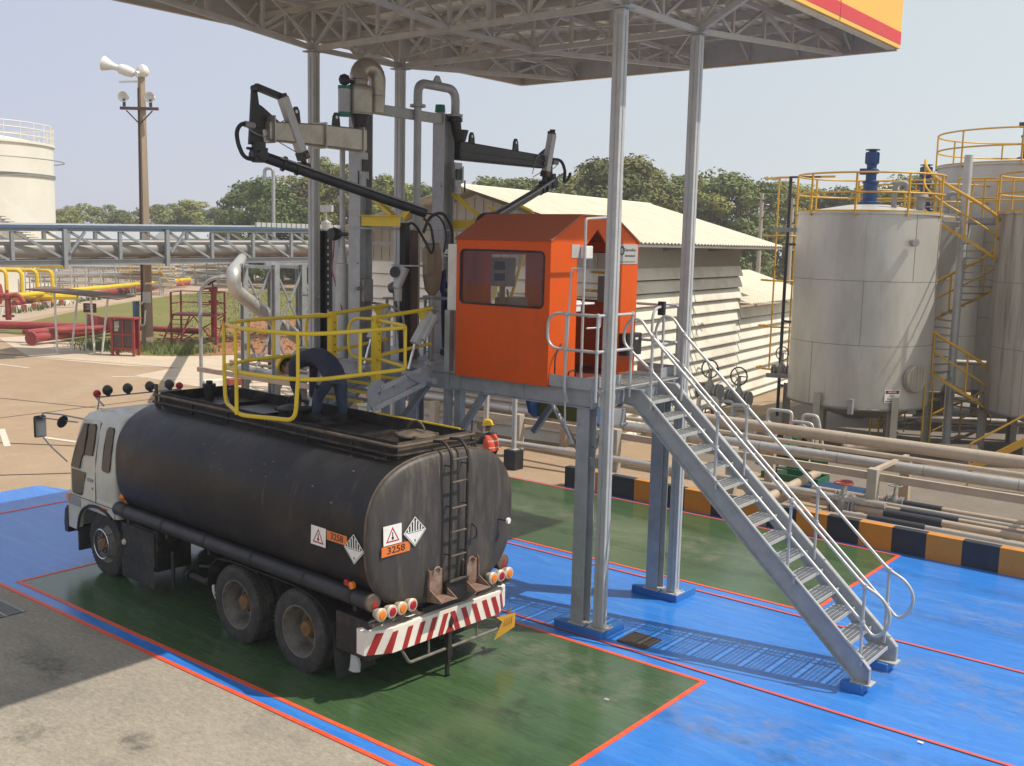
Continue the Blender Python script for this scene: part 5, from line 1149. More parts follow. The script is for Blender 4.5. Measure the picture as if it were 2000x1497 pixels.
def head(par,c,fwd,up,name='head'):
    c=Vector(c); f=Vector(fwd).normalized(); u=Vector(up); s=f.cross(u).normalized(); u=s.cross(f)
    b=MB().mat(skinm); prof=[]
    rings=[]
    for z,w,dp,o in ((-.125,.03,.03,.03),(-.115,.05,.055,.03),(-.09,.062,.075,.02),(-.04,.072,.09,.005),(.01,.076,.097,0),(.06,.074,.095,-.005),(.10,.055,.07,-.008),(.118,.02,.03,-.01)):
        rings.append([c+u*z+s*(w*math.cos(2*math.pi*k/16))+f*(dp*math.sin(2*math.pi*k/16)+o) for k in range(16)])
    b.loft(rings)
    b.loft([[c+f*(.088+q)+u*zz+s*x for x in (-.012*w,.012*w)]+[c+f*(.07)+u*zz+s*.012*w,c+f*.07+u*zz-s*.012*w] for zz,w,q in ((.025,.6,0),(-.005,.9,.015),(-.022,1.2,.022),(-.032,1,.008))])
    for k in (-1,1): b.loft([[c+s*(.074*k)+u*(.02*math.sin(2*math.pi*j/8))*r+f*(-.01+.014*math.cos(2*math.pi*j/8)*r)+s*(k*e) for j in range(8)] for r,e in ((.8,-.004),(1.2,.008),(.6,.014))])
    h=b.build(name,parent=par)
    b=MB().mat(blacks)
    for k in (-1,1): b.lathe([(0,-.006),(.011,-.002),(.011,.002),(0,.006)],c+s*(.03*k)+f*.088+u*.012,f,8)
    b.loft([[c+f*.094+u*(-.058+e)+s*x for x in (-.022,.022)]+[c+f*.08+u*(-.058+e)+s*.022,c+f*.08+u*(-.058+e)-s*.022] for e in (-.003,.003)]); b.build('face',parent=h)
    b=MB().mat(blacks); b.loft([[c+u*z+s*(w*math.cos(2*math.pi*k/16))+f*(dp*math.sin(2*math.pi*k/16)-.012) for k in range(16)] for z,w,dp in ((-.04,.07,.06),(0,.08,.088),(.06,.079,.092),(.11,.05,.06))]); b.build('hair',parent=h)
    return h
def hand(par,w,d,n,m,curl=.9,sz=1.0,side=1):
    # wrist w, direction d, palm normal n
    w=Vector(w); d=Vector(d).normalized(); n=Vector(n); n=(n-d*n.dot(d)).normalized(); s=d.cross(n)*side
    P=lambda a,b_,c: w+d*a*sz+s*b_*sz+n*c*sz
    pts=[(*P(0,0,0),.026*sz,.022*sz),(*P(.05,0,0),.040*sz,.017*sz),(*P(.085,0,.004),.041*sz,.015*sz)]
    E=[(0,1),(1,2)]
    for i,(o,L) in enumerate(((-.030,.065),(-.010,.075),(.010,.072),(.030,.056))):
        k=len(pts); a0=.094; c1=curl*.7
        p1=P(a0,o,.004); p2=P(a0+L*.5*math.cos(c1*.6),o*1.1,.004+L*.5*math.sin(c1*.6)); p3=P(a0+L*.5*math.cos(c1*.6)+L*.45*math.cos(c1*1.5),o*1.1,.004+L*.5*math.sin(c1*.6)+L*.45*math.sin(c1*1.5))
        for q,r in ((p1,.0095),(p2,.0088),(p3,.0075)): pts.append((*q,r*sz))
        E+=[(2,k),(k,k+1),(k+1,k+2)]
    k=len(pts)
    for q,r in ((P(.035,-.042,.008),.012),(P(.065,-.062,.022),.0105),(P(.092,-.062,.040),.009)): pts.append((*q,r*sz))
    E+=[(1,k),(k,k+1),(k+1,k+2)]
    return skin('hand',pts,E,par,m,1)
# --- worker bending over the hatch (truck-local pose, built in world axes round his feet)
tw=Matrix.Rotation(R(-3),3,'Z'); o0=Vector((-3.93,-1.94,0))
def TW(x,y,z): return o0+tw@Vector((x,y,z))
p1=thing('person','worker in navy overalls and yellow helmet bending over the tanker hatch','person',tuple(TW(-1.2,.25,2.85)))
def L1(x,y,z,*r): v=TW(x,y,z)-Vector(p1.location); return (v.x,v.y,v.z,*r)
pts=[L1(-1.14,.30,3.52,.155,.15),          #0 pelvis
 L1(-1.34,.30,3.70,.15,.15),L1(-1.56,.29,3.76,.17,.145),L1(-1.78,.28,3.70,.185,.14),L1(-2.03,.27,3.585,.075,.07),  #1-4 spine
 L1(-1.14,.40,3.44,.115),L1(-1.13,.42,3.16,.085),L1(-1.10,.43,2.93,.058),  #5-7 far/right leg
 L1(-1.16,.19,3.44,.115),L1(-1.34,.16,3.18,.085),L1(-1.36,.15,2.94,.058),  #8-10 near leg
 L1(-1.80,.47,3.62,.075),L1(-1.84,.47,3.34,.055),L1(-1.80,.42,3.10,.042),  #11-13 arm far
 L1(-1.80,.09,3.60,.075),L1(-1.78,.08,3.32,.055),L1(-1.70,.14,3.09,.042)]  #14-16 near arm
E=[(0,1),(1,2),(2,3),(3,4),(0,5),(5,6),(6,7),(0,8),(8,9),(9,10),(3,11),(11,12),(12,13),(3,14),(14,15),(15,16)]
zb=L1(-1.2,.3,3.55)
def mi(c):
    x=c.x+p1.location.x; return 1 if (c.z+2.85<3.50 and x>TW(-1.5,0,0).x) else 0
body=skin('body',pts,E,p1,navy,2,([navy,denim],mi))
for w,d,n,s in ((L1(-1.80,.42,3.09),(-.1,-.1,-1),(1,0,0),1),(L1(-1.69,.15,3.08),(.1,.1,-1),(-1,.2,0),-1)): hand(p1,w,d,n,glove,1.0,1.15,s)
hd=head(p1,L1(-2.17,.26,3.53),(-.35,.0,-1),(-1,0,.25))
helmet(p1,L1(-2.21,.26,3.55),(-.93,-.1,.30),hatm)
for x,y in ((-1.12,.43),(-1.38,.15)):
    b=MB().mat(bootm); c=Vector(L1(x,y,2.855)); b.loft([[c+tw@Vector((a,e,h)) for a,e,h in q] for q in ([(.07,-.05,0),(-.22,-.05,0),(-.22,.05,0),(.07,.05,0)],[(.07,-.05,.05),(-.22,-.045,.045),(-.22,.045,.045),(.07,.05,.05)],[(.06,-.045,.12),(-.07,-.04,.1),(-.07,.04,.1),(.06,.045,.12)])]); b.build('boot',parent=p1,bevel=.01)
b=MB().mat(refl); v=L1(-1.78,.28,3.70)
b.tube([Vector(L1(-1.86+.02*math.sin(a),.28+.19*math.cos(a),3.70+.135*math.sin(a))) for a in [R(k) for k in range(20,161,14)]],.016,6); b.build('reflective_strip',parent=p1)
# --- worker crouching with a pressure hose beyond the truck
p2=thing('person','worker in orange vest and yellow helmet crouching on the ground behind the tanker','person',(-9.95,7.75,0))
pts=[(0.08,-.02,.30,.15),(.03,-.02,.50,.15),(-.02,-.01,.70,.17,.13),(-.06,0,.86,.075),
 (-.02,-.16,.32,.10),(-.36,-.16,.42,.075),(-.24,-.16,.10,.05),(-.02,.16,.30,.10),(-.35,.17,.38,.075),(-.26,.16,.1,.05),
 (-.06,-.20,.74,.07),(-.20,-.22,.58,.05),(-.42,-.14,.62,.038),(-.06,.20,.74,.07),(-.22,.22,.55,.05),(-.42,.06,.52,.038)]
E=[(0,1),(1,2),(2,3),(0,4),(4,5),(5,6),(0,7),(7,8),(8,9),(2,10),(10,11),(11,12),(2,13),(13,14),(14,15)]
skin('body',pts,E,p2,darkc,2)
b=MB().mat(vest); rings=[]
for z,rx,ry,cx in ((.42,.165,.20,.03),(.55,.17,.215,.01),(.70,.165,.225,-.02),(.80,.12,.19,-.05)): rings.append([(cx+rx*math.cos(2*math.pi*k/20),ry*math.sin(2*math.pi*k/20),z) for k in range(20)])
b.loft(rings,cap=False); ve=b.build('vest',parent=p2)
b=MB().mat(refl)
for z,rx,ry,cx in ((.50,.172,.214,.015),(.66,.171,.225,-.01)): b.loft([[(cx+rx*math.cos(R(a)),ry*math.sin(R(a)),z+e) for a in (-60,-40,-20,0,20,40,60)] for e in (-.02,.02)],cap=False,closed=False)
b.build('reflective_strip',parent=ve)
head(p2,(-.10,0,.98),(-1,.1,-.15),(0,0,1)); helmet(p2,(-.10,0,1.02),(-.12,0,1),hatm)
hand(p2,(-.42,-.14,.62),(-.9,.3,.1),(0,.5,-.8),skinm,1.3,1.0,1); hand(p2,(-.42,.06,.52),(-.9,0,.1),(0,-.5,-.8),skinm,1.3,1.0,-1)
for y in (-.16,.16):
    b=MB().mat(bootm); b.box(-.40,-.14,y-.05,y+.05,0,.09); b.build('boot',parent=p2,bevel=.02)
b=MB().mat(tarm); b.tube([(0,0,.02),(.04,.0,1.5)],.02,8); b.tube(fil([(.0,0,.35),(-.3,-.1,.34),(-.32,-.1,.2)],.05),.012,6); b.bar((.05,0,.55),(.55,-.25,.25),.05,.1); o=b.build('standpipe'); o.location=(-10.45,7.60,0); tag(o,'thin dark standpipe with side lever held by the crouching worker','standpipe')
# --- worker standing on the platform behind the cabin
p3=thing('person','worker in blue jacket and cream helmet standing behind the orange cabin','person',(-6.02,2.02,3.46))
p3.location=(-6.10,1.95,3.46)
pts=[(0,0,.92,.14),(0,0,1.12,.14),(0,0,1.32,.165,.125),(0,0,1.47,.065),(0,-.1,.86,.10),(0,-.11,.48,.075),(0,-.12,.1,.05),(0,.1,.86,.10),(0,.11,.48,.075),(0,.12,.1,.05),
 (0,-.21,1.36,.07),(.04,-.25,1.1,.055),(.14,-.2,.9,.04),(0,.21,1.36,.07),(.06,.24,1.1,.055),(.18,.18,.95,.04)]
E=[(0,1),(1,2),(2,3),(0,4),(4,5),(5,6),(0,7),(7,8),(8,9),(2,10),(10,11),(11,12),(2,13),(13,14),(14,15)]
bluej=mat('blue_jacket',(.02,.035,.16),.8,0,.15,9)
skin('body',pts,E,p3,bluej,2,([bluej,navy],lambda c:1 if c.z<.88 else 0))
b=MB().mat(yrefl); b.lathe([(.188,-.03),(.190,0),(.188,.03)],(0,0,1.10),n=20); o=b.build('reflective_strip',parent=p3)
head(p3,(.02,0,1.62),(1,.1,-.1),(0,0,1)); helmet(p3,(.02,0,1.67),(.05,0,1),hatw,True)
hand(p3,(.14,-.2,.9),(.6,.1,-.6),(0,1,0),skinm,.8,1,1); hand(p3,(.18,.18,.95),(.7,-.1,-.5),(0,-1,0),skinm,.8,1,-1)
for y in (-.12,.12):
    b=MB().mat(bootm); b.box(-.08,.18,y-.05,y+.05,0.0,.1); b.build('boot',parent=p3,bevel=.02)
# ------------------------------------------------------------------ kerb wall
kerbk=mat('kerb_black_paint',(.018,.02,.03),.55,0,.2,6,.05,30,dirt=(.06,.06,.07),damt=.3); kerbo=mat('kerb_orange_paint',(.60,.22,.018),.5,0,.1,5,.05,30,dirt=(.4,.2,.05),damt=.3)
kt=thing('kerb_wall','low barrier wall painted in orange and black blocks along the far bay','wall',(-7.46,7.36,0))
for k in range(32):
    x=-7.46+.605*k; b=MB().mat(kerbk if k%2==0 else kerbo); b.box(.605*k,.605*(k+1),0,.18,0,.455); b.build('painted_block',parent=kt)
b=MB().mat(mat('kerb_back_concrete',(.24,.23,.22),.8,0,.15,5)); b.box(0,19.36,.181,.30,0,.44); b.build('backing',parent=kt)
# ------------------------------------------------------------------ pipe yard
tanp=mat('tan_pipe_paint',(.46,.37,.28),.5,.05,.1,5,dirt=(.33,.25,.18),damt=.45,dsc=1.5); silp=mat('silver_pipe_cladding',(.55,.52,.48),.38,.6,.1,6,dirt=(.4,.34,.28),damt=.35)
conp=mat('post_concrete',(.40,.36,.30),.8,0,.12,5,.1,30,dirt=(.3,.25,.2),damt=.4); dkp=mat('dark_pipe_wrap',(.03,.033,.045),.6,0,.2)
def pipe(name,label,pts,r,m,sl=(),cat='pipe',group=None,joint=None,n=12):
    t=thing(name,label,cat,tuple(pts[0]),0,group); T=Matrix.Translation(-Vector(pts[0]))
    b=MB().mat(m); b.X=T; b.tube(pts,r,n); b.build('barrel',parent=t)
    if joint:
        b=MB().mat(conp if m is tanp else galvd); b.X=T; p0,p1=Vector(pts[0]),Vector(pts[-1]); L=(p1-p0).length
        for k in range(1,int(L/joint)): c=p0+(p1-p0)*(k*joint/L); b.lathe([(r*.98,-.012),(r*1.03,-.012),(r*1.03,.012),(r*.98,.012)],c,p1-p0,n)
        b.build('band',parent=t)
    for q0,q1 in sl:
        b=MB().mat(dkp); b.X=T; b.tube([q0,q1],r*1.25,n); b.build('black_sleeve',parent=t)
    return t
G_p='long parallel pipes beyond the barrier wall'
pipe('lagged_pipe','thick tan lagged pipe, highest of the long parallel pipes beyond the barrier',[(-24,10.9,1.30),(14,10.75,1.34)],.13,tanp,joint=1.35,group=G_p,n=18)
pipe('lagged_pipe','thin tan pipe running just below the thick tan lagged pipe',[(-24,10.6,1.10),(14,10.5,1.13)],.055,tanp,joint=2.4,group=G_p)
pipe('lagged_pipe','silver clad pipe running below the thin tan pipe beyond the barrier',[(-24,10.4,.93),(14,10.3,.97)],.12,silp,joint=1.8,group=G_p,n=18)
pipe('lagged_pipe','silver bare pipe near the ground behind the left end of the barrier',[(-10.6,8.35,2.2),(-10.6,8.35,.62),(-10.4,8.4,.5),(-7.6,8.75,.48),(-1.6,9.0,.42),(-.9,9.02,.42)],.075,silp,group=G_p)
for i,(y,z,x0,r,lb) in enumerate(((8.65,.22,-1.6,.06,'nearest'),(9.0,.28,-2.4,.075,'second'),(9.35,.30,-3.2,.05,'third'),(9.65,.30,-3.0,.05,'fourth'),(10.0,.30,-2.8,.055,'farthest'))):
    a=-.75-.05*i+(.25*i if i<3 else .1)
    pipe('low_pipe',f'low grey pipe with black wrapped sleeve, {lb} from the barrier wall',[(x0,y,z),(14,y-.05,z)],r,silp if i in(0,3) else tanp,[((a-.35,y,z),(a+.75,y,z))] if i!=3 else (),group='low pipes behind the barrier')
pipe('header_pipe','short tan header pipe lying across the ends of the low pipes',[(-3.1,8.4,.30),(-3.2,11.2,.36)],.10,tanp)
t=pipe('cross_beam','tan steel channel beam resting on the concrete posts beyond the barrier',[(-24,9.3,.92),(14,9.25,.92)],.01,tanp,cat='beam')
b=MB().mat(tanp); b.channel((0,0,0),(38,-.05,0),.10,.15,(0,0,1)); b.build('channel',parent=t)
for i,x in enumerate((-13.1,-10.2,-7.3,-4.3,-1.22,1.75,4.7,7.6)):
    p=thing('support_post',f'square concrete pipe support post, number {i+1} in the row behind the barrier' if False else ['square concrete support post behind the crouching worker','square concrete support post by the vertical silver pipe','square concrete support post seen between the platform posts','square concrete support post seen through the stair treads','square concrete support post behind the lower stair handrails','square concrete support post beside the black wrapped pipes','square concrete support post near the right end of the barrier','square concrete support post at the far right end of the barrier'][i],'post',(x,9.15,0),0,'concrete pipe supports')
    b=MB().mat(conp); b.box(-.10,.10,-.10,.10,0,1.10); b.build('post',parent=p,bevel=.012)
    b=MB().mat(tanp); b.box(-.05,.05,.11,2.0,1.02,1.09) if x>-3 else b.box(-.05,.05,.11,2.0,.74,.80); b.box(-.1,.1,1.9,2.05,0,1.02); b.build('bracket',parent=p)
def gatevalve(name,label,loc,s=1,wheel='v',wm=None,group=None):
    t=thing(name,label,'valve',loc,0,group); b=MB().mat(galvd)
    b.cyl((-.22*s,0,0),(.22*s,0,0),.09*s,.09*s,12)
    for x in (-.22,-.16,.16,.22): b.cyl((x*s-.015*s,0,0),(x*s+.015*s,0,0),.15*s,.15*s,14)
    b.lathe([(.12*s,-.08*s),(.13*s,.0),(.09*s,.12*s),(.04*s,.2*s),(.03*s,.42*s)],(0,0,0)); b.build('body',parent=t)
    b=MB().mat(wm or blackm); z=.42*s; pl=[(.17*s*math.cos(R(a)),.17*s*math.sin(R(a)),z) if wheel=='h' else (.17*s*math.cos(R(a)),-.03,z+.17*s*math.sin(R(a))) for a in range(0,360,24)]
    b.tube(pl,.014*s,6,closed=True)
    for k in (0,5,10): b.tube([pl[k],(0,-.03 if wheel!='h' else 0,z)],.01*s,5)
    b.build('wheel',parent=t); return t
gatevalve('gate_valve','rusty flanged gate valve on the second low pipe',(-1.75,9.0,.28),1.1,'h',redp,'yard valves')
gatevalve('gate_valve','small flanged valve with red handle on the fourth low pipe',(-1.95,9.65,.3),.8,'h',redp,'yard valves')
gatevalve('gate_valve','small flanged valve on the farthest low pipe behind the post',(-1.05,10.0,.3),.8,'h',galvd,'yard valves')
gatevalve('gate_valve','gate valve with large black handwheel, left of the pair under the white shed wall',(-8.0,15.0,1.35),1.5,'v',blackm,'yard valves')
gatevalve('gate_valve','gate valve with large black handwheel, right of the pair under the white shed wall',(-7.4,15.6,1.15),1.5,'v',blackm,'yard valves')
gatevalve('gate_valve','valve with brown handwheel low on the left side of the silver tank',(-7.3,18.2,1.75),1.2,'v',rustm,'yard valves')
for i,(x,y,z,lb) in enumerate(((-7.8,15.0,.55,'left'),(-5.6,14.1,.55,'right'))):
    t=thing('pipe_manifold',f'grey valve cluster with red wheels, {lb} of two before the silver tank','pipework',(x,y,0),0,'valve clusters'); rn=random.Random(i+3)
    b=MB().mat(galvb)
    for k in range(6):
        xx,yy=rn.uniform(-.8,.8),rn.uniform(-.4,.4); h=rn.uniform(.6,1.3)
        b.tube(fil([(xx,yy,0),(xx,yy,h),(xx+rn.uniform(.3,.7),yy+rn.uniform(-.3,.3),h),(xx+.6,yy,.25)],.12),rn.uniform(.035,.07),8); b.cyl((xx,yy,h*.5),(xx,yy,h*.5+.04),.11,.11,10); b.lathe([(0,-.1),(.1,-.05),(.1,.05),(0,.1)],(xx,yy,h*.7),(0,0,1),10)
    b.build('fittings',parent=t); b=MB().mat(redp)
    for k in range(3): c=(rn.uniform(-.6,.6),rn.uniform(-.4,.3),rn.uniform(.5,1.0)); b.tube([(c[0]+.11*math.cos(R(a)),c[1],c[2]+.11*math.sin(R(a))) for a in range(0,360,30)],.022,6,closed=True)
    b.build('red_wheel',parent=t)
    b=MB().mat(tanp); b.tube(fil([(.3,-.2,.2),(.9,-.2,.75),(1.2,-.2,.75),(1.2,-.2,.1)],.15),.10,10); b.build('tan_bend',parent=t)
grp=mat('pump_green',(.02,.13,.06),.5,.1,.1)
for i,(x,y,lb) in enumerate(((-4.75,13.2,'left'),(-3.95,12.5,'right'))):
    t=thing('pump',f'green pump set on a low plinth, {lb} of the pair behind the stairs','pump',(x,y,0),R(20),'green pumps')
    b=MB().mat(conp); b.box(-.7,.5,-.3,.3,0,.12); b.build('plinth',parent=t); b=MB().mat(grp)
    b.cyl((-.5,0,.38),(.0,0,.38),.16,.16,16); b.cyl((.05,0,.36),(.2,0,.36),.22,.22,16); b.cyl((.125,0,.36),(.125,0,.72),.08,.08,10); b.cyl((.2,0,.36),(.45,0,.36),.09,.09,10); b.box(-.5,.3,-.15,.15,.12,.2)
    for k in range(8): b.cyl((-.48+.06*k,0,.38),(-.46+.06*k,0,.38),.18,.18,16)
    b.build('body',parent=t)
b=MB().mat(grp); b.box(-.7,.7,-.35,.35,0,.03); b.box(-.7,.7,-.35,-.31,.03,.16); b.box(-.7,.7,.31,.35,.03,.16); b.box(-.7,-.66,-.31,.31,.03,.16); b.box(.66,.7,-.31,.31,.03,.16)
o=b.build('drip_tray'); o.location=(-3.95,11.75,0); tag(o,'shallow green drip tray on the ground behind the stairs','tray')
b=MB().mat(bluest)
for k in range(14): b.box(-.8,.8,-.5+.075*k,-.46+.075*k,0,.05)
b.box(-.8,-.77,-.5,.52,0,.045); b.box(.77,.8,-.5,.52,0,.045)
o=b.build('floor_grating'); o.location=(-3.0,11.3,.01); tag(o,'blue grey slatted grating on the ground beside the green tray','grating')
pl=thing('concrete_plinth','black painted concrete plinth with a galvanised pipe post beside the crouching worker','plinth',(-9.42,7.98,0))
b=MB().mat(blackm); b.box(-.17,.17,-.17,.17,0,.47); b.build('plinth',parent=pl,bevel=.01); b=MB().mat(galvb); b.cyl((0,0,.471),(0,0,3.2),.06,.06,14); b.box(-.1,.1,-.1,.1,.471,.485); b.build('post',parent=pl)
bq=thing('work_bench','ochre steel bench carrying grey pipes and a switch panel beneath the platform','bench',(-11.6,12.4,0),R(-8))
b=MB().mat(oryel); b.box(-1.4,1.4,-.5,.5,.42,.50)
for x in (-1.3,0,1.3):
    for y in (-.42,.42): b.box(x-.04,x+.04,y-.04,y+.04,0,.42)
b.box(-1.4,-.2,-.5,.5,.8,.86); b.build('frame',parent=bq); b=MB().mat(mat('pale_green_pipe',(.5,.52,.44),.5))
for k in range(4): b.tube(fil([(1.4,-.3+.18*k,.62),(.3,-.3+.18*k,.60),(-.2,-.3+.18*k,.95)],.3),.06,10)
b.build('pipes',parent=bq); b=MB().mat(galvb); b.box(-.55,.1,-.1,.1,.52,1.75); b.build('panel',parent=bq)
rk=thing('pipe_rack','brown steel rack stacked with pipe ends behind the worker','rack',(-13.3,12.6,0),R(5))
b=MB().mat(rustm)
for x in (-.9,.9):
    for y in (-.5,.5): b.box(x-.05,x+.05,y-.05,y+.05,0,1.8)
for z in (.5,.95,1.4,1.78): b.box(-.95,.95,-.55,.55,z,z+.05)
for z in (.55,1.0,1.45):
    for k in range(7): b.tube([(-.8+.25*k,-.7,z+.12),(-.8+.25*k,.6,z+.12)],.09,8)
b.build('rack_frame',parent=rk)
fp=thing('flower_pot','brown flower pot with a small plant behind the tanker catwalk','flower pot',(-14.2,8.9,0))
b=MB().mat(mat('terracotta',(.22,.10,.07),.8)); b.lathe([(0,0),(.22,0),(.30,.42),(.33,.43),(.33,.5),(.29,.5),(.27,.42),(0,.42)],(0,0,1.05)); b.build('pot',parent=fp)
b=MB().mat(conp); b.box(-.4,.4,-.4,.4,0,1.05); b.build('pedestal',parent=fp)
b=MB().mat(mat('shrub_leaf',(.06,.10,.03),.7)); rn=random.Random(2)
for k in range(40):
    p=Vector((rn.uniform(-.25,.25),rn.uniform(-.25,.25),1.5+rn.uniform(0,.55))); q=Vector((rn.uniform(-1,1),rn.uniform(-1,1),rn.uniform(-.3,1))).normalized()*.12; w=q.cross(Vector((rn.uniform(-1,1),.3,1))).normalized()*.04; b.add([p-w,p+q*.5-w,p+q,p+w],[(0,1,2,3)])
b.tube([(0,0,1.47),(0,0,1.9)],.015,5); b.build('plant',parent=fp,sharp=0)
# ------------------------------------------------------------------ tanks
tkm=mat('aged_silver_tank',(.52,.50,.46),.42,.30,.07,1.2,dirt=(.36,.33,.29),damt=.55,dsc=.7,stretch=(1,1,.35),streak=((.24,.20,.15),.55,2.2,(2.5,2.5,.10),.56,.74)); tkd=mat('stained_tank_cladding',(.46,.42,.36),.5,.3,.12,3,dirt=(.20,.155,.12),damt=.8,dsc=1.8,stretch=(1.5,1.5,.12))
seamm=mat('tank_seam',(.25,.22,.19),.6,.3,.1)
def tank(label,c,Rr,z0,z1,m,legs=6,rail0=0,rail1=360,motor=True,ph=20,seams=(.33,.66),cone=.5,mz=8.1,group='silver process tanks'):
    t=thing('storage_tank',label,'tank',(c[0],c[1],0),0,group)
    b=MB().mat(m); b.lathe([(0,z0-cone),(.25,z0-cone),(Rr*.98,z0),(Rr,z0),(Rr,z1),(Rr*1.02,z1),(Rr*1.02,z1+.05),(Rr*.3,z1+.28),(0,z1+.30)],n=72); b.build('shell',parent=t,sharp=25)
    b=MB().mat(seamm)
    for s in seams: b.lathe([(Rr,-.008),(Rr+.004,-.006),(Rr+.004,.006),(Rr,.008)],(0,0,z0+(z1-z0)*s),n=72)
    b.lathe([(Rr+.02,-.03),(Rr+.035,0),(Rr+.02,.03)],(0,0,z0),n=72)
    for k,a in enumerate((250,290,330,20)):
        a=R(a); s0=z0+(z1-z0)*(k%3)/3; b.bar(((Rr+.002)*math.cos(a),(Rr+.002)*math.sin(a),s0),((Rr+.002)*math.cos(a),(Rr+.002)*math.sin(a),s0+(z1-z0)/3),.012,.008)
    b.build('weld_seam',parent=t)
    for k in range(legs):
        a=R(ph+360*k/legs); b=MB().mat(conp); x,y=Rr*.97*math.cos(a),Rr*.97*math.sin(a); b.X=Matrix.Translation((x,y,0))@Matrix.Rotation(a,4,'Z'); b.ibeam((.06,0,0),(.06,0,z0+.35),.2,.2,(1,0,0),.014); b.build('leg',parent=t)
    b=MB().mat(oryel); rr=Rr+.03; n=18
    A=[rail0+(rail1-rail0)*k/n for k in range(n+1)]
    for h in (1.05,.55): b.tube([(rr*math.cos(R(a)),rr*math.sin(R(a)),z1+h) for a in (rail0+(rail1-rail0)*k/60 for k in range(61))],.028,6)
    b.lathe([(rr-.01,z1+.055),(rr,z1+.055),(rr,z1+.095),(rr-.01,z1+.095)],n=60,a0=0,a1=2*math.pi)
    for a in A[:-1:2]: b.bar((rr*math.cos(R(a)),rr*math.sin(R(a)),z1-.05),(rr*math.cos(R(a)),rr*math.sin(R(a)),z1+1.05),.06,.04)
    b.build('railing',parent=t)
    if motor:
        bl_=mat('motor_blue',(.012,.05,.17),.45,.2,.2,8) if 'motor_blue' not in bpy.data.materials else bpy.data.materials['motor_blue']
        s=(mz-z1-.3); Z=z1+.3
        b=MB().mat(bl_); P=[(.30,0),(.30,.04),(.19,.06),(.19,.38),(.22,.39),(.22,.42),(.14,.44),(.14,.55),(.20,.57),(.20,.63),(.13,.66),(.13,.72),(.17,.74),(.17,.95),(.10,.96),(.10,.98),(.19,.985),(.19,1.0),(0,1.0)]
        b.lathe([(r,Z+h*s) for r,h in P],n=20); b.cbox((-.2,-.05,Z+.6*s),(.16,.16,.16))
        for k in range(16):
            a=2*math.pi*k/16; b.bar((.17*math.cos(a),.17*math.sin(a),Z+.75*s),(.17*math.cos(a),.17*math.sin(a),Z+.94*s),.012,.03)
        b.build('agitator_motor',parent=t)
        b=MB().mat(galvd); b.cyl((0,0,Z-.1),(0,0,Z),.36,.36,18)
        b.tube(fil([(Rr*.45,-.5,z1+.2),(Rr*.45,-.5,z1+.85),(Rr*.45+.28,-.4,z1+.85),(Rr*.45+.28,-.4,z1+.6)],.14),.07,10); b.cyl((Rr*.7,.2,z1+.1),(Rr*.7,.2,z1+.5),.12,.12,12); b.cyl((Rr*.7,.2,z1+.5),(Rr*.7,.2,z1+.62),.2,.16,12); b.build('roof_fitting',parent=t)
    return t
t1=tank('big silver tank on legs with a danger sign and a blue motor on top',(-4.72,17.46),1.88,1.22,6.32,tkm,6)
T=Matrix.Translation((4.72,-17.46,0))
a=R(306); nx,ny=math.cos(a),math.sin(a)
b=MB().mat(seamm); b.lathe([(0,.10),(.33,.09),(.36,.07),(.36,-.15)],(1.88*nx,1.88*ny,1.95),(math.cos(R(325)),math.sin(R(325)),0),24); b.X=None
man=MB().mat(tkd); ma=R(338); man.lathe([(0,.16),(.34,.15),(.37,.12),(.37,0),(.30,0),(.30,-.2)],(1.88*math.cos(ma),1.88*math.sin(ma),2.05),(math.cos(ma),math.sin(ma),0),26); man.build('manway',parent=t1)
sa=R(318); sx,sy=1.905*math.cos(sa),1.905*math.sin(sa)
b=MB().mat(whites); b.box(-.21,.21,-.17,.17,0,.006); ds=b.build('danger_sign',parent=t1); ds.matrix_local=fr((sx,sy,1.60),(-math.sin(sa),math.cos(sa),0),(0,0,1))
b=MB().mat(blacks); b.box(-.19,.19,.065,.15,.0062,.0075); b.box(-.19,.19,-.145,-.125,.0062,.0075); b.build('black_band',parent=ds,sharp=0)
b=MB().mat(redsign); b.prism([(.17*math.cos(R(q)),.108+.035*math.sin(R(q))) for q in range(0,360,20)],'z',.0076,.009); b.build('red_oval',parent=ds,sharp=0)
t=text('DANGER',.055,whites,ds); t.location=(0,.108,.0095); t=text('H\u2082S',.075,blacks,ds); t.location=(0,.012,.0068); t=text('(Poisonous Gas)',.042,blacks,ds); t.location=(0,-.075,.0068)
for z,s in ((1.7,0),(3.8,0),(5.5,0)):
    pass
b=MB().mat(galvd); 
for z in (1.75,5.9): 
    aa=R(198); b.bar((1.88*math.cos(aa),1.88*math.sin(aa),z),(2.5*math.cos(aa),2.5*math.sin(aa),z),.08,.12,(0,0,1))
aa=R(290); b.box(.52,.64,-1.99,-1.86,1.1,1.5); b.cyl((1.6,-1.1,5.6),(1.72,-1.2,5.6),.1,.1,10); b.build('bracket',parent=t1)
t2=tank('stained tank at the right edge with brown vertical streaks',(.12,19.5),1.95,1.2,6.4,tkd,6,motor=False)
t3=tank('tall grey tank behind the spiral staircase with yellow rail and blue motor on top',(-2.55,24.9),2.6,1.2,8.0,tkm,8,mz=10.1)
t4=tank('silver tank hidden behind the big tank, showing its blue motor and yellow rail',(-4.85,22.5),1.9,1.2,6.3,tkm,6,mz=8.05)
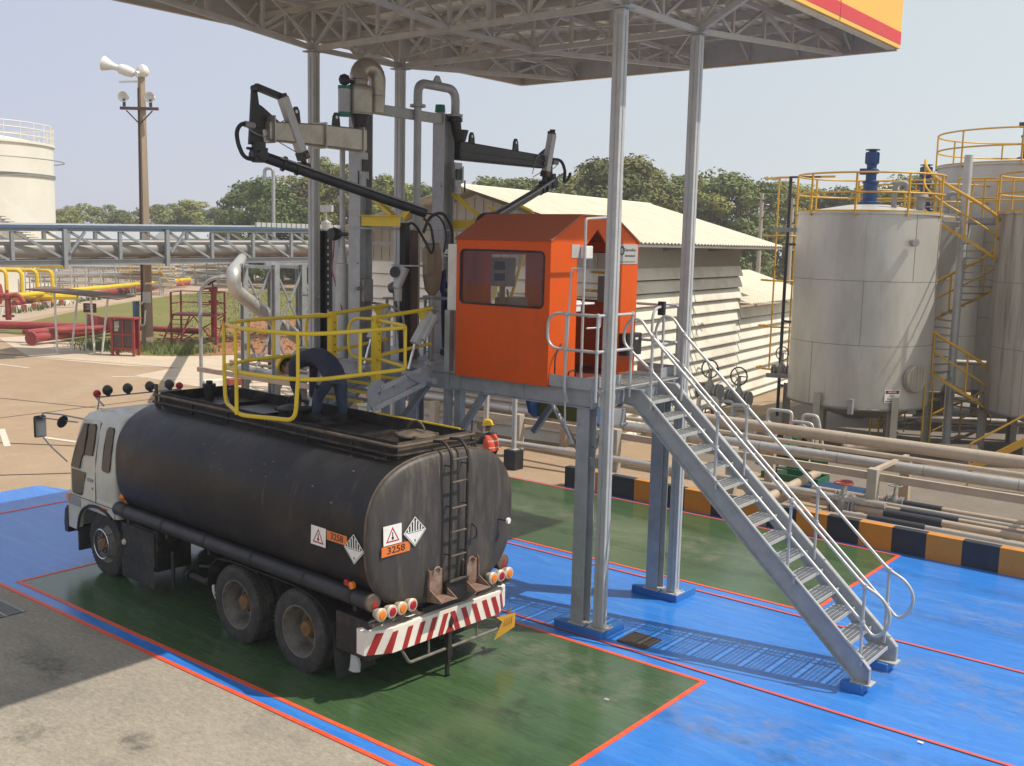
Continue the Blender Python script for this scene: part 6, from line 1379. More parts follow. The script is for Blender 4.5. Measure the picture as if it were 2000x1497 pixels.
# walkway with yellow rails between tanks
wk=thing('tank_walkway','grey walkway with yellow railing linking the tank tops behind the spiral stairs','walkway',(-1.6,21.0,6.2))
b=MB().mat(galvd); b.box(-1.6,2.2,-.8,.6,0,.16); b.build('deck',parent=wk); b=MB().mat(oryel)
for h in (.55,1.1): b.tube([(-1.6,-.78,.16+h),(-.6,-.78,.16+h)],.028,6); b.tube([(.2,-.78,.16+h),(2.2,-.78,.16+h)],.028,6); b.tube([(-1.6,.58,.16+h),(2.2,.58,.16+h)],.028,6)
for x in (-1.6,-.9,.2,.9,1.6,2.2): b.tube([(x,-.78,.16),(x,-.78,1.26)],.028,6); b.tube([(x,.58,.16),(x,.58,1.26)],.028,6)
for x in (.2,.7,1.2,1.7): b.tube([(x,.1,1.9),(x+.5,.1,1.75)],.02,6); b.tube([(x,.1,.16),(x,.1,1.9)],.02,6)
b.build('railing',parent=wk)
# spiral stairs
sp=thing('spiral_staircase','yellow railed spiral staircase winding round a grey column between the tanks','staircase',(-2.64,18.98,0))
rv=Vector((.782,.6228,0)); fv=Vector((-.6228,.782,0))
def hp(phi,r,z): return rv*(r*math.cos(phi))+fv*(r*math.sin(phi))+Vector((0,0,z))
b=MB().mat(galvb); b.cyl((0,0,0),(0,0,8.0),.11,.11,18); b.box(-.2,.2,-.2,.2,0,.02); b.build('column',parent=sp)
zt,turn=7.6,3.95
def zz(phi): return zt-(phi-math.pi)*turn/(2*math.pi)
N=100; ph=[math.pi*.86+(math.pi*3.75)*k/N for k in range(N+1)]
b=MB().mat(oryel); 
b.tube([hp(p,1.08,zz(p)) for p in ph],.042,8); b.tube([hp(p,1.08,zz(p)-.5) for p in ph],.028,6); b.build('handrail',parent=sp)
b=MB().mat(oryel); vs=[];fs=[]
for i,p in enumerate(ph):
    vs+=[hp(p,1.10,zz(p)-1.04),hp(p,1.085,zz(p)-1.04),hp(p,1.085,zz(p)-1.13),hp(p,1.10,zz(p)-1.13)]
    if i: 
        for j in range(4): fs.append(((i-1)*4+j,(i-1)*4+(j+1)%4,i*4+(j+1)%4,i*4+j))
b.add(vs,fs)
for k in range(0,N+1,7): p=ph[k]; b.tube([hp(p,1.08,zz(p)-1.08),hp(p,1.08,zz(p))],.028,6)
b.build('stringer',parent=sp)
b=MB().mat(galvd)
for k in range(0,38):
    p=ph[0]+(ph[-1]-ph[0])*k/38; d=R(11); z=zz(p)-1.10
    if z>.1: b.loft([[hp(p,.1,z),hp(p+.02,.1,z),hp(p+.02,.1,z+.03),hp(p,.1,z+.03)],[hp(p-d*.5,1.07,z),hp(p+d,1.07,z),hp(p+d,1.07,z+.03),hp(p-d*.5,1.07,z+.03)]])
b.build('tread',parent=sp)
lf=thing('ground_stair','short yellow railed steps at the foot of the spiral staircase','steps',(-3.2,17.6,0))
b=MB().mat(oryel)
for y in (-.35,.35): b.tube(fil([(-1.0,y,.1),(-1.0,y,1.0),(.4,y,1.9)],.05),.024,6); b.tube([(-1.0,y,.5),(.4,y,1.4)],.02,6); b.tube([(-.3,y,.4),(-.3,y,1.45)],.02,6); b.tube([(.4,y,0),(.4,y,1.9)],.024,6)
b.build('rail',parent=lf); b=MB().mat(galvd)
for k in range(5): b.box(-.9+.25*k,-.68+.25*k,-.33,.33,.16+.2*k,.19+.2*k)
b.build('tread',parent=lf)
ys=thing('yellow_stair','yellow stair stringer rising at the right edge beyond the pipes','steps',(.6,14.0,0))
b=MB().mat(oryel); b.bar((-1.3,0,.4),(1.8,1.0,2.6),.05,.16,(0,0,1)); b.tube([(-1.3,0,0),(-1.3,0,1.0)],.025,6); b.tube([(-1.3,0,1.0),(1.8,1.0,3.3)],.025,6); b.build('stringer',parent=ys)
# caged ladder and drain pole left of the big tank
cl=thing('caged_ladder','thin yellow ladder cage hanging left of the big silver tank','ladder',(-7.9,18.6,1.6))
b=MB().mat(oryel); b.bar((0,0,.1),(0,0,5.85),.06,.03); 
for z in (.1,1.4,2.8,4.15): b.tube([(.55*math.cos(R(q)),.35+.42*math.sin(R(q)),z) for q in range(150,400,20)],.03,6)
b.tube(fil([(-.5,.1,5.85),(.0,.0,5.88),(1.6,.3,5.9)],.1),.035,6); b.build('cage',parent=cl); b=MB().mat(oryel); b.bar((.35,.55,0),(.35,.55,5.8),.04,.04); b.build('ladder_rail',parent=cl)
o=pipe('downpipe','black square vertical pole clamped beside the big silver tank',[(-7.50,18.5,.3),(-7.50,18.5,7.5)],.05,blackm); b=MB().mat(blackm); b.bar((0,0,5.2),(.9,-.35,5.2),.07); b.bar((0,0,2.9),(.9,-.35,2.9),.07); b.bar((0,0,.95),(.9,-.35,.95),.07); b.bar((0,0,7.18),(1.0,-.2,7.15),.05); b.build('clamp_arm',parent=o)
# pipes under tanks
for i,(p,q,r,lb) in enumerate((((-4.2,15.3,.25),(-1.4,17.3,.3),.13,'pale fat pipe lying under the big silver tank'),((-5,19.5,.5),(3,23,.6),.10,'grey pipe crossing behind the tank legs'),((-6,20.5,.9),(4,25.5,1.0),.08,'upper thin pipe crossing behind the tank legs'),((-3,20.5,2.2),(2,23,2.2),.09,'pipe bridging high between the tank legs'))):
    pipe('ground_pipe',lb,[p,q],r,silp if i!=0 else tanp,group='pipes under the tanks')
st2=MB().mat(blackm); st2.box(-.4,.4,-.25,.25,.55,.6)
for x in (-.36,.36):
    for y in (-.2,.2): st2.box(x-.025,x+.025,y-.025,y+.025,0,.55)
o=st2.build('stool'); o.location=(-5.1,14.2,0); tag(o,'small black steel stool standing by the tank leg','stool')
struct(plane('shaded_floor',[(-7.2,12.2),(8,9.9),(12,30),(-9,30),(-8.6,19)],.004,ground_mat('shade_dark_concrete',(.20,.17,.14),(.13,.11,.09),(.26,.22,.18),1.2)))  # concrete around the tanks, coloured darker to stand for their shade
# ------------------------------------------------------------------ white louvred shed
shw=mat('shed_white_sheet',(.80,.765,.66),.5,.05,.05,1.2,dirt=(.52,.45,.35),damt=.45,dsc=.8); shr=mat('shed_roof_sheet',(.68,.63,.50),.5,.1,.08,1.0,dirt=(.48,.42,.3),damt=.5,stretch=(.4,2,1)); shd=mat('shed_shadow_gap',(.03,.028,.025),.9)
shg=mat('shed_gable_sheet',(.42,.38,.32),.6,0,.08,2)
def corr(b,p0,pu,pv,nu,amp=.035,prof=(0,0,1,1),N=None):
    # corrugated sheet: ridges along v, waves along u
    p0,pu,pv=Vector(p0),Vector(pu),Vector(pv); nn=(N or pu.cross(pv)).normalized(); vs=[];fs=[]; m=nu*4
    for i in range(m+1):
        o=p0+pu*(i/m)+nn*(amp*prof[i%4]); vs+=[o,o+pv]
    for i in range(m): fs.append((2*i,2*i+1,2*i+3,2*i+2))
    b.add(vs,fs)
sh=thing('white_shed','white shed with louvred sheet walls and corrugated gable roof behind the platform','shed',(-10.65,22.55,0),R(6.8))
b=MB().mat(shr); YA,YB=-11.9,.65
corr(b,(.95,YA,5.42),(0,YB-YA,0),(-5.1,0,1.45),52,.035,N=Vector((.27,0,1))); corr(b,(-9.25,YA,5.42),(0,YB-YA,0),(5.1,0,1.45),52,.035,N=Vector((-.27,0,1))); b.build('roof',parent=sh,sharp=10)
b=MB().mat(shr); b.prism([(-4.35,6.80),(-4.15,6.93),(-3.95,6.80),(-4.15,6.86)],'y',YA,YB); b.build('ridge_cap',parent=sh)
b=MB().mat(shg); corr(b,(0,-11.0,4.75),(0,9.97,0),(0,0,.72),60,.03); b.build('ribbed_band',parent=sh,sharp=10)
def louvres(y0,y1,ztop,nm='louvre_wall'):
    b=MB().mat(shw); z=ztop
    while z>.2:
        h=min(.37,z-.05)
        b.prism([(.0,z),(.04,z-.01),(.15,z-h+.065),(.15,z-h+.035),(.0,z-h+.10)],'y',y0,y1); z-=.37
    w=b.build(nm,parent=sh,sharp=15)
    b=MB().mat(shd); b.box(-.06,-.01,y0,y1,.02,ztop); b.build('dark_backing',parent=w)
louvres(-11.0,-1.04,4.75); louvres(-1.0,6.6,3.3)
b=MB().mat(shg); b.add([(0,-11.01,0),(-8.3,-11.01,0),(-8.3,-11.01,5.4),(-4.15,-11.01,6.65),(0,-11.01,5.4)],[(0,1,2,3,4)])
for k in range(28): b.box(-.3*k-.02,-.3*k+.02,-11.04,-11.011,4.76,5.4+1.2*min(.3*k/4.15,(8.3-.3*k)/4.15))
gw_=b.build('gable_wall',parent=sh)
b=MB().mat(shw); z=4.75
while z>.2:
    b.prism([(-11.02,z),(-11.07,z-.04),(-11.15,z-.34),(-11.15,z-.37),(-11.02,z-.32)],'x',-8.3,.06); z-=.37
b.build('louvre_wall',parent=sh,sharp=15)
b=MB().mat(shg); b.box(-8.3,-.02,-1.05,-1.0,0,5.4); b.build('end_wall',parent=sh)
b=MB().mat(galvd)
for y in (-11.3,-7.5,-4,-.6): b.bar((.0,y,5.28),(.9,y,5.38),.06,.12)
b.bar((.9,-11.8,5.38),(.9,.6,5.38),.05,.1); b.box(-8.8,.6,-11.5,-11.35,5.2,5.3); b.build('eave_truss',parent=sh)
b=MB().mat(shr); corr(b,(.55,-1.15,3.48),(0,8.2,0),(-3.0,0,.95),34,.035,N=Vector((.3,0,1))); b.build('annex_roof',parent=sh,sharp=10)
b=MB().mat(conp); b.box(-8.3,.10,-11.05,6.6,.0,.15); b.build('plinth',parent=sh)
# poles and blue awning beyond the shed
for i,(x,y,h,lb) in enumerate(((-21.5,46,8.5,'left of the pair'),(-19.6,46,8.2,'right of the pair'))):
    t=thing('utility_pole',f'concrete utility pole with crossarms seen beside the big silver tank, {lb}','utility pole',(x,y,0),0,'twin utility poles'); b=MB().mat(conp); b.tube([(0,0,0),(0,0,h)],[.16,.10],10); b.build('pole',parent=t)
    b=MB().mat(rustm); b.bar((-.9,.3,h-.4),(.9,-.3,h-.4),.1); b.bar((-.7,.3,h-1.4),(.7,-.3,h-1.4),.08); b.build('crossarm',parent=t)
t=thing('blue_awning','small blue awning roof left of the big silver tank','awning',(-15.9,40,-.35)); t.scale=(.42,.42,1); b=MB().mat(mat('awning_blue',(.02,.10,.45),.5)); b.add([(-1.6,-1,4.3),(1.6,-1,4.3),(1.6,1,4.9),(-1.6,1,4.9)],[(0,1,2,3)]); b.build('sheet',parent=t); b=MB().mat(galvb)
for x in (-1.5,1.5):
    for y in (-.9,.9): b.tube([(x,y,0),(x,y,4.3 if y<0 else 4.85)],.05,6)
b.build('post',parent=t)
t=thing('yard_fence','pale tube fence and gate beyond the shed annex','fence',(-21,40,0),R(38)); b=MB().mat(whitep)
for x in range(-4,5): b.tube([(x,0,0),(x,0,2.4)],.04,6)
for z in (.8,1.6,2.4): b.tube([(-4,0,z),(4,0,z)],.035,6)
b.build('rails',parent=t)
pipe('red_pipe','red fire main on supports beyond the shed annex',[(-30,48,2.6),(-16,56,2.6)],.14,redp)
# ------------------------------------------------------------------ pipe bridge
pbm=mat('bridge_grey_paint',(.27,.29,.32),.5,.3,.1,3,dirt=(.2,.19,.18),damt=.3); lag=mat('bridge_pipe_lagging',(.30,.28,.26),.5,.35,.12,2,dirt=(.2,.17,.14),damt=.5,stretch=(2,.3,1))
pb=thing('pipe_bridge','long grey truss pipe bridge crossing behind the tanker at left','pipe bridge',(-36,14,0))
ya,yb=-22,16; ZB,ZT=3.86,5.39; sl=.0115
def zb_(y): return ZB+(y+14)*sl
def zt_(y): return ZT+(y+14)*.0165
b=MB().mat(pbm)
for dx in (0,-2.0):
    b.ibeam((dx,ya,zb_(ya)+.1),(dx,yb,zb_(yb)+.1),.2,.24,(0,0,1),.02); b.ibeam((dx,ya,zt_(ya)-.1),(dx,yb,zt_(yb)-.1),.2,.2,(0,0,1),.02)
b.build('chord',parent=pb)
b=MB().mat(pbm)
for k in range(16):
    y=ya+.6+2.35*k
    for dx in (0,-2.0):
        b.box(dx-.07,dx+.07,y-.07,y+.07,zb_(y)+.225,zt_(y)-.205)
        b.bar((dx,y+.12,zt_(y)-.24),(dx,y+2.2,zb_(y)+.26),.10,.10)
    b.box(-1.88,-.12,y-.07,y+.07,zb_(y)-.0,zb_(y)+.12)
b.build('web_member',parent=pb)
b=MB().mat(bluest); b.bar((.12,ya,zt_(ya)-.02),(.12,yb,zt_(yb)-.02),.02,.08,(0,0,1)); b.build('blue_trim',parent=pb)
b=MB().mat(pbm)
for y in (-12.2,-7.4,-2.6,2.2): b.bar((.1,y,zb_(y)+.5),(.1,y+.7,zt_(y)-.2),.10); b.bar((.1,y-.2,zb_(y)-.1),(.1,y-.2,zt_(y)-.1),.16)
b.build('gusset',parent=pb)
for x,z,r in ((-.5,.62,.34),(-1.15,.60,.32),(-1.65,.85,.2)):
    b=MB().mat(lag); b.tube([(x,ya,zb_(ya)+z),(x,yb,zb_(yb)+z)],r,16); b.build('lagged_pipe',parent=pb)
for x in (-.5,-1.3):
    b=MB().mat(pbm); b.tube([(x,ya,zt_(ya)+.06),(x,yb,zt_(yb)+.06)],.07,8); b.build('top_pipe',parent=pb)
b=MB().mat(galvb)
for k in range(20): b.box(-.1,.04,7.0+.31*k,7.24+.31*k,zt_(10)+.02,zt_(10)+.24)
b.build('ladder_tray',parent=pb)
sf=thing('duct_support','grey braced steel column frame holding the silver duct behind the cage','frame',(-20.8,8,0))
for y in (2.0,3.1,4.3,5.4):
    for x in (0,-1.6):
        b=MB().mat(galv); b.ibeam((x,y,0),(x,y,4.48),.19,.19,(1,0,0),.014); b.build('column',parent=sf)
b=MB().mat(galv)
for y0,y1 in ((2.0,3.1),(4.3,5.4)):
    for x in (0,-1.6): b.bar((x,y0,.3),(x,y1,2.2),.06); b.bar((x,y1,.3),(x,y0,2.2),.06); b.bar((x,y0,2.3),(x,y1,4.3),.06); b.bar((x,y1,2.3),(x,y0,4.3),.06); b.bar((x,y0,2.25),(x,y1,2.25),.06)
for y in (2.0,3.1,4.3,5.4): b.bar((0,y,4.40),(-1.6,y,4.40),.1)
b.bar((0,1.6,4.52),(0,5.8,4.52),.08)
b.build('bracing',parent=sf)
dt=thing('duct','fat silver lagged duct dropping from the pipe bridge behind the cage','duct',(-21.2,9.0,0))
b=MB().mat(silp); b.X=Matrix.Translation((21.2,-9.0,0)); b.tube(fil([(-36.6,20.6,4.3),(-21.4,8.85,4.25),(-21.4,8.85,3.7),(-21.2,12.4,1.3),(-21.2,12.55,.1)],.25,3),.22,18); b.build('lagging',parent=dt)
b=MB().mat(galvd); b.X=Matrix.Translation((21.2,-9.0,0))
for k in range(7): c=Vector((-21.4,8.95,3.78)).lerp(Vector((-21.2,12.35,1.32)),k/6); b.lathe([(.22,-.015),(.226,-.015),(.226,.015),(.22,.015)],c,Vector((.2,3.5,-2.6)),18)
b.build('band',parent=dt)
pg=thing('pressure_gauge','round gauge on a stalk above the right end of the pipe bridge','gauge',(-25,15.8,5.6)); b=MB().mat(galvb); b.tube([(0,0,0),(0,0,.8)],.03,6); b.box(-.35,.35,-.05,.05,.75,1.0); b.lathe([(0,-.2),(.18,-.12),(.2,.1),(0,.2)],(0,0,.25),(0,0,1),12); b.build('head',parent=pg)
hp_=thing('vent_pipe','thin grey vent pipe with hooked top behind the pipe bridge','vent pipe',(-42.7,27.4,0)); b=MB().mat(galv); b.tube(fil([(0,0,0),(0,0,9.2),(-.4,-.3,9.2),(-.4,-.3,8.5)],.25),.10,8); b.build('pipe',parent=hp_)
# ------------------------------------------------------------------ left background
ct=thing('white_tank','large white storage tank with roof railing at the far left','tank',(-92.7,32.7,0))
wt=mat('tank_white_paint',(.78,.74,.66),.5,0,.04,.4,dirt=(.62,.55,.46),damt=.3,dsc=.3)
b=MB().mat(wt); Rr=7.3; b.lathe([(Rr,0),(Rr,12.9),(Rr+.15,12.9),(Rr+.15,13.1),(0,14.3)],n=96); b.build('shell',parent=ct,sharp=20)
b=MB().mat(wt)
for h in (13.6,14.2,14.7): b.tube([((Rr)*math.cos(R(a)),(Rr)*math.sin(R(a)),h) for a in range(0,360,6)],.05,6,closed=True)
for a in range(0,360,12): b.tube([(Rr*math.cos(R(a)),Rr*math.sin(R(a)),13),(Rr*math.cos(R(a)),Rr*math.sin(R(a)),14.7)],.05,5)
b.build('railing',parent=ct)
b=MB().mat(galvd); b.lathe([(Rr,10.1),(Rr+.12,10.1),(Rr+.12,10.35),(Rr,10.35)],n=96); b.tube([((Rr+.9)*math.cos(R(a)),(Rr+.9)*math.sin(R(a)),11.6) for a in range(0,360,6)],.05,6,closed=True)
for a in (-75,-62,-52,-30): b.tube([((Rr+.15)*math.cos(R(a)),(Rr+.15)*math.sin(R(a)),0),((Rr+.15)*math.cos(R(a)),(Rr+.15)*math.sin(R(a)),12.6)],.07,6)
b.build('ring_pipe',parent=ct)
b=MB().mat(whites); vs=[];fs=[]
for k in range(41):
    a=R(-5+75*k/40); z=6.5*(1-k/40)*1.05
    vs+=[((Rr+1.1)*math.cos(a),(Rr+1.1)*math.sin(a),z+1.3),((Rr+1.1)*math.cos(a),(Rr+1.1)*math.sin(a),z+.9)]
    if k: fs.append((2*k-2,2*k,2*k+1,2*k-1))
b.add(vs,fs); b.build('spiral_stair_rail',parent=ct); b=MB().mat(galvd)
for k in range(30):
    a=R(-5+75*k/30); z=6.5*(1-k/30)
    b.bar((Rr*math.cos(a),Rr*math.sin(a),z),((Rr+1.05)*math.cos(a),(Rr+1.05)*math.sin(a),z),.35,.06,(0,0,1))
b.build('spiral_step',parent=ct)
b=MB().mat(oryel); a=R(-58); b.tube([((Rr+.3)*math.cos(a),(Rr+.3)*math.sin(a),0),((Rr+.3)*math.cos(a),(Rr+.3)*math.sin(a),11.8)],.09,6); b.build('yellow_pipe',parent=ct)
b=MB().mat(redp); b.cbox(((Rr+.3)*math.cos(a),(Rr+.3)*math.sin(a),12.1),(.7,.7,.7)); b.build('red_foam_box',parent=ct)
# siren mast
wood=mat('weathered_mast_concrete',(.34,.26,.19),.8,0,.15,3,.15,20,dirt=(.22,.16,.11),damt=.5,stretch=(2,2,.2)); brn=mat('brown_steel',(.13,.06,.05),.7,.1,.2)
ms=thing('siren_mast','tall concrete mast with white siren horn and loudspeakers behind the pipe bridge','mast',(-38.6,16.6,0))
b=MB().mat(wood); b.loft([[(s*w,-w,z),(s*w*-1,-w,z),(s*w*-1,w,z),(s*w,w,z)] for s,w,z in ((1,.20,0),(1,.115,12.5))]); b.build('pole',parent=ms)
b=MB().mat(brn); RVv=Vector((.78,.62,0)); b.bar(tuple(RVv*-.88+Vector((.1,-.2,11.05))),tuple(RVv*.88+Vector((.1,-.2,11.05))),.13,.13,(0,0,1)); b.bar(tuple(RVv*-.6+Vector((.1,-.2,10.95))),(.1,-.2,10.35),.05); b.bar(tuple(RVv*.6+Vector((.1,-.2,10.95))),(.1,-.2,10.35),.05); b.build('crossarm',parent=ms)
sirw=mat('siren_white',(.72,.70,.66),.45,0,.06)
for k in (-.66,.56):
    b=MB().mat(sirw); c=RVv*k+Vector((.12,-.25,11.55)); ax=Vector((.5,-.8,-.05)); b.lathe([(.0,.0),(.10,-.05),(.10,-.3),(.0,-.32)],c,ax,16); b.lathe([(.05,-.1),(.12,.0),(.24,.12),(.245,.12),(.13,-.02),(.06,-.12)],c,ax,20); b.mat(blackm); b.cyl(c+Vector((0,0,-.42)),c+Vector((0,0,-.1)),.07,n=8); b.build('loudspeaker',parent=ms)
b=MB().mat(sirw); c=Vector((-.4,-.32,12.85))+RVv*-.5; ax=(RVv*-1+Vector((0,0,.30))).normalized(); b.lathe([(.10,-.75),(.20,-.65),(.25,-.3),(.22,-.05),(.14,.05),(.14,.2),(.20,.45),(.33,.75),(.34,.75),(.22,.44),(.1,.2)],c,ax,22); b.lathe([(0,.25),(.15,.25)],c,ax,16); b.bar(tuple(c+Vector((0,0,-.6))),(0,0,12.3),.08); b.bar(tuple(c-ax*.5),(0,0,12.4),.07); b.build('siren_horn',parent=ms)
b=MB().mat(sirw); b.lathe([(0,-.28),(.2,-.22),(.28,-.05),(.28,.08),(.2,.2),(0,.24)],(.12,0,12.75),(.3,-.8,.2),20); b.cyl((.12,-.2,12.65),(.2,-.4,12.6),.08); b.build('siren_motor',parent=ms)
b=MB().mat(brn); b.tube([(-.06,-.15,12.0),(-.1,-.22,1.0)],.03,6); b.tube([(-.02,-.16,11.0),(-.0,-.22,1.0)],.025,6); b.build('conduit',parent=ms)
b=MB().mat(galvb); b.cbox((.42,-.25,2.4),(.3,.25,.5)); b.build('junction_box',parent=ms)
b=MB().mat(whites); b.tube(fil([(.36,-.38,2.2),(-.15,-.4,1.9),(-.1,-.42,1.2),(.4,-.4,1.0),(.45,-.35,1.8)],.3),.04,6); b.build('white_cable',parent=ms)
b=MB().mat(bluest); b.cbox((-.1,-.5,1.6),(.25,.2,1.2)); b.build('blue_box',parent=ms)
# street lamp
sl_=thing('street_lamp','slim grey street lamp with curved arm behind the tanker','street lamp',(-25.7,10.6,0))
b=MB().mat(galv); b.tube(fil([(0,0,0),(0,0,3.45),(.28,.22,3.85),(.62,.45,3.92)],.5,6),.065,10); b.build('pole',parent=sl_); b=MB().mat(whitep); b.loft([[(.58,.36,3.88),(.52,.46,3.88),(.52,.46,3.98),(.58,.36,3.98)],[(1.15,.82,4.02),(1.09,.92,4.02),(1.09,.92,4.12),(1.15,.82,4.12)]]); b.build('lamp_head',parent=sl_)
# red hose cabinet
cb=thing('hose_cabinet','red fire hose cabinet with mesh doors and notice standing by the mast','cabinet',(-36.1,13.95,0),R(30))
b=MB().mat(redp)
for x in (-.5,.5):
    for y in (-.22,.22): b.box(x-.05,x+.05,y-.05,y+.05,0,1.62)
b.box(-.62,.62,-.34,.34,1.63,1.70); b.box(-.45,.45,-.24,-.2,.92,.99); b.box(-.45,.45,-.24,-.2,.30,.38); b.box(-.02,.04,-.245,-.205,.38,1.6); b.box(-.45,.45,.18,.2,.3,1.6); b.box(-.5,.5,-.2,.2,.26,.30); b.build('frame',parent=cb)
b=MB().mat(mat('dark_mesh',(.10,.07,.06),.8)); b.box(-.45,-.03,-.20,-.19,.38,1.6); b.box(.05,.45,-.20,-.19,.38,1.6); b.build('mesh_door',parent=cb)
b=MB().mat(whites); 
for z in (1.48,1.40,1.34,1.28,1.22,1.16,1.10): b.box(-.40,-.20+.03*math.sin(z*90),-.208,-.203,z,z+.03)
b.build('notice',parent=cb)
# shelter and red pipe skid
sht=thing('steel_shelter','flat rusty shelter roof on thin leaning white posts by the red pipes','shelter',(-38.5,13.3,0),R(35))
b=MB().mat(mat('rusty_roof',(.20,.13,.10),.8,.1,.2,4)); b.loft([[(-2.1,-.9,2.78),(2.1,-.9,2.45),(2.1,-.9,2.50),(-2.1,-.9,2.83)],[(-2.1,.9,2.84),(2.1,.9,2.51),(2.1,.9,2.56),(-2.1,.9,2.89)]]); b.build('roof',parent=sht)
b=MB().mat(whitep)
for p,q in (((-.85,-.7,0),(-.9,-.7,2.7)),((-.7,.3,0),(-.45,.6,2.68)),((.85,-.7,0),(.75,-.7,2.6)),((1.0,-.3,0),(1.35,-.3,2.55))): b.tube([p,q],.05,8)
b.build('post',parent=sht)
sb=thing('notice_board','small maroon notice board on a leaning post under the shelter','sign',(-38.9,13.9,0),R(30)); b=MB().mat(brn); b.cbox((0,0,1.95),(.62,.04,.42)); b.build('board',parent=sb); b=MB().mat(whitep); b.tube([(-.3,.05,0),(-.2,.04,1.8)],.035,6); b.build('post',parent=sb)
b=MB().mat(whites)
for z,l in ((2.05,.4),(1.97,.3),(1.89,.42)): b.box(-l/2,l/2,-.024,-.021,z,z+.025)
b.build('lettering',parent=sb)
rp=thing('red_pipe_skid','thick red fire pipes with blank flanges lying on the ground under the shelter','pipework',(-43,15.5,0))
b=MB().mat(redp); b.tube([(.6,-2.6,.35),(-2.2,4.0,.4)],.22,14); b.cyl((.62,-2.65,.35),(.55,-2.5,.35),.32,.32,16); b.tube([(.2,-2.6,.6),(.0,2.4,.62)],.14,10); b.tube([(-.5,-2.4,.55),(-3,2.8,.5)],.12,10); b.build('barrel',parent=rp)
b=MB().mat(redp); b.loft([[(-3.0,2.2,1.1),(.6,1.4,1.1),(.6,1.4,.55),(-3.0,2.2,.55)],[(-3.0,2.3,1.1),(.6,1.5,1.1),(.6,1.5,.55),(-3.0,2.3,.55)]]); b.cyl((-.8,1.4,.5),(-.8,1.4,1.15),.12,n=10); b.build('plate',parent=rp)
pipe('red_pipe','long red fire main lying along the lawn edge at left',[(-66,2,.42),(-49.6,14.6,.42),(-45.0,18.0,.42)],.21,redp)
pipe('red_pipe','thin red pipe running from the skid to the red monitor stand',[(-45.4,18.2,.5),(-39.5,20.2,.5)],.15,redp)
hy=thing('fire_hydrant','red fire hydrant with twin outlets on the long red main','hydrant',(-50.2,15.6,0)); b=MB().mat(redp); b.cyl((0,0,.6),(0,0,1.75),.15,.15,12); b.lathe([(.3,.75),(.3,.85)],n=12); b.tube(fil([(-.75,-.5,1.55),(-.5,-.35,1.95),(0,0,1.85),(.5,.35,1.95),(.75,.5,1.55)],.2),.13,8); b.lathe([(.2,1.75),(.2,1.95),(.06,2.05),(.06,2.2)],n=10); b.build('body',parent=hy)
mn=thing('monitor_stand','red steel stand with steps and a fire monitor on the lawn','fire monitor',(-38.6,19.4,0),R(38))
b=MB().mat(redp); b.box(-1.15,1.15,-.7,.9,1.42,1.5)
for x in (-1.1,1.1):
    for y in (-.65,.85): b.box(x-.04,x+.04,y-.04,y+.04,0,2.55)
for z in (2.0,2.55): b.bar((-1.1,.85,z),(1.1,.85,z),.05); b.bar((1.1,-.65,z),(1.1,.85,z),.05); b.bar((-1.1,-.65,z),(-1.1,.85,z),.05); b.bar((.2,-.65,z),(1.1,-.65,z),.05)
for p,q in (((-1.1,-.65,0),(0,-.65,1.4)),((1.1,-.65,0),(0,-.65,1.4)),((1.1,-.65,0),(1.1,.85,1.4)),((-1.1,.85,0),(1.1,.85,1.4))): b.bar(p,q,.05)
b.build('frame',parent=mn)
b=MB().mat(redp)
for x in (-.95,-.15): b.bar((x,-.75,1.45),(x-.35,-1.6,0),.07,.05)
for k in range(6): b.bar((-.95-.05*k,-.85-.12*k,1.25-.22*k),(-.15-.05*k,-.85-.12*k,1.25-.22*k),.12,.03)
b.build('steps',parent=mn)
b=MB().mat(redp); b.cyl((.7,.3,.3),(.7,.3,2.6),.13,.13,12); b.cyl((.7,.3,2.0),(.7,.3,2.15),.24,.24,12); b.cyl((.7,.3,2.6),(.7,.3,2.72),.22,.22,12); b.bar((.1,.3,2.7),(.9,.3,2.78),.25,.12); b.mat(blackm); b.bar((.5,.1,2.95),(.9,.0,3.2),.14); b.tube([(.7,.3,2.7),(.7,.2,3.1)],.04,6); b.build('monitor',parent=mn)
# kerb stones red/white
kw=thing('striped_kerb','red and white painted kerb along the far road edge','kerb',(-62,20.6,0)); pts=[Vector((-66.0,17.0,0)),Vector((-61.9,20.9,0)),Vector((-68.2,28.2,0)),Vector((-79,39.5,0)),Vector((-90,52,0)),Vector((-98,62,0))]
for m,off_ in ((whitep,0),(redp,1)):
    b=MB().mat(m); b.X=Matrix.Translation((62,-20.6,0))
    for s in range(len(pts)-1):
        p,q=pts[s],pts[s+1]; L=(q-p).length; n=int(L/.75)
        for k in range(n):
            isr=(k%2==1 and s<2)
            if isr==(off_==1): b.bar(p+(q-p)*(k/n)+Vector((0,0,.2)),p+(q-p)*((k+.97)/n)+Vector((0,0,.2)),.3,.4,(0,0,1))
    b.build('kerb_block',parent=kw)
for p,m,lb in (((-25.6,11.0),whitep,'white loose kerb block at the foot of the street lamp'),((-25.35,11.85),redp,'red loose kerb block right of the street lamp'),((-25.4,12.9),whitep,'long white kerb block behind the tanker catwalk'),((-24.6,14.4),redp,'red kerb block seen through the yellow cage')):
    o=MB().mat(m).box(-.14,.14,-.36,.36,0,.26).build('kerb_block',bevel=.03); o.location=(*p,0); o.rotation_euler=(0,0,R(-12)); tag(o,lb,'kerb block','loose kerb blocks')
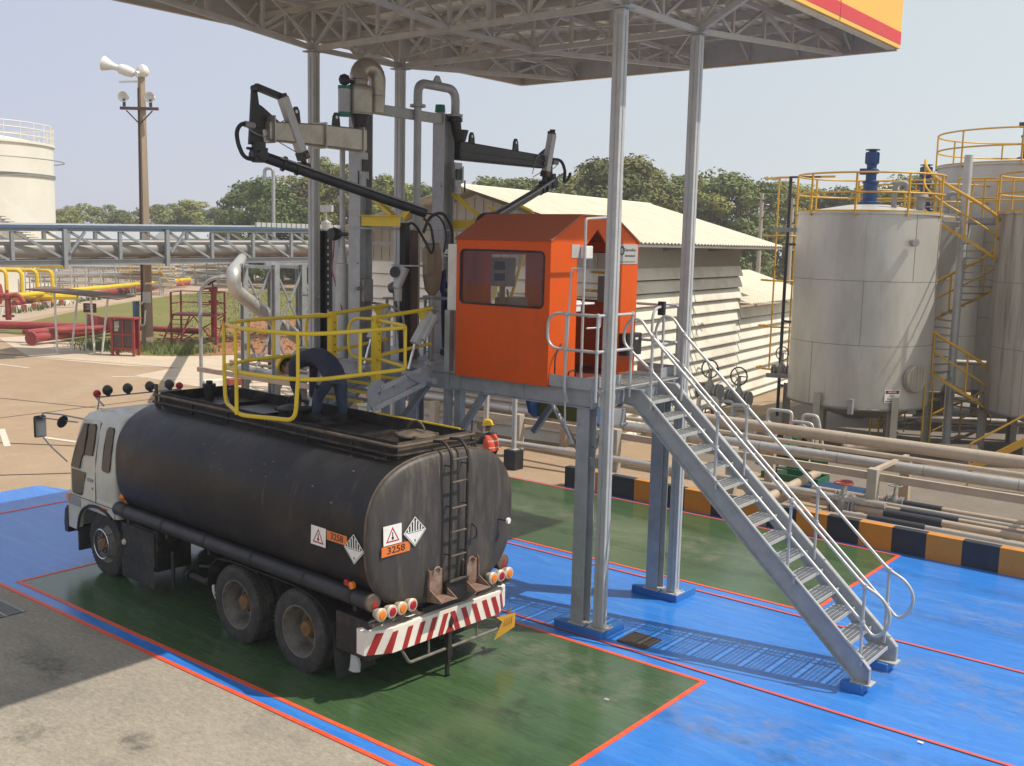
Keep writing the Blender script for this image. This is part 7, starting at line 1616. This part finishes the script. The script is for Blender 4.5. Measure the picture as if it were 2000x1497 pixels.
# yellow and red lines beyond the road
pipe('yellow_pipe','long yellow pipe running beside the far road',[(-62.5,22.0,1.1),(-67.2,26.9,1.0),(-71.7,33.5,1.0),(-77.3,41.1,1.0),(-82.5,48.9,1.0)],.17,yelm)
pipe('red_pipe','long red pipe running below the yellow pipe beside the far road',[(-66,23.6,.35),(-70.6,29.9,.35),(-79.2,40.2,.35),(-87.2,51.9,.35)],.22,redp)
mf=thing('yellow_manifold','row of upright yellow pipes bending over at the far left','pipework',(-67.5,22.9,-.4))
b=MB().mat(yelm)
for k in range(8): 
    x,y=-2.4+.62*k,-2.2+.78*k; b.tube(fil([(x,y,.8),(x,y,2.8+(.7 if k<3 else .2)),(x-.9,y-.7,2.8+(.7 if k<3 else .2))],.4,4),.14,8)
b.tube([(-4,-3,3.3),(2.6,4.2,3.35)],.16,8); b.tube([(-3,-2.5,1.0),(3,4.6,1.2)],.22,8); b.build('pipes',parent=mf)
rt_=thing('red_vessel','red rounded vessel beneath the yellow manifold at the left edge','vessel',(-68,21.5,0)); b=MB().mat(redp); b.lathe([(0,-2.3),(.5,-2.1),(.8,-1.6),(.85,0),(.85,1.4),(.7,2.0),(0,2.2)],(0,0,1.0),(.62,.78,0),20); b.box(-.5,.5,-.8,.8,0,.6); b.build('shell',parent=rt_)
# distant pipe racks, railings, sheds
rn=random.Random(11)
for i,(x,y,w,lb) in enumerate(((-78,37,12,'left of the mast'),(-92,52,15,'right of the mast'),(-96,66,14,'behind the pipe bridge columns'),(-88,78,13,'right of the pipe bridge columns'))):
    t=thing('far_pipe_rack',f'distant grey pipe rack with railings and platforms, {lb}','pipe rack',(x,y,0),R(52),'distant pipe racks')
    b=MB().mat(galvb)
    for k in range(int(w/1.2)):
        for q in (0,1.6,3.2): b.tube([(-w/2+1.2*k,q,0),(-w/2+1.2*k,q,rn.uniform(2.2,3.4))],.06,5)
    for z in (1.0,1.9,2.6,3.1): b.tube([(-w/2,0,z),(w/2,0,z)],.05,5); b.tube([(-w/2,3.2,z),(w/2,3.2,z)],.05,5)
    b.build('railing',parent=t)
    b=MB().mat(silp)
    for k in range(6): b.tube([(-w/2,.3+.5*k,rn.uniform(.6,2.4)),(w/2,.3+.5*k,rn.uniform(.6,2.4))],rn.uniform(.08,.2),8)
    b.build('pipes',parent=t)
    b=MB().mat(oryel)
    for k in range(2):
        x0=rn.uniform(-w/2,w/2-3); b.box(x0,x0+2.5,-.4,.6,2.0,2.1)
        for a in (0,.8,1.6,2.5): b.tube([(x0+a,-.4,2.1),(x0+a,-.4,3.2)],.04,5)
        b.tube([(x0,-.4,3.2),(x0+2.5,-.4,3.2)],.04,5); b.tube([(x0+2.5,-.4,3.2),(x0+4.3,-.4,.8)],.05,5); b.tube([(x0,-.4,2.65),(x0+2.5,-.4,2.65)],.035,5)
    b.build('platform',parent=t)
shedg=mat('far_roof_grey',(.40,.42,.44),.6,.1,.1,.3)
for i,(x,y,w,h,lb) in enumerate(((-112,52,24,5.6,'leftmost, beside the white tank'),(-118,70,26,5.8,'middle, behind the siren mast'),(-116,92,30,5.6,'rightmost, below the tall trees'))):
    t=thing('far_shed',f'low grey roofed shed far behind the pipe bridge, {lb}','shed',(x,y,0),R(38),'far low sheds')
    b=MB().mat(shedg); b.prism([(-5,h-1.0),(0,h+.5),(5,h-1.0)],'x',-w/2,w/2); b.build('roof',parent=t)
    b=MB().mat(wt); b.box(-w/2+.3,w/2-.3,-4.7,4.7,0,h-1.02); b.build('wall',parent=t)
# ------------------------------------------------------------------ trees and weeds
def leafmat(name,col,var):
    m=mat(name,col,.75,0,var,1.6,spec=.2); t=m.node_tree; b=t.nodes['Principled BSDF']
    oi=t.nodes.new('ShaderNodeObjectInfo'); src=b.inputs['Base Color'].links[0].from_socket
    h=t.nodes.new('ShaderNodeHueSaturation'); r=t.nodes.new('ShaderNodeMapRange'); r.inputs[3].default_value=.75; r.inputs[4].default_value=1.3
    r2=t.nodes.new('ShaderNodeMapRange'); r2.inputs[3].default_value=.475; r2.inputs[4].default_value=.525; mu=t.nodes.new('ShaderNodeMath'); mu.operation='FRACT'; m7=t.nodes.new('ShaderNodeMath'); m7.operation='MULTIPLY'; m7.inputs[1].default_value=7.31; t.links.new(oi.outputs['Random'],m7.inputs[0]); t.links.new(m7.outputs[0],mu.inputs[0]); t.links.new(mu.outputs[0],r2.inputs[0]); t.links.new(r2.outputs[0],h.inputs['Hue'])
    t.links.new(oi.outputs['Random'],r.inputs[0]); t.links.new(r.outputs[0],h.inputs['Value']); t.links.new(src,h.inputs['Color']); t.links.new(h.outputs[0],b.inputs['Base Color'])
    return m
leafA=leafmat('leaf_green',(.20,.205,.058),.3); leafB=leafmat('leaf_dark_green',(.135,.160,.052),.3); barkm=mat('bark',(.10,.08,.06),.9,0,.2)
def maketree(seed,h,w,lm,nc,nl,trunk=.25):
    rn=random.Random(seed); cl=[]
    for k in range(nc):
        u=rn.uniform(trunk,1.0); prof=math.sin(math.pi*min(1,(u-trunk+.12)/(1.10-trunk)))**.7
        a=rn.uniform(0,2*math.pi); rr=w*.5*prof*math.sqrt(rn.uniform(.15,1))
        cl.append((Vector((rr*math.cos(a),rr*math.sin(a),h*u-.3)),rn.uniform(.55,1.15)*h*.095))
    b=MB()
    for c,r in cl:
        for j in range(nl):
            d=Vector((rn.gauss(0,1),rn.gauss(0,1),rn.gauss(0,1))).normalized()
            p=c+Vector((d.x*1.15,d.y*1.15,d.z*.8))*r*rn.uniform(.55,1.08)
            n=(d+Vector((rn.uniform(-.8,.8),rn.uniform(-.8,.8),rn.uniform(-.2,.9)))).normalized(); x,y=frame(n); s=rn.uniform(.07,.16)*h/10
            a=rn.uniform(0,6.28); x,y=x*math.cos(a)+y*math.sin(a),y*math.cos(a)-x*math.sin(a)
            b.add([p-x*s*1.5,p-y*s*.7,p+x*s*1.5,p+y*s*.7],[(0,1,2,3)])
    t=thing('tree','','tree',(0,0,-50)); cr=b.build('crown',lm,parent=t,sharp=0,fix=False)
    b=MB(); b.tube([(0,0,0),(rn.uniform(-.2,.2),rn.uniform(-.2,.2),h*.45),(0,0,h*.85)],[.2*h/10,.14*h/10,.04],8)
    for c,r in cl[::3]: q=Vector((0,0,max(.2*h,c.z*.6))); b.tube([q,q.lerp(c,.5)+Vector((0,0,.2)),c],[.09*h/10,.06*h/10,.02],5)
    b.build('trunk',barkm,parent=t); return t
protos=[maketree(1,10,6.5,leafA,34,170,.12),maketree(2,10,5.0,leafA,28,180,.24),maketree(3,10,6.8,leafB,38,165,.12),maketree(4,10,5.2,leafB,27,180,.28),maketree(5,10,8.0,leafA,40,150,.08),maketree(6,10,5.6,leafA,30,75,.18)]
TR=[(-147.5,70.6,8.4,'far'),(-156.5,77.3,9.1,'far'),(-149.1,75.4,9.4,'far'),(-155.2,81.0,9.1,'far'),(-154.3,82.8,9.5,'far'),(-134.6,73.2,8.5,'far'),(-130.3,74.3,8.8,'far'),(-154.5,92.2,9.9,'far'),(-134.8,81.8,9.6,'far'),(-132.3,82.7,10.1,'far'),(-153.6,100.0,10.7,'far'),(-136.2,90.2,9.6,'far'),(-145.4,99.4,9.6,'far'),(-91.8,61.8,10.2,'mid'),(-94.1,65.1,11.7,'mid'),(-82.8,58.4,11.3,'mid'),(-91.4,67.2,11.8,'mid'),(-94.8,72.0,12.2,'mid'),(-86.8,67.3,11.9,'mid'),(-89.7,71.9,14.2,'mid'),(-87.4,71.6,13.7,'mid'),(-74.9,62.0,12.3,'mid'),(-86.7,75.0,12.1,'mid'),(-82.2,73.2,11.9,'mid'),(-75.9,68.8,11.7,'mid'),(-70.3,64.6,10.9,'mid'),(-83.8,80.7,12.1,'mid'),(-75.7,74.5,11.3,'mid'),(-78.9,79.9,11.5,'mid'),(-79.0,85.0,11.7,'mid'),(-65.1,73.4,12.0,'right'),(-67.8,79.3,12.0,'right'),(-56.6,67.8,11.4,'right'),(-63.0,78.5,11.9,'right'),(-55.3,70.9,11.4,'right'),(-62.8,83.9,12.6,'right'),(-60.3,83.7,13.5,'right'),(-45.7,65.0,12.6,'right'),(-45.3,66.9,11.9,'right'),(-45.5,69.8,13.0,'right'),(-56.3,90.2,13.7,'right'),(-46.8,77.3,11.7,'right'),(-48.5,83.3,12.3,'right'),(-42.5,75.6,11.4,'right'),(-44.0,82.4,12.3,'right'),(-41.4,79.7,12.2,'right'),(-39.8,79.6,11.9,'right'),(-41.9,87.0,12.0,'right'),(-40.6,88.0,11.8,'right'),(-43.5,98.1,12.2,'right'),(-39.4,92.8,11.6,'right'),(-40.8,101.3,11.9,'right'),(-38.1,100.6,12.0,'right'),(-37.4,106.3,12.5,'right'),(-32.3,98.1,11.5,'right'),(-25.3,84.0,12.0,'right'),(-31.2,106.3,13.3,'right'),(-30.9,110.6,12.8,'right'),(-28.6,110.1,12.1,'right')]
rn=random.Random(21); first={}; cnt={'far':0,'mid':0,'right':0}
names={'far':('bushy tree in the low row behind the pipe bridge','trees in the low far row'),'mid':('tall tree in the clump behind the loading arms','trees behind the loading arms'),'right':('tall dark tree in the belt behind the shed','trees behind the shed')}
def ordn(n): return f'{n}{"th" if 10<n%100<20 else {1:"st",2:"nd",3:"rd"}.get(n%10,"th")}'
for x,y,h,k in TR:
    cnt[k]+=1; pi=rn.choice([0,4,2] if k=='far' else [0,1,2,3,4] if k=='mid' else [1,2,3,2,0,5,3])
    lb=f'{names[k][0]}, {ordn(cnt[k])} from the left'
    s=h/10*1.02; sc=(s*rn.uniform(.95,1.3),s*rn.uniform(.95,1.3),s)
    if k=='far': sc=(s*1.5,s*1.5,s)
    if pi not in first:
        t=protos[pi]; first[pi]=1; t.location=(x,y,0); t.rotation_euler=(0,0,rn.uniform(0,6.28)); t.scale=sc; t['label']=lb; t['group']=names[k][1]
    else: dup(protos[pi],(x,y,0),rn.uniform(0,6.28),lb,names[k][1],sc)
# undergrowth wall behind the tree belts: uncountable
def thicket(name,path,h,n,seed,lm,label):
    rn=random.Random(seed); b=MB(); P=[Vector(p) for p in path]; Ls=[(P[i+1]-P[i]).length for i in range(len(P)-1)]
    for k in range(n):
        d=rn.uniform(0,sum(Ls)); i=0
        while d>Ls[i]: d-=Ls[i]; i+=1
        c=P[i].lerp(P[i+1],d/Ls[i])+Vector((rn.uniform(-2,2),rn.uniform(-2,2),0)); z=h*math.sqrt(rn.uniform(0,1))*rn.uniform(.6,1.05)*(.82+.18*math.sin(c.x*.35)+.1*math.sin(c.y*.9))
        p=c+Vector((0,0,z)); nn=Vector((rn.gauss(0,1),rn.gauss(0,1)-.6,rn.gauss(.5,1))).normalized(); x,y=frame(nn); s=rn.uniform(.2,.5)
        b.add([p-x*s,p-y*s*.7,p+x*s,p+y*s*.7],[(0,1,2,3)])
    o=b.build(name,lm,sharp=0,fix=False); return tag(o,label,'undergrowth',None,'stuff')
thicket('undergrowth',[(-170,66,0),(-150,100,0),(-100,78,0),(-85,88,0)],4.8,9000,5,leafA,'dense low green undergrowth under the left tree rows')
thicket('undergrowth',[(-90,84,0),(-66,92,0),(-48,94,0),(-30,118,0),(-10,130,0)],5.6,11000,6,leafB,'dense dark undergrowth beneath the right tree belt')
# weeds near the red cabinet and sparse grass tufts on the lawn
def tufts(name,pts,label,seed,col,h0,h1,w=.03):
    rn=random.Random(seed); b=MB()
    for x,y,n,sp in pts:
        for k in range(n):
            p=Vector((x+rn.gauss(0,sp),y+rn.gauss(0,sp),.012)); h=rn.uniform(h0,h1); d=Vector((rn.gauss(0,.4),rn.gauss(0,.4),1)).normalized()*h; s=Vector((rn.uniform(-1,1),rn.uniform(-1,1),0)).normalized()*w
            b.add([p-s,p+s,p+d],[(0,1,2)])
    o=b.build(name,mat(name+'_blade',col,.8,0,.3,2),sharp=0,fix=False); return tag(o,label,'grass',None,'stuff')
tufts('weeds',[(-37.9,14.9,420,.45),(-39.2,14.8,330,.5),(-40.3,15.1,260,.6),(-35.6,16.2,360,.5),(-35.2,17.0,260,.5),(-37.6,16.6,300,.6)],'green weeds growing round the mast foot and red cabinet',3,(.15,.18,.05),.15,.5,.03)
rn=random.Random(9); P=[]
for k in range(900):
    a,c=rn.random(),rn.random(); p=Vector((-36,17,0)).lerp(Vector((-76,44,0)),a).lerp(Vector((-34,36,0)).lerp(Vector((-74,58,0)),a),c); P.append((p.x,p.y,14,.7))
tufts('grass',P,'sparse dry grass tufts over the far lawn',4,(.17,.155,.05),.04,.13,.03)
P=[]
for k in range(34):
    s=k/33; p=Vector((-62.2,21.6,0)).lerp(Vector((-92,53.5,0)),s); P.append((p.x+rn.uniform(-.5,.5),p.y,rn.randint(8,60),.4))
tufts('verge_weeds',P,'tufts of weeds along the striped far kerb',5,(.10,.14,.04),.2,.7,.05)
# small stones on red soil
b=MB(); rn=random.Random(4)
for k in range(420):
    x,y=rn.uniform(-46,-31),rn.uniform(17,31)
    if abs((x+39)*.78+(y-24)*.62)<7.2 and abs(-(x+39)*.62+(y-24)*.78)<6.0:
        s=rn.uniform(.05,.2); b.lathe([(0,0),(s,0.02),(s*.8,s*.5),(0,s*.7)],(x,y,.02),(rn.uniform(-.4,.4),rn.uniform(-.4,.4),1),5)
o=b.build('rubble',soilm,sharp=20); tag(o,'scattered broken rubble on the red soil mound','rubble',None,'stuff')
# tiny litter on the blue floor
for x,y,m,lb in ((2.6,.15,whites,'tiny white scrap of litter on the blue floor right of the stairs'),(-.62,-1.25,galvb,'tiny pale scrap on the blue floor by the orange line')):
    o=MB().mat(m).box(-.03,.03,-.02,.02,0,.01).build('litter'); o.location=(x,y,.013); tag(o,lb,'litter')
# ------------------------------------------------------------------ hazy air
hm=bpy.data.materials.new('haze_air'); hm.use_nodes=True; t=hm.node_tree; t.nodes.remove(t.nodes['Principled BSDF'])
pv=t.nodes.new('ShaderNodeVolumePrincipled'); pv.inputs['Color'].default_value=(.86,.89,.95,1); pv.inputs['Density'].default_value=.0008; pv.inputs['Anisotropy'].default_value=.25
t.links.new(pv.outputs[0],[q for q in t.nodes if q.type=='OUTPUT_MATERIAL'][0].inputs['Volume'])
o=MB().box(-305,105,-95,265,-1,19).build('haze',hm,sharp=0); o['kind']='stuff'; o['label']='thin pale tropical haze in the air'; o['category']='haze'
S.cycles.volume_bounces=1
